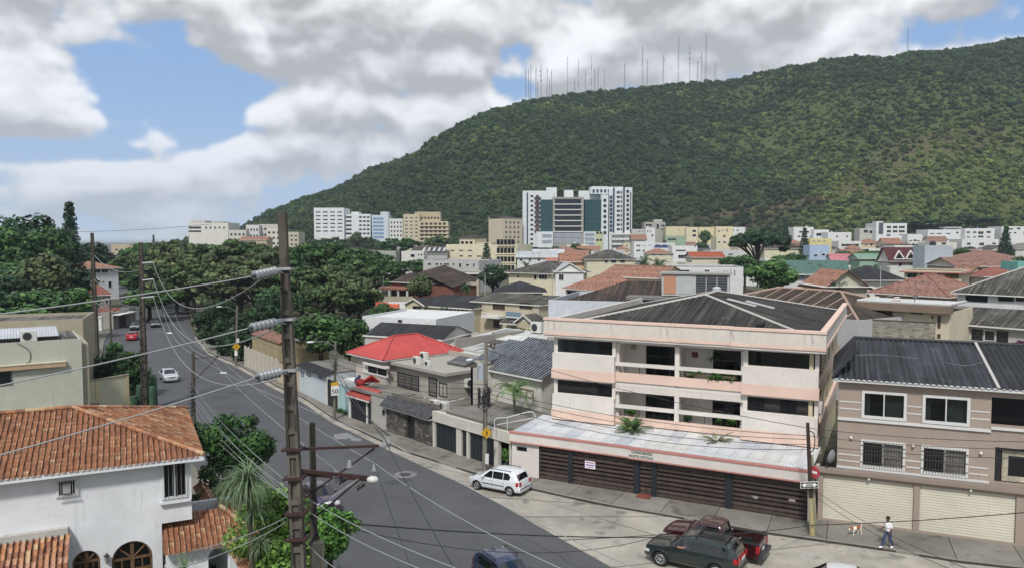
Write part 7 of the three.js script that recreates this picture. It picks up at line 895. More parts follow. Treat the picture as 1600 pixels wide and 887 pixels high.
{ const h=house('warehouse', 'grey sheet-roofed warehouse with white skylights', { cat: 'building', u0: 640,u1: 698,vt: 397,d: 300,D: 16,wall: 0xaeb0b0,roof: 'shed', rm: roofGrey, rise: 3.0,ov: .3 });for (let i=0;i<5;i++) { const x=h.W*(.3+i*.14);part('skylight', corr([x, h.top+.3+.8,-4],[x+.9,h.top+.3+.8,-4],[0,1.3,-7],undefined, undefined, .3,.02,4),sheetWhite, h);} }
{ const h=house('cream_apartments', 'cream four-storey apartment block with a roof pavilion beside the conifer', { cat: 'building', u0: 697,u1: 808,vt: 385,d: [308,296],D: 16,wall: 0xd2cab2,lip: .8,gl: winBrown, grid: [.03,.66,.12,.95,5,4,.5,.3],skip: (i, j)=>(i+j*2) % 5===4 });const x0=h.W*.72;part('bay', bx(x0,h.W, 0,h.top - .6,.01,1.2),wc(0xd2cab2),h);for (let j=0;j<4;j++) for (let i=0;i<5;i++) { const a=x0+.6+i*(h.W - x0 - 1)/5;unitBox('window', winFar, h, a, a+1.3,1.4+j*3.3,3.4+j*3.3,1.205,1.26);} for (let j=0;j<4;j++) part('bay_sill', bx(x0 - .1,h.W+.1,.9+j*3.3,1.25+j*3.3,1.0,1.5),wc(0xd6cdb0),h);part('pavilion', bx(h.W*.18,h.W*.4,h.top, h.top+3,-12,-1),wc(0xd2cab2),h);for (let i=0;i<3;i++) unitBox('window', winFar, h, h.W*.2+i*1.9,h.W*.2+i*1.9+1.3,h.top+1,h.top+2,-1,-.95);part('pavilion_roof', bx(h.W*.17,h.W*.41,h.top+3,h.top+3.3,-12.3,-.7),deckGrey, h);hipRoof(h, h.W*.18,h.W*.4,-12,-1,h.top+3.3,1.6,roofBrown, { pitch: .4,seg: 4 });part('upper_block', bx(h.W*.4+.1,h.W*.62,h.top, h.top+1.6,-12,-2),wc(0xc9bfa2),h);}
{ const h=house('cream_villa', 'cream villa with a grey hip roof left of the terracotta roofs', { u0: 795,u1: 868,vt: 425,d: [170,162],D: 12,wall: 0xcfc8b0,roof: 'hip', rm: roofGrey, rise: 2.4,ov: .8,wins: [[834,429,839,437],[842,429,855,437,3],[808,430,812,434]] });part('terrace', bx(h.W*.5,h.W+3,0,2.8,.01,4),wc(0xc9c4b4),h);part('terrace_rail', bx(h.W*.5,h.W+3,2.8,3.6,3.8,4),white, h);}
house('white_gable_house', 'white house with a pale gabled roof beside the terracotta hip roof', { u0: 868,u1: 912,vt: 424,d: 160,D: 11,wall: paleW, roof: 'gz', rm: mat(0xaab0b4,'sheet', .7),rise: 1.8,barge: white, wins: [[873,428,881,438,2]] });
house('black_hip_house', 'white house with two-tier near-black hip roof behind the balcony house', { u0: 778,u1: 848,vt: 456,d: 142,D: 10,wall: offW, roof: 'hip', rm: roofBlack, rise: 1.7,ov: .9,wins: [[834,458,842,465],[800,459,812,465,2]] });
house('terracotta_house', 'house with a broad terracotta hip roof behind the white parapet block', { u0: 884,u1: 934,vt: 450,d: [132,126],D: 12,wall: creamW, roof: 'hip', rm: clay, rise: 2.3,ov: .5,wins: [[886,453,902,462,2]] });
house('terracotta_gable_house', 'cream house with long terracotta gabled roof and dormer ridge', { u0: 936,u1: 1026,vt: 431,d: [138,130],D: 11,wall: 0xcfc7ae, roof: 'gx', rm: clay, rise: 1.8,ov: .4,cap: clayPink, wins: [[952,432,964,443,2],[972,432,979,441]] });
house('small_annex', 'small flat annex with a brown window right of the long terracotta roof', { u0: 1026,u1: 1056,vt: 425,d: 150,D: 7,wall: 0xcac2a6,lip: .3,gl: winBrown, wins: [[1041,425.5,1052,432,2]] });
house('white_long_house', 'long white house with weathered flat roof and small slot windows', { u0: 1053,u1: 1162,vt: 419,d: [152,150],D: 13,wall: 0xd2d4d8,tex: 'grimy', lip: .3,rm: roofGrey, wins: [[1062,421,1078,431,2],[1085,425,1091,431],[1101,421,1109,425.5,2],[1131,421,1133,427],[1135.5,421,1137.5,426],[1141,419.5,1143,424],[1147,422,1149.5,431]] });
house('green_roof_house', 'white house with a long dark green gabled roof', { u0: 1226,u1: 1322,vt: 428,d: [174,170],D: 13,wall: 0xcfd3d6,roof: 'gx', rm: mat(0x4d6d64,'sheet', .7),rise: 3.0,ov: .9,wins: [[1246,428,1258,433,2],[1267,428,1298,435,4],[1299,428,1305,434]] });
// blocks directly behind the peach banded apartments
{ const h=house('rear_block', 'apartment block with a stained white parapet and brown corrugated roof behind the peach banded block', { cat: 'building', u0: 857,u1: 1150,vt: 481,d: [84,78],D: 15,wall: 0xc3cbd6,tex: 'grimy', lip: .9,base: 0 });hipRoof(h, .4,h.W - .4,-14.6,-.4,h.top+.4,2.3,roofBrown, { pitch: .34,amp: .05,seg: 5,rows: 2 });
  const p=h.w(h.W*.78,h.top+1.5,-2.2),t=thing('water_tank_room', 'rooftop plant room with grey louvres and a faded orange panel', 'plant room', p.toArray(),h.rotation.y);part('room', bx(-3.4,3.6,0,2.3,-2.5,0),mat(0xb9bcc0,'grimy', .85),t);part('orange_panel', bx(-3.2,-1.9,.2,2.1,.002,.06),mat(0xb98a70,'grimy', .85),t);part('pale_panel', bx(-1.7,-.1,.2,2.1,.002,.05),mat(0xb0b8b8,'grimy', .85),t);for (let i=0;i<3;i++) { const l=part('louvre', bx(.2+i*1.1,1.2+i*1.1,.1,2.15,.002,.05),mat(0x33373a, null, .7),t);for (let k=0;k<8;k++) part('blade', bx(.24+i*1.1,1.16+i*1.1,.18+k*.24,.3+k*.24,.05,.12),mat(0x55595c, null, .6),l);} part('roof_slab', bx(-3.6,3.8,2.3,2.48,-2.7,.25),mat(0xa5a6a4,'grimy', .9),t);part('deck', bx(-7,4.2,-.4,-.1,-2.6,1.6),mat(0x77787a, 'grimy', .9),t);const tank=thing('water_tank', 'white cylindrical water tank beside the rooftop louvres', 'tank', h.w(h.W*.9,h.top+1.1,-1.6).toArray());part('shell', new THREE.CylinderGeometry(.45,.45,1.3,18).translate(0,.65,0),mat(0xa9adb0,null, .6),tank);part('lid', new THREE.CylinderGeometry(.25,.46,.18,18).translate(0,1.39,0),mat(0xa9adb0,null, .6),tank);}
{ const h=house('ribbed_roof_block', 'block with a brown corrugated hip roof ribbed with pale pink caps', { cat: 'building', u0: 1075,u1: 1343,vt: 480,d: [100,79],D: 16,wall: 0xb9bcc0,tex: 'grimy', lip: .5,base: 0 });hipRoof(h, .6,h.W - .4,-15.4,-.6,h.top+.3,2.4,roofBrown, { pitch: .34,amp: .05,seg: 5,rows: 2,cap: mat(0xa58c80,'plaster', .85),capR: .16 });for (let i=1;i<12;i++) { const x=.6+i*(h.W - 1)/12,k=Math.min(1,Math.min(x - .6,h.W - .4 - x)/7.4);part('roof_rib', beam([x, h.top+.3,-.6],[x, h.top+.4+2.4*k, -.6 - 7.4*k],.14,.1),mat(0x9c877b, 'plaster', .85),h);} }
// ---------------------------------------------------------------- right-hand neighbours
{ const h=house('beige_house', 'beige house with a broad brown fascia behind the dark corrugated roof', { u0: 1348,u1: 1485,vt: 481,d: [86,80],D: 10,wall: 0xcdc4ae, lip: 0,gl: winBrown, f: .06,fm: mat(0x6b6255,null, .7),base: 0,wins: [[1353,482,1395,503,3,mat(0x7a6a4e, null, .8),mat(0x6b5a3c, 'bark', .9)],[1424,483,1443,491,3],[1456,493,1459.5,497.5],[1466,493,1470.5,512],[1465.5,521,1470.5,528]] });const t=h.top;part('fascia', bx(-.4,h.W+.3,t - .05,t+.75,-.2,.8),mat(0x7d6c60,'plaster', .85),h);part('roof_slab', bx(-.3,h.W+.2,t+.751,t+.85,-6,.7),mat(0xc9cdd1,'grimy', .85),h);part('slab_edge', [bx(-.35,h.W+.25,t+.85,t+1.0,.5,.75),bx(-.35,-.1,t+.85,t+1.0,-6,.49),bx(h.W, h.W+.25,t+.85,t+1.0,-6,.49)],white, h);part('roof_hatch', bx(h.W*.3,h.W*.38,t+.85,t+.95,-2.4,-1.2),mat(0xb08a80,null, .8),h);const d=thing('satellite_dish', 'small dark dish on the brown fascia of the beige house', 'dish', h.w(h.W*.62,t+.85,.3).toArray());part('reflector', new THREE.SphereGeometry(.4,14,6,0,6.283,0,.8).rotateX(.9).translate(0,.55,0),mat(0x444547,null, .5,{ side: DS }),d);part('mast', bar([0,0,0],[0,.5,0],.03),ironBlack, d);
  // bare block wall in front
  const A=atDepth(1364,500,74),B=atDepth(1463,502,71.5),top=A.y; A.y=B.y=0;const w=facade('block_wall', 'unplastered grey concrete block wall before the beige house', 'wall', A, B);part('mortar', bx(0,w.W, 0,top, -.16,-.02),mat(0x8b8880,'concrete', .95),w);const f=rng(6),gs=[[],[],[]];for (let r=0;r*.2<top - .05;r++) for (let x=(r % 2)*.2 - .2;x<w.W - .05;x += .4) { const a=Math.max(.01,x+.012),b=Math.min(w.W - .01,x+.388);if (b - a>.08) gs[Math.floor(f()*3)].push(bx(a, b, r*.2+.012,Math.min(top, r*.2+.188),-.03,rr(-.005,.008,f)));} gs.forEach((g, i)=>{ part('blocks', g, [mat(0xaeaaa0,'concrete', .95),mat(0xa19d94,'concrete', .95),mat(0xb8b4aa, 'concrete', .95)][i],w).userData.kind = 'stuff';});part('top_course', bx(-.05,w.W+.05,top, top+.1,-.2,.03),mat(0x55524c, 'grimy', .95),w);}
house('pink_tile_house', 'house with a wide pink clay tile hip roof behind the beige house', { u0: 1368,u1: 1478,vt: 457,d: [112,104],D: 12,base: 0,wall: 0xb9a493,roof: 'hip', rm: clayPink, rise: 2.7,ov: .9,cap: mat(0xb87a72,'tile', .9) });
{ const h=house('grey_gable_house', 'white house with large grey shingle roof edged in white and a porch roof below', { u0: 1497,u1: 1660,vt: 457,d: [92,84],D: 14,base: 0,wall: 0xd3d6d8,roof: 'hip', rm: roofGrey, rise: 3.0,ov: .6,cap: ridgeWhite, gl: winFar, f: .08,fm: ironBlack, wins: [[1510,459,1544,472,3],[1561,460,1585,471,2],[1589,460,1625,472,3]] });const q=h.rect(1500,497,1660,530);part('lower_block', bx(-.3,h.W, 0,q[3] - .2,.01,5),mat(0xb3b4b2,'grimy', .88),h);part('porch_roof', corr([-.6,q[3] - .1,5.6],[h.W, q[3] - .1,5.6],[0,1.6,-5.4],undefined, undefined, .3,.04,5,2),roofGrey, h);part('porch_gutter', bx(-.6,h.W, q[3] - .28,q[3] - .12,5.5,5.65),white, h);for (let i=0;i<5;i++) { const a=.9+i*1.25;windowPart(h, a, a+1.1,q[3] - 1.8,q[3] - .6,5.03,{ f: .07,frame: i % 2 ? white : ironBlack, glass: winFar });} part('balcony_rail', bx(.4,7.4,q[3] - 2.9,q[3] - 2.0,6.2,6.35),wc(0xa8a69c, 'grimy'),h);part('balcony_floor', bx(.4,7.4,q[3] - 3.1,q[3] - 2.9,5.0,6.35),white, h);part('white_pier', bx(7.6,9.2,0,q[3] - 2.0,5.01,6.3),white, h);
  const f=rng(14),bp=h.w(8.4,q[3] - 1.7,6.2),b=thing('bougainvillea', 'purple flowering shrub on the white pier of the grey-roofed house', 'shrub', bp.toArray());part('flowers', leafGeo(f, lumpsIn(f, 9,.9,.35,.5,.25,.45),500,.16,[0x5a2348,0x6d2a55,0x3f1c38]),LEAF, b);part('stem', bar([0,-.3,0],[0,.2,0],.05),wood, b);}
house('balcony_flats', 'low flats with a pink roof edge and brown shutters behind the pink tile roof', { cat: 'building', u0: 1414,u1: 1503,vt: 424,d: [154,148],D: 12,wall: 0xc8bca6,lip: .3,rm: roofBlack, eave: .8,eaveM: mat(0xa06a63,'plaster', .85),wins: [[1418,426,1434,435,2],[1438,426,1443,435],[1446,426,1462,435,2],[1465,426,1471,435],[1477,426,1499,436,3,mat(0x9a8062,null, .8),mat(0x8a7048,'bark', .9)]] });
house('dark_gable_house', 'house with a dark tiled roof and small white trimmed gable', { u0: 1345,u1: 1408,vt: 437,d: 152,D: 11,wall: offW, roof: 'hip', rm: roofBlack, rise: 2.6,ov: 1.0,eaveM: white });
house('terracotta_house', 'terracotta-roofed house at the end of the ribbed roof block', { u0: 1290,u1: 1356,vt: 447,d: 118,D: 9,wall: 0xb5b5a5,roof: 'gz', rm: clay, rise: 2.4,ov: .8 });
// ---------------------------------------------------------------- towers below the hill
{ const h=house('hospital_tower', 'tall white and green glass complex with a framed grid of dark floors', { cat: 'building', u0: 817,u1: 866,vt: 300,d: 520,D: 26,wall: 0xd2d8dd, lip: .8,grid: [.2,.55,.1,.97,2,11,.55,.5] });
  const q=(u, v, z=0)=>h.q(u, v, z),rect=(a, b, c, d, z=0)=>h.rect(a, b, c, d, z),box=(n, r, z0,z1,m)=>part(n, bx(r[0],r[1],Math.max(0,r[2]),r[3],z0,z1),m, h),grn=new THREE.MeshPhysicalMaterial({ color: 0x1d4a48,roughness: .12,metalness: .1 }),wh=wc(0xd2d8dd),gy=wc(0x9a9791),nv=mat(0x2e3a48,null, .5);
  box('stripe', rect(823,301,825,390),.01,.3,nv);for (let i=0;i<8;i++) { const v=308+i*7.3;box('red_balcony', rect(835,v, 845,v+2.6),.01,1.2,mat(0x4d2a30,null, .7));}
  box('green_glazing', rect(845,312,863,362,4),-2,4,grn);for (let i=0;i<7;i++) part('glazing_bar', (()=>{ const r=rect(845,314+i*7,863,314.5+i*7,4);return bx(r[0],r[1],r[2],r[3],4,4.2);})(),nv, h);for (let i=0;i<4;i++) part('glazing_bar', (()=>{ const r=rect(848+i*4,312,848.6+i*4,362,4);return bx(r[0],r[1],r[2],r[3],4,4.2);})(),nv, h);
  // framed dark centre
  const c=rect(864,308,912,362,7);part('centre_block', bx(c[0],c[1],0,c[3],-20,7),gy, h);for (let i=0;i<6;i++) { const r=rect(867,311+i*8.6,908,318+i*8.6,7);const w=part('window', bx(r[0],r[1],r[2],r[3],7.01,7.15),nv, h);for (let k=0;k<8;k++) { const a=lerp(r[0],r[1],k/8);unitBox('pane', glass, w, a+.1,a+(r[1] - r[0])/8 - .1,r[2]+.25,r[3] - .25,7.15,7.2);} box('white_floor_band', rect(865,318.6+i*8.6,910,319.8+i*8.6,7),7.0,7.6,white);}
  for (let j=0;j<2;j++) for (let k=0;k<3;k++) { const r=rect(866+k*14.5,364+j*9,878.5+k*14.5,371+j*9,7);part('podium_glazing', bx(r[0],r[1],r[2],r[3],7.01,7.2),mat(0x8a929c, null, .2),h);}
  const pd=rect(838,362,864,392,9);part('podium', bx(pd[0],pd[1],0,pd[3],-5,8.9),wh, h);for (let j=0;j<2;j++) { const r=rect(847,366+j*9,862,371+j*9,9);part('podium_glazing', bx(r[0],r[1],r[2],r[3],8.91,9.1),mat(0x8a929c, null, .2),h);}
  const g2=rect(914,312,941,362,4);box('green_glazing', g2,-14,4,grn);for (let i=0;i<7;i++) part('glazing_bar', (()=>{ const r=rect(914,314+i*7,941,314.5+i*7,4);return bx(r[0],r[1],r[2],r[3],4,4.2);})(),nv, h);for (let i=0;i<5;i++) part('glazing_bar', (()=>{ const r=rect(917+i*5,312,917.6+i*5,362,4);return bx(r[0],r[1],r[2],r[3],4,4.2);})(),nv, h);
  const p2=rect(912,362,932,388,6);part('podium', bx(p2[0],p2[1],0,p2[3],-10,6),wh, h);for (let j=0;j<3;j++) { const r=rect(914,364+j*7,929,369+j*7,6);part('podium_glazing', bx(r[0],r[1],r[2],r[3],6.01,6.2),mat(0x8a929c, null, .2),h);}
  const w2=rect(940,304,950,392,5);part('white_pier', bx(w2[0],w2[1],0,w2[3],-12,5),wh, h);for (let i=0;i<7;i++) { const r=rect(943,311+i*8.4,947.5,315.5+i*8.4,5);unitBox('window', winFar, h, r[0],r[1],r[2],r[3],5,5.15);}
  const ol=rect(931,362,942,386,7);part('olive_bay', bx(ol[0],ol[1],0,ol[3],-8,7),wc(0xb8bf98),h);for (let j=0;j<2;j++) for (let k=0;k<2;k++) { const r=rect(932+k*5,362.5+j*11,935.5+k*5,365.5+j*11,7);unitBox('window', winFar, h, r[0],r[1],r[2],r[3],7,7.15);}
  const t2=rect(952,296,975,392,0);part('right_tower', bx(t2[0],t2[1],0,t2[3],-24,0),wh, h);for (let i=0;i<9;i++) { let r=rect(964,299+i*7.2,968.5,302.5+i*7.2,0);unitBox('window', winFar, h, r[0],r[1],r[2],r[3],0,.15);r=rect(970,299+i*7.2,972,302.5+i*7.2,0);unitBox('window', winFar, h, r[0],r[1],r[2],r[3],0,.15);r=rect(952.5,306+i*6.4,957,311+i*6.4,0);unitBox('window', winBlue, h, r[0],r[1],r[2],r[3],0,.15);} box('stripe', rect(958,293,960,365,0),.01,.4,nv);
  const t3=rect(976,293,987,392,0);part('right_tower_side', bx(t3[0],t3[1],0,t3[3],-26,1),wh, h);for (let i=0;i<9;i++) { const r=rect(979,297+i*7.2,983,301.5+i*7.2,1);unitBox('window', winFar, h, r[0],r[1],r[2],r[3],1,1.15);} box('stripe', rect(974,292,976,365,1),.5,1.3,nv);box('stripe', rect(985,300,986,365,1),1.0,1.3,nv);
  for (let j=0;j<3;j++) { const r=rect(956,364+j*8,986,367+j*8,2);part('terrace_band', bx(r[0],r[1],r[2],r[3],1.0,3.0),white, h);}
  for (const [a, b, v, z] of [[854,870,293,-4],[882,896,297,-8],[905,925,298,-10],[925,950,291.5,-6]]) { const r=rect(a, v, b, 312,z);part('roof_block', bx(r[0],r[1],r[2],r[3],z - 8,z),wh, h);} const r5=rect(923,292,975,303,-2);part('roof_block', bx(r5[0],r5[1],r5[2],r5[3],-14,-2),wh, h);for (let i=0;i<8;i++) { const r=rect(926+i*6,296,929.5+i*6,301,-2);unitBox('window', winBlue, h, r[0],r[1],r[2],r[3],-2,-1.85);} }
const grid=(n, o)=>o;
house('beige_tower', 'narrow beige apartment tower beside the white and green complex', { cat: 'building', u0: 786,u1: 816,vt: 341,d: [505,515],D: 16,wall: 0xc2b8a4,roof: 'shed', rm: roofBrown, rise: 2,ov: .2,grid: [.05,.9,.25,.95,4,5,.45,.5],gl: winBrown });
{ const h=house('white_office', 'white office block with rows of dark ribbon windows above the street trees', { cat: 'building', u0: 490,u1: 537,vt: 328,d: 560,D: 22,wall: 0xd5d9de, lip: 1.5,grid: [.02,.98,.3,.99,4,6,.68,.36] });const r=h.rect(537,334,579,380,-3);part('right_wing', bx(h.W+.01,r[1],0,r[3] - .3,-22,-3),wc(0xd5d9de),h);for (let j=0;j<5;j++) for (const [a, b] of [[540,549],[561,565],[567,571],[573,577]]) { const q=h.rect(a, 338+j*6.4,b, 340.6+j*6.4,-3);unitBox('window', winFar, h, q[0],q[1],q[2],q[3],-3,-2.85);} const s=h.rect(548,331,560,345,-3);part('stair_head', bx(s[0],s[1],r[3] - 1,s[3],-14,-4),wc(0xd5d9de),h);}
{ const h=house('blue_glass_block', 'blue-grey glass fronted block between white office and beige flats', { cat: 'building', u0: 581,u1: 607,vt: 338,d: 555,D: 16,wall: 0xc3ccd4,lip: .8,gl: new THREE.MeshPhysicalMaterial({ color: 0x6f8aa6,roughness: .12 }),grid: [.03,.72,.25,.98,1,6,.95,.7] });const r=h.rect(594,331,607,340,-3);part('curved_top', bx(r[0],r[1],h.top, r[3],-12,-3),wc(0xc3c9ce),h);}
house('white_flats', 'white flats with dark window pairs next to the blue glass block', { cat: 'building', u0: 608,u1: 629,vt: 343,d: 550,D: 14,wall: 0xd0d2d2,lip: .6,grid: [.04,.98,.42,.97,4,4,.55,.5] });
{ const h=house('beige_flats', 'stepped beige flats with rows of windows above the trees', { cat: 'building', u0: 630,u1: 655,vt: 336,d: 545,D: 18,wall: 0xbfb69e, lip: .6,grid: [.03,.97,.36,.97,3,6,.5,.4] });const r=h.rect(655,346,700,380,2),s=h.rect(648,331,688,346,-6);part('lower_wing', bx(h.W+.01,r[1],0,r[3],-16,2),wc(0xbfb69e),h);part('upper_wing', bx(s[0],s[1],h.top*.8,s[3],-18,-6),wc(0xaea488),h);for (let j=0;j<5;j++) { const b=h.rect(655,352+j*6,701,353.8+j*6,2);part('balcony_band', bx(b[0],b[1],b[2],b[3],1.8,2.9),wc(0xbfb59b),h);for (let k=0;k<6;k++) { const q=h.rect(657+k*7,348+j*6,661.5+k*7,351.4+j*6,2);unitBox('window', winBrown, h, q[0],q[1],q[2],q[3],2,2.15);} } for (let k=0;k<6;k++) { const q=h.rect(658+k*5,339,661+k*5,342,-6);unitBox('window', winBrown, h, q[0],q[1],q[2],q[3],-6,-5.85);} }
{ const h=house('far_office', 'pale office building with a dark glazed corner at the end of the tree line', { cat: 'building', u0: 294,u1: 356,vt: 350,d: 480,D: 20,wall: 0xd0cec8,lip: .8,wins: [[294,354,314,357.5,3],[294,360,314,363,3],[320,354,323,357.5],[327,354,330,357.5],[334,354,337,357.5],[341,354,344,357.5],[348,354,351,357.5]] });const r=h.rect(298,345,320,350,-4),s=h.rect(330,346.5,348,350,-4);part('roof_block', bx(r[0],r[1],h.top, r[3],-14,-4),wc(0xbcb8ae),h);part('roof_block', bx(s[0],s[1],h.top, s[3],-14,-4),wc(0x9a958c),h);}
for (const [u0,u1,v, d, c, g] of [[357,384,361,470,0xc6c6c2,4],[384,404,353,475,0xcdd0d2,4],[404,436,352,480,0xc3c2bb, 5],[416,438,358,450,0xcfcdc4,3],[438,466,364,455,0xbbb6a8,4]]) house('hill_foot_flats', 'weathered pale flats stepping up the foot of the hill behind the tree line', { cat: 'building', group: 'flats behind the tree line', u0,u1,vt: v, d, D: 14,wall: c, tex: 'grimy', lip: .6,grid: [.03,.97,.25,.98,g, 5,.6,.45] });
house('low_hall', 'low building with an orange tiled roof behind the avenue trees', { cat: 'building', u0: 374,u1: 416,vt: 375,d: 400,D: 10,wall: 0xb0a48e, roof: 'gx', rm: clay, rise: 1.8 });
house('distant_block', 'small beige block on the skyline between the two tall poles', { cat: 'building', u0: 173,u1: 214,vt: 384,d: 430,D: 14,base: 0,wall: 0xb3a58f, lip: .8,grid: [.1,.9,.5,.95,4,2,.5,.4] });
// ---------------------------------------------------------------- the town below the hill
const HW=[0xd8dadb, 0xd3d1ca, 0xcfc5a6,0xd9d9d6];
const town=[
  ['white_villa_row', 'white stepped villa with a tall white wing beside the second conifer', 1241,1272,356,520,0xd8dadb, [[1249,361,1254,364],[1259,361,1265,364],[1247,368,1251,371],[1266,368,1270,372]]],
  ['white_house', 'white house with recessed terraces right of the second conifer', 1272,1296,360,515,0xd8dadb, [[1276,364,1284,369,2],[1287,364,1293,367]]],
  ['white_house', 'long white house with two small windows left of the grey stair tower', 1294,1331,364,505,0xd6d8d9,[[1307,368,1310,371],[1323,368,1326,371]]],
  ['white_house', 'white house with a dark garage under its slab roof by the small orange gables', 1311,1347,378,440,0xd2d3d1,[[1315,381,1343,385,5]]],
  ['ruined_house', 'unfinished grey house with open floors left of the grey stair tower', 1344,1368,358,525,0xb9b9b2,[[1350,359,1357,364],[1359,360,1366,365]]],
  ['white_clinic', 'white three-storey building with a dark grey stair tower below the hill', 1369,1418,350,520,0xd9dbdc, [[1386,353,1393,357,2],[1395.5,353,1403,357,2],[1405,353,1414.5,357,3],[1386,359.5,1393,363.5,2],[1395.5,359.5,1403,363.5,2],[1405,359.5,1414.5,363.5,3],[1386,366,1392,369,2],[1405,366,1417,367.5]]],
  ['white_house', 'white house with a blank upper storey right of the white three-storey building', 1419,1442,367,500,0xd8dad9,[[1421,375,1426,377],[1432,375,1438,377]]],
  ['white_house', 'wide white house with a flat penthouse roof below the dark grove', 1451,1502,360,505,0xd8dcdf, [[1454,364,1460.5,366],[1464,364,1472,366],[1479,364,1486,366],[1494.5,362,1498.5,365]]],
  ['white_house', 'white house with eight dark windows below the dark grove', 1509,1555,358,500,0xd6d9da, [[1511,361.5,1516.5,364.5],[1521,361.5,1526.5,364.5],[1529,361.5,1537.5,366,2],[1542,361,1549,364.5],[1511,369.5,1516.5,371.5],[1521,369.5,1526.5,371.5],[1529,368,1537.5,371.5,2],[1542,369.5,1549,371.5]]],
  ['white_house', 'large white house with dark upper windows at the hill foot behind the thin conifer', 1566,1640,355,500,0xd8dadb, [[1576,356.5,1584,359,2],[1589.5,355.5,1595.5,358.5],[1578,362.5,1581.5,365],[1585,362.5,1589,365],[1600,362,1606,366]]],
  ['white_house', 'white terrace house with a brick-toned strip below the house with eight windows', 1504,1562,375,440,0xd4d6d6,[[1511.5,379,1517.5,383,2],[1531,379,1538.5,384,2],[1511,387,1517,390],[1519,387,1526,391,2],[1529,386.5,1535,391],[1551,379,1557,382]]],
  ['white_house', 'white house with two wide dark openings above the maroon roof', 1398,1442,385,400,0xd1d2d0,[[1400,388.5,1414,392,3],[1425,388.5,1438,391.5,3]]],
  ['cream_house_row', 'cream house with red shutters above the grey metal box building', 1453,1496,380,430,0xd2cfc4,[[1458,379,1464,382.5],[1472,379,1479,382.5],[1475,383.5,1484,385]]],
  ['white_house', 'low white house with upper windows beside the dark garden tree', 1420,1453,378,445,0xd0cfc6,[[1423,382,1427,384],[1431,381,1436,385],[1440,381,1445,384]]],
  ['concrete_frame', 'bare concrete house frame at the foot of the hill beside the tall complex', 1007,1040,348,540,0xa6a49d, [[1009,350,1019,354,2],[1026,350,1030,358],[1033,351,1039,354],[1033,357,1039,360]]],
  ['white_house', 'white arched house beside the tall complex', 1009,1024,357,510,0xd4d6d6,[[1011,360,1013,363],[1015,360,1017,363],[1018,366,1021,370]]],
  ['grey_house', 'grey house with tiny windows right next to the tall complex', 988,1009,359,515,0xb9b9b6,[[998,361,1001,363],[1003,361,1005,363],[998,367,1001,369]]],
  ['yellow_house', 'ochre yellow house with a plain wall at the foot of the hill', 1041,1073,355,515,0xcdc4a4,[[1060,358,1062,360]]],
  ['yellow_house', 'pale yellow house with two stacked windows beside the ochre house', 1073,1091,356,510,0xd3cbb0,[[1082,359,1088,363],[1082,366,1088,370]]],
  ['yellow_house', 'pale yellow house with a brown pier behind the small dark tree', 1092,1116,356,515,0xcfc8a4,[[1100,360,1104,363]]],
  ['cream_house', 'cream house with an ochre gable wall left of the flat-crowned tree', 1119,1146,355,510,0xd3c9a5,[[1122,360,1125,363],[1128,359,1131,361],[1135,358,1137.5,362]]],
  ['white_house', 'white house with a shallow roof just left of the flat-crowned tree', 1139,1165,356,520,0xd5d7d8,[[1143,358,1147,362],[1151,359,1155,361]]],
  ['long_white_block', 'long white two-storey block with slot windows and blue sheeting', 991,1022,380,330,0xd3d7da, [[994,382.5,1001,385],[1004,382.5,1009,384],[1013,382.5,1018,384],[994,390,1001,393],[1004,390,1008,393]]],
  ['white_stepped_house', 'white house with stacked balconies and blue doors', 1051,1090,386,310,0xd8dadb, [[1056,390,1072,393,4],[1060,398,1073,404,3],[1085,382,1088,386]]],
  ['pale_house', 'pale house with flat roof behind the blue sheeting', 1022,1055,381,345,0xcfd1d0,[[1024,382,1032,384,2],[1035,382,1042,384,2],[1045,382,1048,384]]],
  ['green_wall_house', 'long house with a glazed green screen wall before the ochre house', 1040,1072,370,420,0x8fa890,[[1043,372,1057,376,4]]],
  ['cream_house', 'cream house with rows of windows behind the trunk of the flat-crowned tree', 1120,1162,372,380,0xd0c9b2,[[1122,377,1126,380],[1130,377,1135,380],[1140,377,1146,380]]],
  ['cream_house', 'broad cream house beneath the canopy of the flat-crowned tree', 1155,1215,378,360,0xcdc7b4,[[1160,380,1166,384],[1172,381,1180,384],[1190,381,1198,384]]],
  ['grey_flat_house', 'grey-white house with a long flat roof left of the flat-crowned tree trunk', 1110,1165,393,300,0xbfc3c4,[[1115,396,1124,399,2],[1138,396,1146,399,2]]],
  ['blue_house', 'light blue block with a blank upper wall right of the conifer', 1266,1297,385,260,0xa3b8d2,[[1272,397,1278,401],[1284,396,1290,400]]],
  ['white_yellow_house', 'white and yellow house behind the light blue block', 1266,1300,374,420,0xd0c690,[[1270,376,1275,378],[1278,376,1283,378],[1286,376,1291,378]]],
  ['metal_box_building', 'plain grey metal-clad building with three slot windows', 1446,1490,386,222,0xaab4be, [[1452,393.5,1455.5,394.8],[1465,393.5,1471,394.8],[1479.5,393.5,1484,394.8]]],
  ['teal_house', 'teal corner house at the right edge of the terracotta roofs', 1591,1640,412,175,0x6fa8a4,[[1594,418,1600,424]]]
];
function roofTank(h, f) { const k=Math.floor(f()*3),r=rr(.5,.8,f),t=thing('water_tank', ['black plastic water tank on a town roof', 'blue plastic water tank on a town roof', 'white concrete water tank on a town roof'][k],'tank', h.w(rr(1,h.W - 1,f),h.top+.04,-rr(1.2,4,f)).toArray(),f()*3,'water tanks on the town roofs');const m=mat([0x24262a, 0x39587e, 0xc3c4c2][k],null, .6);part('shell', new THREE.CylinderGeometry(r, r, r*1.7,12).translate(0,r*.85,0),m, t);part('lid', new THREE.CylinderGeometry(r*.4,r, r*.35,12).translate(0,r*1.87,0),m, t);}
const tf=rng(99);
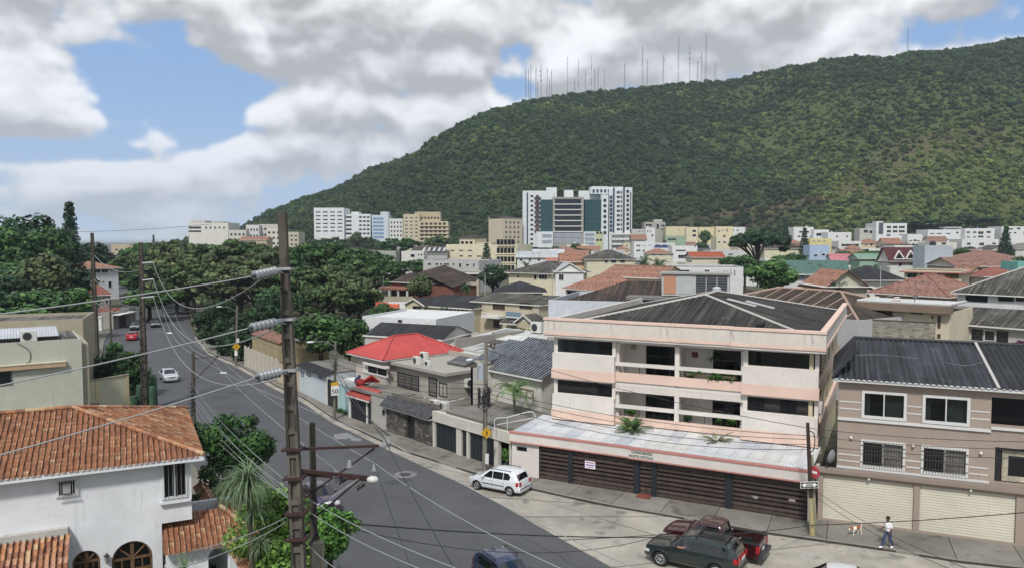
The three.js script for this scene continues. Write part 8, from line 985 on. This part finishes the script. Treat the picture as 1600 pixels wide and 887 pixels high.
for (const [n, l, u0,u1,vt, d, wall, wins] of town) { const h=house(n, l, { u0,u1,vt, d, D: clampD(u1 - u0,d),wall, lip: .45,wins, f: .1 });if (tf()<.55) roofTank(h, tf);if (n === 'white_clinic') { const r=h.rect(1369,346,1379,372),s=h.rect(1373,348,1379.5,366);part('stair_tower', bx(r[0],r[1],0,r[3],-5,.8),wc(0xd9dbdc),h);part('grey_panel', bx(s[0],s[1],s[2],s[3],.8,.95),mat(0x4a4d58,null, .6),h);} if (u0===1451) { const r=h.rect(1480,356,1502,362,-3);part('penthouse', bx(r[0],r[1],h.top, r[3],-9,-3),wc(0xc3c9d0),h);part('penthouse_roof', bx(r[0] - 1.6,r[1]+.3,r[3],r[3]+.5,-9.5,-2),white, h);} if (n === 'long_white_block') { part('blue_sheet', bx(h.W+.2,h.W+6,h.top - 2,h.top - 1,0,1.4),mat(0x2e4478,null, .7),h);} if (n === 'concrete_frame') { const r=h.rect(1022,343,1035,350,-1);part('water_tower', bx(r[0],r[1],h.top, r[3],-6,-1),wc(0xb5b3aa),h);} }
function clampD(w, d) { return clamp(w*d/1200*.8,6,15);}
// pitched-roof houses
for (const [n, l, u0,u1,vt, d, wall, roof, rm, rise, wins] of [
  ['terracotta_villa', 'small villa with orange gables left of the wide orange roof', 1347,1378,380,440,0xcfbf9f, 'hip', clay, 2.4,[[1352,382,1356,384],[1360,381,1364,384],[1371,378,1374,382]]],['terracotta_villa', 'house with a wide orange tile roof and two small dormers', 1383,1410,381,430,0xcfc4b0,'gx', clay, 3.2,[[1391,383,1397,386],[1400,383,1407,386]]],
  ['pink_roof_house', 'house with a bright pink sheet roof', 1303,1341,409,255,0xcfc9c4,'gx', mat(0xb8747c, 'sheet', .7),2.6,[]],['green_roof_villa', 'pale green house with slot windows under a green sheet roof', 1344,1389,404,245,0x8fae9a, 'gx', mat(0x77977f, 'sheet', .7),1.6,[[1349,404.5,1362,406],[1366,404.5,1375,406]]],['orange_roof_house', 'low house with an orange hip roof left of the pale green house', 1329,1345,388,400,0xc9b99f, 'hip', clay, 1.8,[]],
  ['maroon_roof_house', 'white house with a steep maroon roof and two white triangular dormers', 1392,1440,408,235,0xd0d0cc, 'gx', mat(0x5f2f33,'tile', .9),4.2,[[1404,411,1410,416],[1424,411,1430,415]]],['pink_tile_villa', 'white villa with a pink tile roof and dark dormers above the grey metal box', 1455,1483,377.5,440,0xd0cfcb, 'gx', clayPink, 3.0,[]],
  ['dark_hip_house', 'cream house with a broad dark hip roof below the tall complex', 917,993,405,235,0xcdc7b0,'hip', roofGrey, 2.8,[[945,406,950,411],[955,406,963,411,2],[969,406,977,411,2]]],['orange_roof_house', 'low house with a plain orange roof left of the broad dark hip roof', 877,914,409,245,0xc9b08f, 'gx', clay, 2.8,[]],['orange_roof_house', 'house with a long orange roof below the stacked balconies', 1082,1132,402,270,0xd3cbb9,'gx', mat(0xb4613f, 'tile', .9),1.9,[]],['orange_roof_house', 'house with a salmon tile roof under the blue sheeting', 1012,1050,396,310,0xcfc8b6,'hip', clay, 1.9,[[1018,397,1024,399],[1030,397,1036,399]]],['orange_roof_house', 'small orange-roofed house beside the conifer behind the flat-crowned tree', 1236,1252,380,430,0xcbbfa9,'hip', clay, 2,[]],['salmon_roof_house', 'salmon-roofed house at the right foot of the tall complex', 988,1010,374,480,0xcdc9c0,'gx', clay, 3,[]],
  ['terracotta_row_house', 'long terracotta roof mottled with pale patches right of the dark garden tree', 1498,1600,416,205,0xb5a999,'gx', clayPink, 2.2,[]],['terracotta_row_house', 'terracotta hip roof behind the mottled long roof', 1520,1590,402,250,0xb5a999,'hip', clayPink, 2.2,[]],['terracotta_row_house', 'terracotta hip roof below the mottled long roof', 1508,1545,432,165,0xc3b8a6,'gz', clay, 2.2,[]],['terracotta_row_house', 'reddish clay roof beside the teal corner house', 1540,1600,432,160,0xc3b8a6,'hip', clayRed, 1.9,[]],['dark_gable_villa', 'grey villa with a dark gabled roof before the thin conifer', 1545,1580,391,400,0xa9aaa6,'gz', roofGrey, 2.6,[[1548,391.5,1558,393.5,2]]],['grey_hip_villa', 'villa with a pale grey hip roof at the far right of the terracotta roofs', 1588,1640,389,330,0xc3c3be, 'hip', mat(0x8f8c86,'tile', .9),2.6,[]],['brown_roof_house', 'house with a low brown roof behind the round hedge tree', 1195,1262,388,300,0xc9c6ad, 'hip', roofBrown, 2.2,[]],
  ['white_sheet_house', 'white house with pale sheet roofs below the cream apartment block', 808,870,402,290,0xd0d3d4,'gx', mat(0xb5b9bb, 'sheet', .7),2.2,[[812,404,816,408],[826,404,830,408],[840,404,844,408]]],['white_sheet_house', 'white house with a bright sheet roof at the foot of the tall complex', 826,882,396,340,0xd3d5d6,'gx', mat(0xc6cacc, 'sheet', .7),1.8,[]],['pink_shed', 'salmon pink shed beside the white sheet roofs', 856,878,407,262,0xc98f80,'shed', mat(0xb5705f, 'sheet', .8),.8,[]]
]) { const h=house(n, l, { u0,u1,vt, d, D: clampD(u1 - u0,d)*1.1,wall, roof, rm, rise, wins, ov: .6 });if (n === 'maroon_roof_house') for (const x of [.3,.68]) { const X=h.W*x;part('dormer', [beam([X - 1.5,h.top+.7,-.2],[X, h.top+3.2,-.6],.3,.35),beam([X+1.5,h.top+.7,-.2],[X, h.top+3.2,-.6],.3,.35),bx(X - 1.6,X+1.6,h.top+.5,h.top+.75,-.5,.0)],white, h);unitBox('dormer_window', winFar, h, X - .6,X+.6,h.top+.8,h.top+1.9,-1.2,-.5);} if (n === 'terracotta_row_house' && u0===1498) { const f=rng(2);for (let i=0;i<14;i++) { const x=rr(1,h.W - 2,f),t=rr(.1,.85,f),zz=1 - t*(h.W*.0+8);part('pale_patch', beam([x, h.top+2.2*t+.18,.5 - t*7.5],[x+rr(.5,1.1,f),h.top+2.2*t+.18,.5 - t*7.5],.5,.05),mat(0xb5aaa0,'grimy', .9),h);} } }
// smaller houses filling the gaps
{ const f=rng(404),taken=[];let n=0;for (let i=0;i<1600 && n<130;i++) { const d=rr(235,550,f),u=rr(870,1640,f),x=(u - 800)/1200*d;if (taken.some(t=>Math.hypot(t[0] - x, t[1] - d)<14.5)) continue;taken.push([x, d]);n++;const w=rr(9,15,f),gy=T(x, d),v=375+(CAMY - gy - rr(3.2,6.2,f))/d*1200;const kind=Math.floor(f()*5),flat=kind<3;house('small_house', flat ? 'small pale flat-roofed house packed among the town roofs' : 'small pale house with a pitched tile roof packed among the town roofs', { group: flat ? 'flat roofed houses of the town' : 'tile roofed houses of the town', u0: u - w/2/d*1200,u1: u+w/2/d*1200,vt: v, d: [d+rr(-2,2,f),d],D: rr(7,11,f),wall: [0xd3d4d2,0xcfcac0,0xd6d7d8,0xc9c0a8,0xb9bcbc][Math.floor(f()*5)],roof: flat ? 'flat' : (kind===3 ? 'hip' : 'gx'),rm: flat ? deckGrey : [clay, clayPink, roofGrey, roofBrown][Math.floor(f()*4)],rise: rr(1.5,2.4,f),lip: .4,grid: [.06,.94,.25,.92,3,2,.42,.4] });if (flat && f()<.6) roofTank(scene.children[scene.children.length - 1],f);} }
// ---------------------------------------------------------------- radio masts on the ridge
{ const list=[[821.5,109,0],[826,109,0],[829.5,102,0],[837.5,106,0],[840.5,128,0],[845.5,102,1],[855,108,0],[858.5,124,0],[862,111,0],[887,90,0],[898,127,2],[904,94,3],[915,111,0],[924.5,87,3],[929.5,109,0],[935,107,1],[944.5,109,0],[976.5,99,0],[1004.5,73,1],[1012,95,0],[1037,86,1],[1061,58,1],[1078.5,73,1],[1090.5,95,0],[1097,81,1],[1104,54.5,4],[1118,99,4],[1420,44,0]];
  const kinds=['slender guyed radio mast standing on the ridge', 'lattice radio tower standing on the ridge', 'short thick dark mast on the ridge', 'red and white banded radio mast on the ridge', 'tall broad lattice radio tower with antennas on the ridge'];
  for (const [u, v, k] of list) { const t=atDepth(u, v, 896),gy=T(t.x, 896)+2,h=t.y - gy, w=[.55,1.0,1.6,.7,1.7][k];const M=thing('radio_mast', kinds[k],'radio mast', [t.x, gy, t.z],u, 'radio masts on the ridge');const seg=(y0,y1)=>{ const gs=[],W=y=>lerp(w, w*(k===0 ? .8 : .35),y/h),N=Math.max(2,Math.round((y1 - y0)/5));for (let a=0;a<3;a++) { const A=a*2.094,B=A+2.094;gs.push(bar([Math.cos(A)*W(y0),y0,Math.sin(A)*W(y0)],[Math.cos(A)*W(y1),y1,Math.sin(A)*W(y1)],.11,4));for (let i=0;i<N;i++) { const p=lerp(y0,y1,i/N),q=lerp(y0,y1,(i+1)/N);gs.push(bar([Math.cos(A)*W(p),p, Math.sin(A)*W(p)],[Math.cos(B)*W(q),q, Math.sin(B)*W(q)],.06,3));} } return gs;};const grey=mat(0x7b8087,null, .7),red=mat(0x8a4a48,null, .7),wht=mat(0xb0b2b4,null, .7);if (k===3) { for (let i=0;i<5;i++) part('lattice', seg(h*i/5,h*(i+1)/5),i % 2 ? red : wht, M);} else part('lattice', seg(0,h),grey, M);part('antenna', bar([0,h - 1,0],[0,h+2,0],.1,4),grey, M);if (k===4 || k===1) for (let i=0;i<3;i++) part('drum_antenna', new THREE.CylinderGeometry(.9,.9,.8,10).rotateX(1.57).translate(.8*(i - 1),h*(.55+.14*i),1),wht, M);} }
const taken2=[];
// ---------------------------------------------------------------- trees
const greens={ dark: [0x385330,0x446236,0x2f482b, 0x4e6c3b],mid: [0x476a34,0x567b3d, 0x3d5f32,0x638548],olive: [0x4c5a39,0x5a6741,0x445238,0x68734b],deep: [0x30482f, 0x3b5537,0x293f2c] };
function branches(f, lumps, base, r, n) { const gs=[],o=new THREE.Vector3(...base);const pick=lumps.slice().sort(()=>f() - .5).slice(0,n);for (const l of pick) { const m=[lerp(o.x, l[0],.45)+rr(-.2,.2,f),lerp(o.y, l[1],.55),lerp(o.z, l[2],.45)+rr(-.2,.2,f)];gs.push(new THREE.TubeGeometry(new THREE.CatmullRomCurve3([o, new THREE.Vector3(...m),new THREE.Vector3(l[0],l[1],l[2])]),6,r*.45,5));} return gs;}
function protoRound(seed, cols, n=2600,leaf=.42) { const f=rng(seed),L=lumpsIn(f, 20,2.6,2.2,2.6,.9,1.6,.55); L.forEach(l=>l[1] += 6); L.push([0,5.8,0,2.2]);const g=new THREE.Group();part('crown', leafGeo(f, L, n, leaf, cols),LEAF, g);part('trunk', merge([bar([0,-.3,0],[0,4.6,0],.3,8,.2),...branches(f, L, [0,3.4,0],.22,7)]),mat(0x5a4c3e, 'bark', .95),g);return g;} // width ~8,height ~9.6
function protoFlat(seed, cols, n=5600,leaf=.46,th=1) { const f=rng(seed),L=[];for (let i=0;i<70;i++) { const a=f()*6.283,r=Math.sqrt(f())*5.5; L.push([Math.cos(a)*r, 8.2 - r*r*(.02+.04*th) - (i % 3)*rr(0,1.5,f)*th+rr(-.5,.5,f),Math.sin(a)*r, rr(.55,1.25,f),.45]);} const g=new THREE.Group();part('crown', leafGeo(f, L, n, leaf, cols, { shell: .4 }),LEAF, g);part('trunk', merge([bar([0,-.3,0],[.1,3.2,0],.36,8,.28),...branches(f, L, [.1,3.0,0],.3,12)]),mat(0x40372f, 'bark', .95),g);return g;} // width ~12.5,height ~9.3
function protoPine(seed, tiers=20) { const f=rng(seed),g=new THREE.Group(),L=[];for (let i=0;i<tiers;i++) { const t=i/(tiers - 1),y=1.4+t*8.2,r=lerp(1.75,.25,Math.pow(t, 1.15))*rr(.85,1.1,f),n=7;for (let k=0;k<n;k++) { const a=k/n*6.283+i;for (const q of [.45,.8,1.05]) L.push([Math.cos(a)*r*q, y - .1*q+rr(-.12,.12,f),Math.sin(a)*r*q, (.28+.2*(1 - t)),.55]);} } part('crown', leafGeo(f, L, 4200,.26,[0x2a4030,0x34503a, 0x3d5a42]),LEAF, g);const gs=[bar([0,-.3,0],[0,9.8,0],.16,7,.03)];for (let i=0;i<tiers;i++) { const t=i/(tiers - 1),y=1.4+t*8.2,r=lerp(1.75,.25,t);for (let k=0;k<6;k++) { const a=k/6*6.283+i;gs.push(bar([0,y, 0],[Math.cos(a)*r, y+.1,Math.sin(a)*r],.03,4));} } part('trunk', gs, mat(0x4a4036,'bark', .95),g);return g;} // height 9.9,width 3.7
function protoPalm(seed, cols=[0x3d5a33,0x4d6b3e, 0x2f4a2a],n=30) { const f=rng(seed),g=new THREE.Group();part('trunk', tube([[0,-.2,0],[.15,2.5,.05],[.1,5.6,0]],.17,12,7),mat(0x6d6250,'bark', .95),g);fronds(g, n, 3.0,cols, f, 5.6,{ leaflet: .55,w: .07,up0: -.3,up1: 1.35,droop: 2.0 });return g;}
const protos={ r: [protoRound(1,greens.mid),protoRound(2,greens.dark),protoRound(3,greens.deep),protoRound(6,greens.olive)],f: [protoFlat(11,greens.olive),protoFlat(12,[...greens.olive, ...greens.dark]),protoFlat(13,greens.dark),protoFlat(14,greens.deep, 6500,.42,.5)],p: [protoPine(21),protoPine(22,16)],palm: [protoPalm(31),protoPalm(32)] };
const dims={ r: [6.6,8.8],f: [12.6,9.4],p: [3.8,9.9],palm: [5.4,7.4] };
function plant(kind, k, name, label, u, vTop, d, wPx, o={}) { const P=protos[kind][k % protos[kind].length],t=atDepth(u, vTop, d),gy=o.base ?? T(t.x, d),g=P.clone();g.name=numbered(name);scene.add(g);const h=Math.max(1.5,t.y - gy),sx=wPx*d/1200/dims[kind][0];g.position.set(t.x, gy, t.z);g.scale.set(sx, h/dims[kind][1],sx*(o.dz || 1));g.rotation.y=o.ry ?? u*1.7;tag(g, label, o.cat || (kind === 'palm' ? 'palm' : 'tree'),o.group);return g;}
const AV = 'trees lining the avenue', LT = 'trees filling the left side', TT = 'trees scattered through the town';
// flat-crowned trees along the avenue
for (const [u, v, d, w, k] of [[268,368,205,110,0],[345,366,200,150,1],[415,380,190,150,0],[500,368,185,150,2],[545,400,165,120,1],[300,400,165,120,1],[375,402,150,150,0],[470,408,150,150,1],[245,402,190,90,2],[425,384,240,140,2],[565,380,230,100,2],[545,425,140,110,0],[205,390,240,70,1],[320,374,260,130,2],[290,385,185,130,0],[455,388,205,150,1],[520,415,155,120,0],[395,418,165,120,2],[335,420,175,110,0],[585,398,200,90,2],[500,440,135,110,1],[225,372,280,80,2],[385,372,255,130,1],[470,376,260,130,0]]) plant('f', k, 'rain_tree', 'flat-crowned olive green rain tree in the belt along the avenue', u, v, d, w, { group: AV, base: 0 });
for (const [u, v, d, w, k, lab] of [[232,452,160,90,0,'bright green bushy tree under the rain trees by the tall pole'],[275,450,175,70,0,'mid green street tree shading the black sedan'],[180,415,230,60,1,'dark green tree right of the white three-storey house'],[215,430,200,60,0,'mid green tree between the white three-storey house and the tall pole'],[430,440,125,70,1,'dark green tree beside the beige annex'],[420,455,118,55,2,'very dark round tree above the beige annex'],[500,482,92,110,1,'broad green tree above the low white street house'],[545,490,90,66,1,'green tree touching the red metal roof'],[455,490,100,70,1,'dark green tree behind the near concrete pole'],[350,470,140,46,2,'dark hedge tree by the far light pole'],[335,478,150,40,2,'dark trunked hedge tree at the kerb return'],[385,500,112,34,2,'dark leafy hedge beside the panelled fence'],[345,515,118,44,1,'low dark hedge behind the pavement by the far light pole']]) plant('r', k, 'street_tree', lab, u, v, d, w, { base: 0 });
// left side
for (const [u, v, d, w, k] of [[40,333,190,110,2],[5,345,170,90,1],[80,345,175,80,1],[30,400,150,120,1],[100,405,150,80,2],[-5,430,130,100,2],[60,445,125,110,1],[115,450,130,70,0],[20,480,105,120,0],[95,485,110,80,1],[140,470,165,50,1],[132,378,260,80,2],[165,398,290,60,1],[-60,380,150,120,1],[60,395,140,110,3]]) plant('r', k, 'garden_tree', 'dense dark green tree in the grove behind the pale flat-roofed building', u, v, d, w, { base: 0,group: LT });
plant('p', 0,'norfolk_pine', 'tall dark layered conifer rising above the left grove', 107,312,185,48,{ base: 0 });plant('p', 1,'norfolk_pine', 'conifer in front of the cream apartment block', 760,379,262,26);plant('p', 1,'norfolk_pine', 'slender sparse conifer beside the light blue block', 1258,355,300,24);plant('p', 0,'norfolk_pine', 'dark conifer before the large white house at the hill foot', 1573,352,330,26);plant('p', 0,'norfolk_pine', 'short dark conifer below the thin conifer', 1580,382,300,18);plant('p', 1,'norfolk_pine', 'tiny dark conifer tip on the skyline behind the avenue trees', 239,366,420,10,{ base: 0 });plant('p', 0,'norfolk_pine', 'dark conifer rising behind the flat-crowned tree', 1228,345,420,22);
plant('palm', 0,'palm_tree', 'tall palm silhouetted beside the flat-crowned avenue trees', 215,376,250,34,{ base: 0 });
// town trees
plant('f', 3,'rain_tree', 'large dark flat-crowned tree standing above the town houses', 1185,354,250,108,{});for (const [kind, k, u, v, d, w, lab] of [['r', 0,1205,405,165,88,'dense round bright green tree left of the dark green roof'],['r', 1,1240,392,210,60,'dark green tree under the slender conifer'],['r', 1,1165,395,215,50,'dark low tree left below the flat-crowned tree'],['r', 2,770,412,182,52,'dense round dark tree in front of the cream apartments'],['r', 3,655,428,172,50,'olive tree standing before the red brick house'],['r', 1,620,405,235,70,'dark green tree behind the red brick house'],['r', 0,585,412,215,60,'green tree left of the red brick house'],['r', 1,655,403,245,55,'dark tree below the white cube-shaped house'],['f', 2,625,368,380,70,'flat dark tree under the white flats'],['f', 1,690,366,400,66,'flat olive tree under the beige flats'],['r', 2,735,372,420,40,'dark tree left of the narrow beige tower'],['r', 1,725,385,330,30,'small dark tree behind the cream apartment block'],['f', 2,880,385,420,90,'low flat hedge tree along the podium of the tall complex'],['f', 1,835,384,430,60,'low flat hedge tree left of the podium'],['r', 3,555,362,500,26,'pale bare-looking tree before the white office'],['f', 2,1465,339,560,80,'broad dark grove tree above the wide white house'],['f', 2,1535,338,560,70,'broad dark grove tree above the house with eight windows'],['f', 2,1420,345,570,60,'broad dark tree behind the white three-storey building'],['r', 1,1505,385,300,34,'dark garden tree right of the grey metal box building'],['r', 0,1345,392,290,40,'green hedge behind the pink sheet roof'],['r', 1,1370,390,300,44,'dark hedge behind the pale green house'],['r', 1,1320,390,310,30,'hedge left behind the pink sheet roof'],['r', 1,1102,358,480,22,'small dark tree between the yellow houses'],['r', 2,1098,378,380,24,'dark garden tree beside the white stacked balconies'],['r', 0,1275,432,130,36,'round green tree before the dark green roof'],['r', 1,810,508,100,60,'dark shrubbery before the balcony house'],['r', 2,835,516,96,34,'dark bushy shrub beside the cream garden wall'],['r', 1,1595,398,230,40,'dark tree above the teal corner house'],['r', 0,640,470,140,26,'small tree by the white and orange awnings'],['r', 1,598,470,130,40,'dark tree at the end of the avenue belt below the brick house'],['r', 1,560,445,140,60,'dark tree at the foot of the avenue belt'],['r', 2,1345,440,120,30,'dark tree behind the terracotta-roofed house'],['r', 1,1140,398,250,30,'dark shrub left of the flat-crowned tree trunk']]) plant(kind, k, kind === 'f' ? 'rain_tree' : 'town_tree', lab, u, v, d, w, {});
for (const [u, v, d, w, lab] of [[1005,396,205,36,'feathery palm left in the palm pair behind the terracotta gable'],[1028,400,200,44,'feathery palm right in the palm pair behind the terracotta gable'],[1322,414,140,38,'palm with drooping fronds right of the dark green roof'],[1310,432,118,34,'low palm beside the ribbed roof block'],[694,472,112,26,'palm before the cream house with the near-black roof'],[822,404,200,20,'small palm above the cream villa'],[728,440,178,22,'small palm under the broad white eave'],[718,502,108,30,'low palm on the terrace of the cream house']]) plant('palm', u % 2 ? 1 : 0,'palm_tree', lab, u, v, d, w, {});
{ const f=rng(71),k=30;for (let i=0;i<420 && taken2.length<k;i++) { const d=rr(255,540,f),u=rr(600,1640,f),x=(u - 800)/1200*d;if (taken2.some(t=>Math.hypot(t[0] - x, t[1] - d)<22)) continue;taken2.push([x, d]);const hh=rr(4,7.5,f),gy=T(x, d);plant('r', i % 4,'town_tree', 'small green tree tucked between the town houses', u, 375+(CAMY - gy - hh)/d*1200,d, rr(5,8,f)/d*1200,{ group: TT });} }
// ---------------------------------------------------------------- garden plants close by
{ const bush=(name, lab, u, v, d, rx, ry, n, leaf, cols, seed, base=0,lumps=26,trunk=true)=>{ const c=atDepth(u, v, d),f=rng(seed),L=[...lumpsIn(f, lumps, rx*.68,ry*.7,rx*.68,rx*.2,rx*.4,.25),...lumpsIn(f, lumps, rx*.76,ry*.8,rx*.76,rx*.12,rx*.24,.8)]; L.forEach(l=>l[1] += c.y - base);const g=thing(name, lab, 'tree', [c.x, base, c.z]);part('crown', leafGeo(f, L, n, leaf, cols, { flat: .85 }),LEAF, g);if (trunk) part('trunk', merge([bar([0,-.2,0],[0,c.y - base - ry*.2,0],.16,8,.1),...branches(f, L.slice(0,lumps),[0,Math.max(.4,c.y - base - ry*.9),0],.14,8)]),mat(0x4f4336,'bark', .95),g);return g;};
  bush('garden_tree', 'dense dark green round bush beside the villa roof', 358,712,46,3.0,3.5,13000,.18,[0x33502a, 0x3f6030,0x2a4524,0x4b6e38],91);bush('garden_tree', 'lime green shrub hanging over the garden wall beneath the near pole', 430,832,33.5,2.4,2.4,9000,.16,[0x5f8038,0x729444,0x4d6d30,0x7d9c4c],92);bush('garden_tree', 'mid green shrub spreading right of the near poles over the asphalt', 515,830,30,1.35,1.35,4200,.15,[0x4d7434,0x5f883e, 0x3e6029],93);bush('garden_tree', 'lime green shrub at the foot of the near poles', 465,870,29,1.3,1.3,3200,.15,[0x5f8038,0x6f9040,0x4b6b2e],98);bush('garden_tree', 'leafy shrub on the verge behind the cream boundary wall', 170,572,84,2.6,2.0,3000,.26,[0x34502c, 0x40602f, 0x2b4526],94);bush('garden_tree', 'loose shrub on the verge by the tall pole with stand-off arms', 205,578,82,2.4,2.6,3000,.26,[0x34502c, 0x3f5f30,0x263f22],95);bush('garden_tree', 'small shrub in the verge planter by the thin white post', 178,545,102,1.5,1.2,900,.3,[0x33512c, 0x44663a],96);bush('garden_tree', 'dark shrub behind the villa porch and garden wall', 306,790,42,.9,.8,1500,.16,[0x2f4a28,0x3d5c30],97);
  for (const [u, v, d, rx, ry, lab] of [[338,520,118,2.6,2.6,'dark hedge along the pavement beyond the far light pole'],[356,535,112,2.2,2.2,'dark hedge just behind the far light pole'],[376,540,107,2.2,2.6,'dark hedge between far light pole and panelled fence'],[322,508,130,2.8,3,'dark hedge at the kerb return below the rain trees'],[392,505,112,3,3,'tall dark shrub mass above the panelled fence'],[345,490,128,3.4,3.2,'tall dark shrub mass under the rain trees by the bend']]) bush('hedge_tree', lab, u, v, d, rx, ry, 2600,.32,[0x263b26,0x30482c, 0x3a5432],Math.round(u),0,22);
  // ponytail palm
  const pt=atDepth(388,758,31),P=thing('ponytail_palm', 'ponytail palm with a mop of hanging grey-green leaves in the villa garden', 'palm', [pt.x, 0,pt.z]);part('trunk', tube([[.12,-.1,0],[.1,2.5,.05],[0,pt.y, 0]],.1,14,8),mat(0x5f564a, 'bark', .95),P);const f=rng(44),mop=(y, x, n, len)=>{ const g2=part('leaves', (()=>{ const G2=new THREE.Group();const q=fronds(G2,n, len, [0x64785a, 0x7b8d6c, 0x55684a],f, 0,{ w: .05,up0: .1,up1: 1.5,droop: 3.0 });return q.geometry;})(),LEAF, P);g2.position.set(x, y, 0);};mop(pt.y, 0,260,1.9);mop(pt.y - .35,-.5,140,1.6);mop(pt.y - 1.2,.2,60,1.2);part('branch', bar([0,pt.y - .8,0],[-.45,pt.y - .35,0],.07),mat(0x5f564a, 'bark', .95),P);mop(pt.y - 2.6,.45,70,1.1);part('branch', bar([.08,pt.y - 3,0],[.45,pt.y - 2.6,0],.05),mat(0x5f564a, 'bark', .95),P);
  const y1=atDepth(286,882,33.5);plantTuft('yucca', 'spiky yucca leaves in front of the villa porch arch', 'plant', [y1.x, y1.y - .5,y1.z],50,1.1,[0x5f7a45,0x7a9460,0x4c6638],{ w: .06,up0: .3,up1: 1.4,droop: 1.0,seed: 3 });
  // column cacti
  const cc=rng(17);const spots=[[209,620],[214,603],[219,608],[224,612],[229,598],[234,590],[212,625],[222,626],[231,615],[237,605]];spots.forEach(([u, vt],i)=>{ const b=onGround(u, 640),d = -b.z+(i % 3)*.5,t=atDepth(u, vt, d),h=Math.max(1,t.y);const pr=[];const r=rr(.17,.24,cc);const sh=new THREE.Shape();for (let k=0;k <= 36;k++) { const a=k/36*6.283,q=r*(1+.14*Math.cos(a*7));k ? sh.lineTo(Math.cos(a)*q, Math.sin(a)*q) : sh.moveTo(Math.cos(a)*q, Math.sin(a)*q);} const g=new THREE.ExtrudeGeometry(sh, { depth: h, bevelEnabled: true, bevelSize: .06,bevelThickness: .12,bevelSegments: 2 });g.rotateX(-Math.PI/2);solo('column_cactus', g.translate(b.x, 0,-d),mat(0x4f7458,'bark', .85),'ribbed blue-green column cactus in the clump at the foot of the tall pole', 'cactus', 'column cacti by the tall pole');});
  // climbing grass on the verge
  const lawn=leafGeo(rng(5),(()=>{ const L=[],q=rng(6);for (let i=0;i<220;i++) { const u=rr(300,460,q),v=rr(800,960,q),p=onGround(u, v); L.push([p.x, .12,p.z, .5,.4]);} for (let i=0;i<120;i++) { const p=onGround(rr(150,235,q),rr(585,640,q)); L.push([p.x, .12,p.z, .6,.4]);} return L;})(),9000,.22,[0x44602f, 0x567438,0x3a5428]);const lw=part('ground_cover', lawn, LEAF, scene);tag(lw, 'low green ground cover in the gardens along the left kerb', 'ground cover', null, 'stuff');
}
renderer.render(scene, camera);
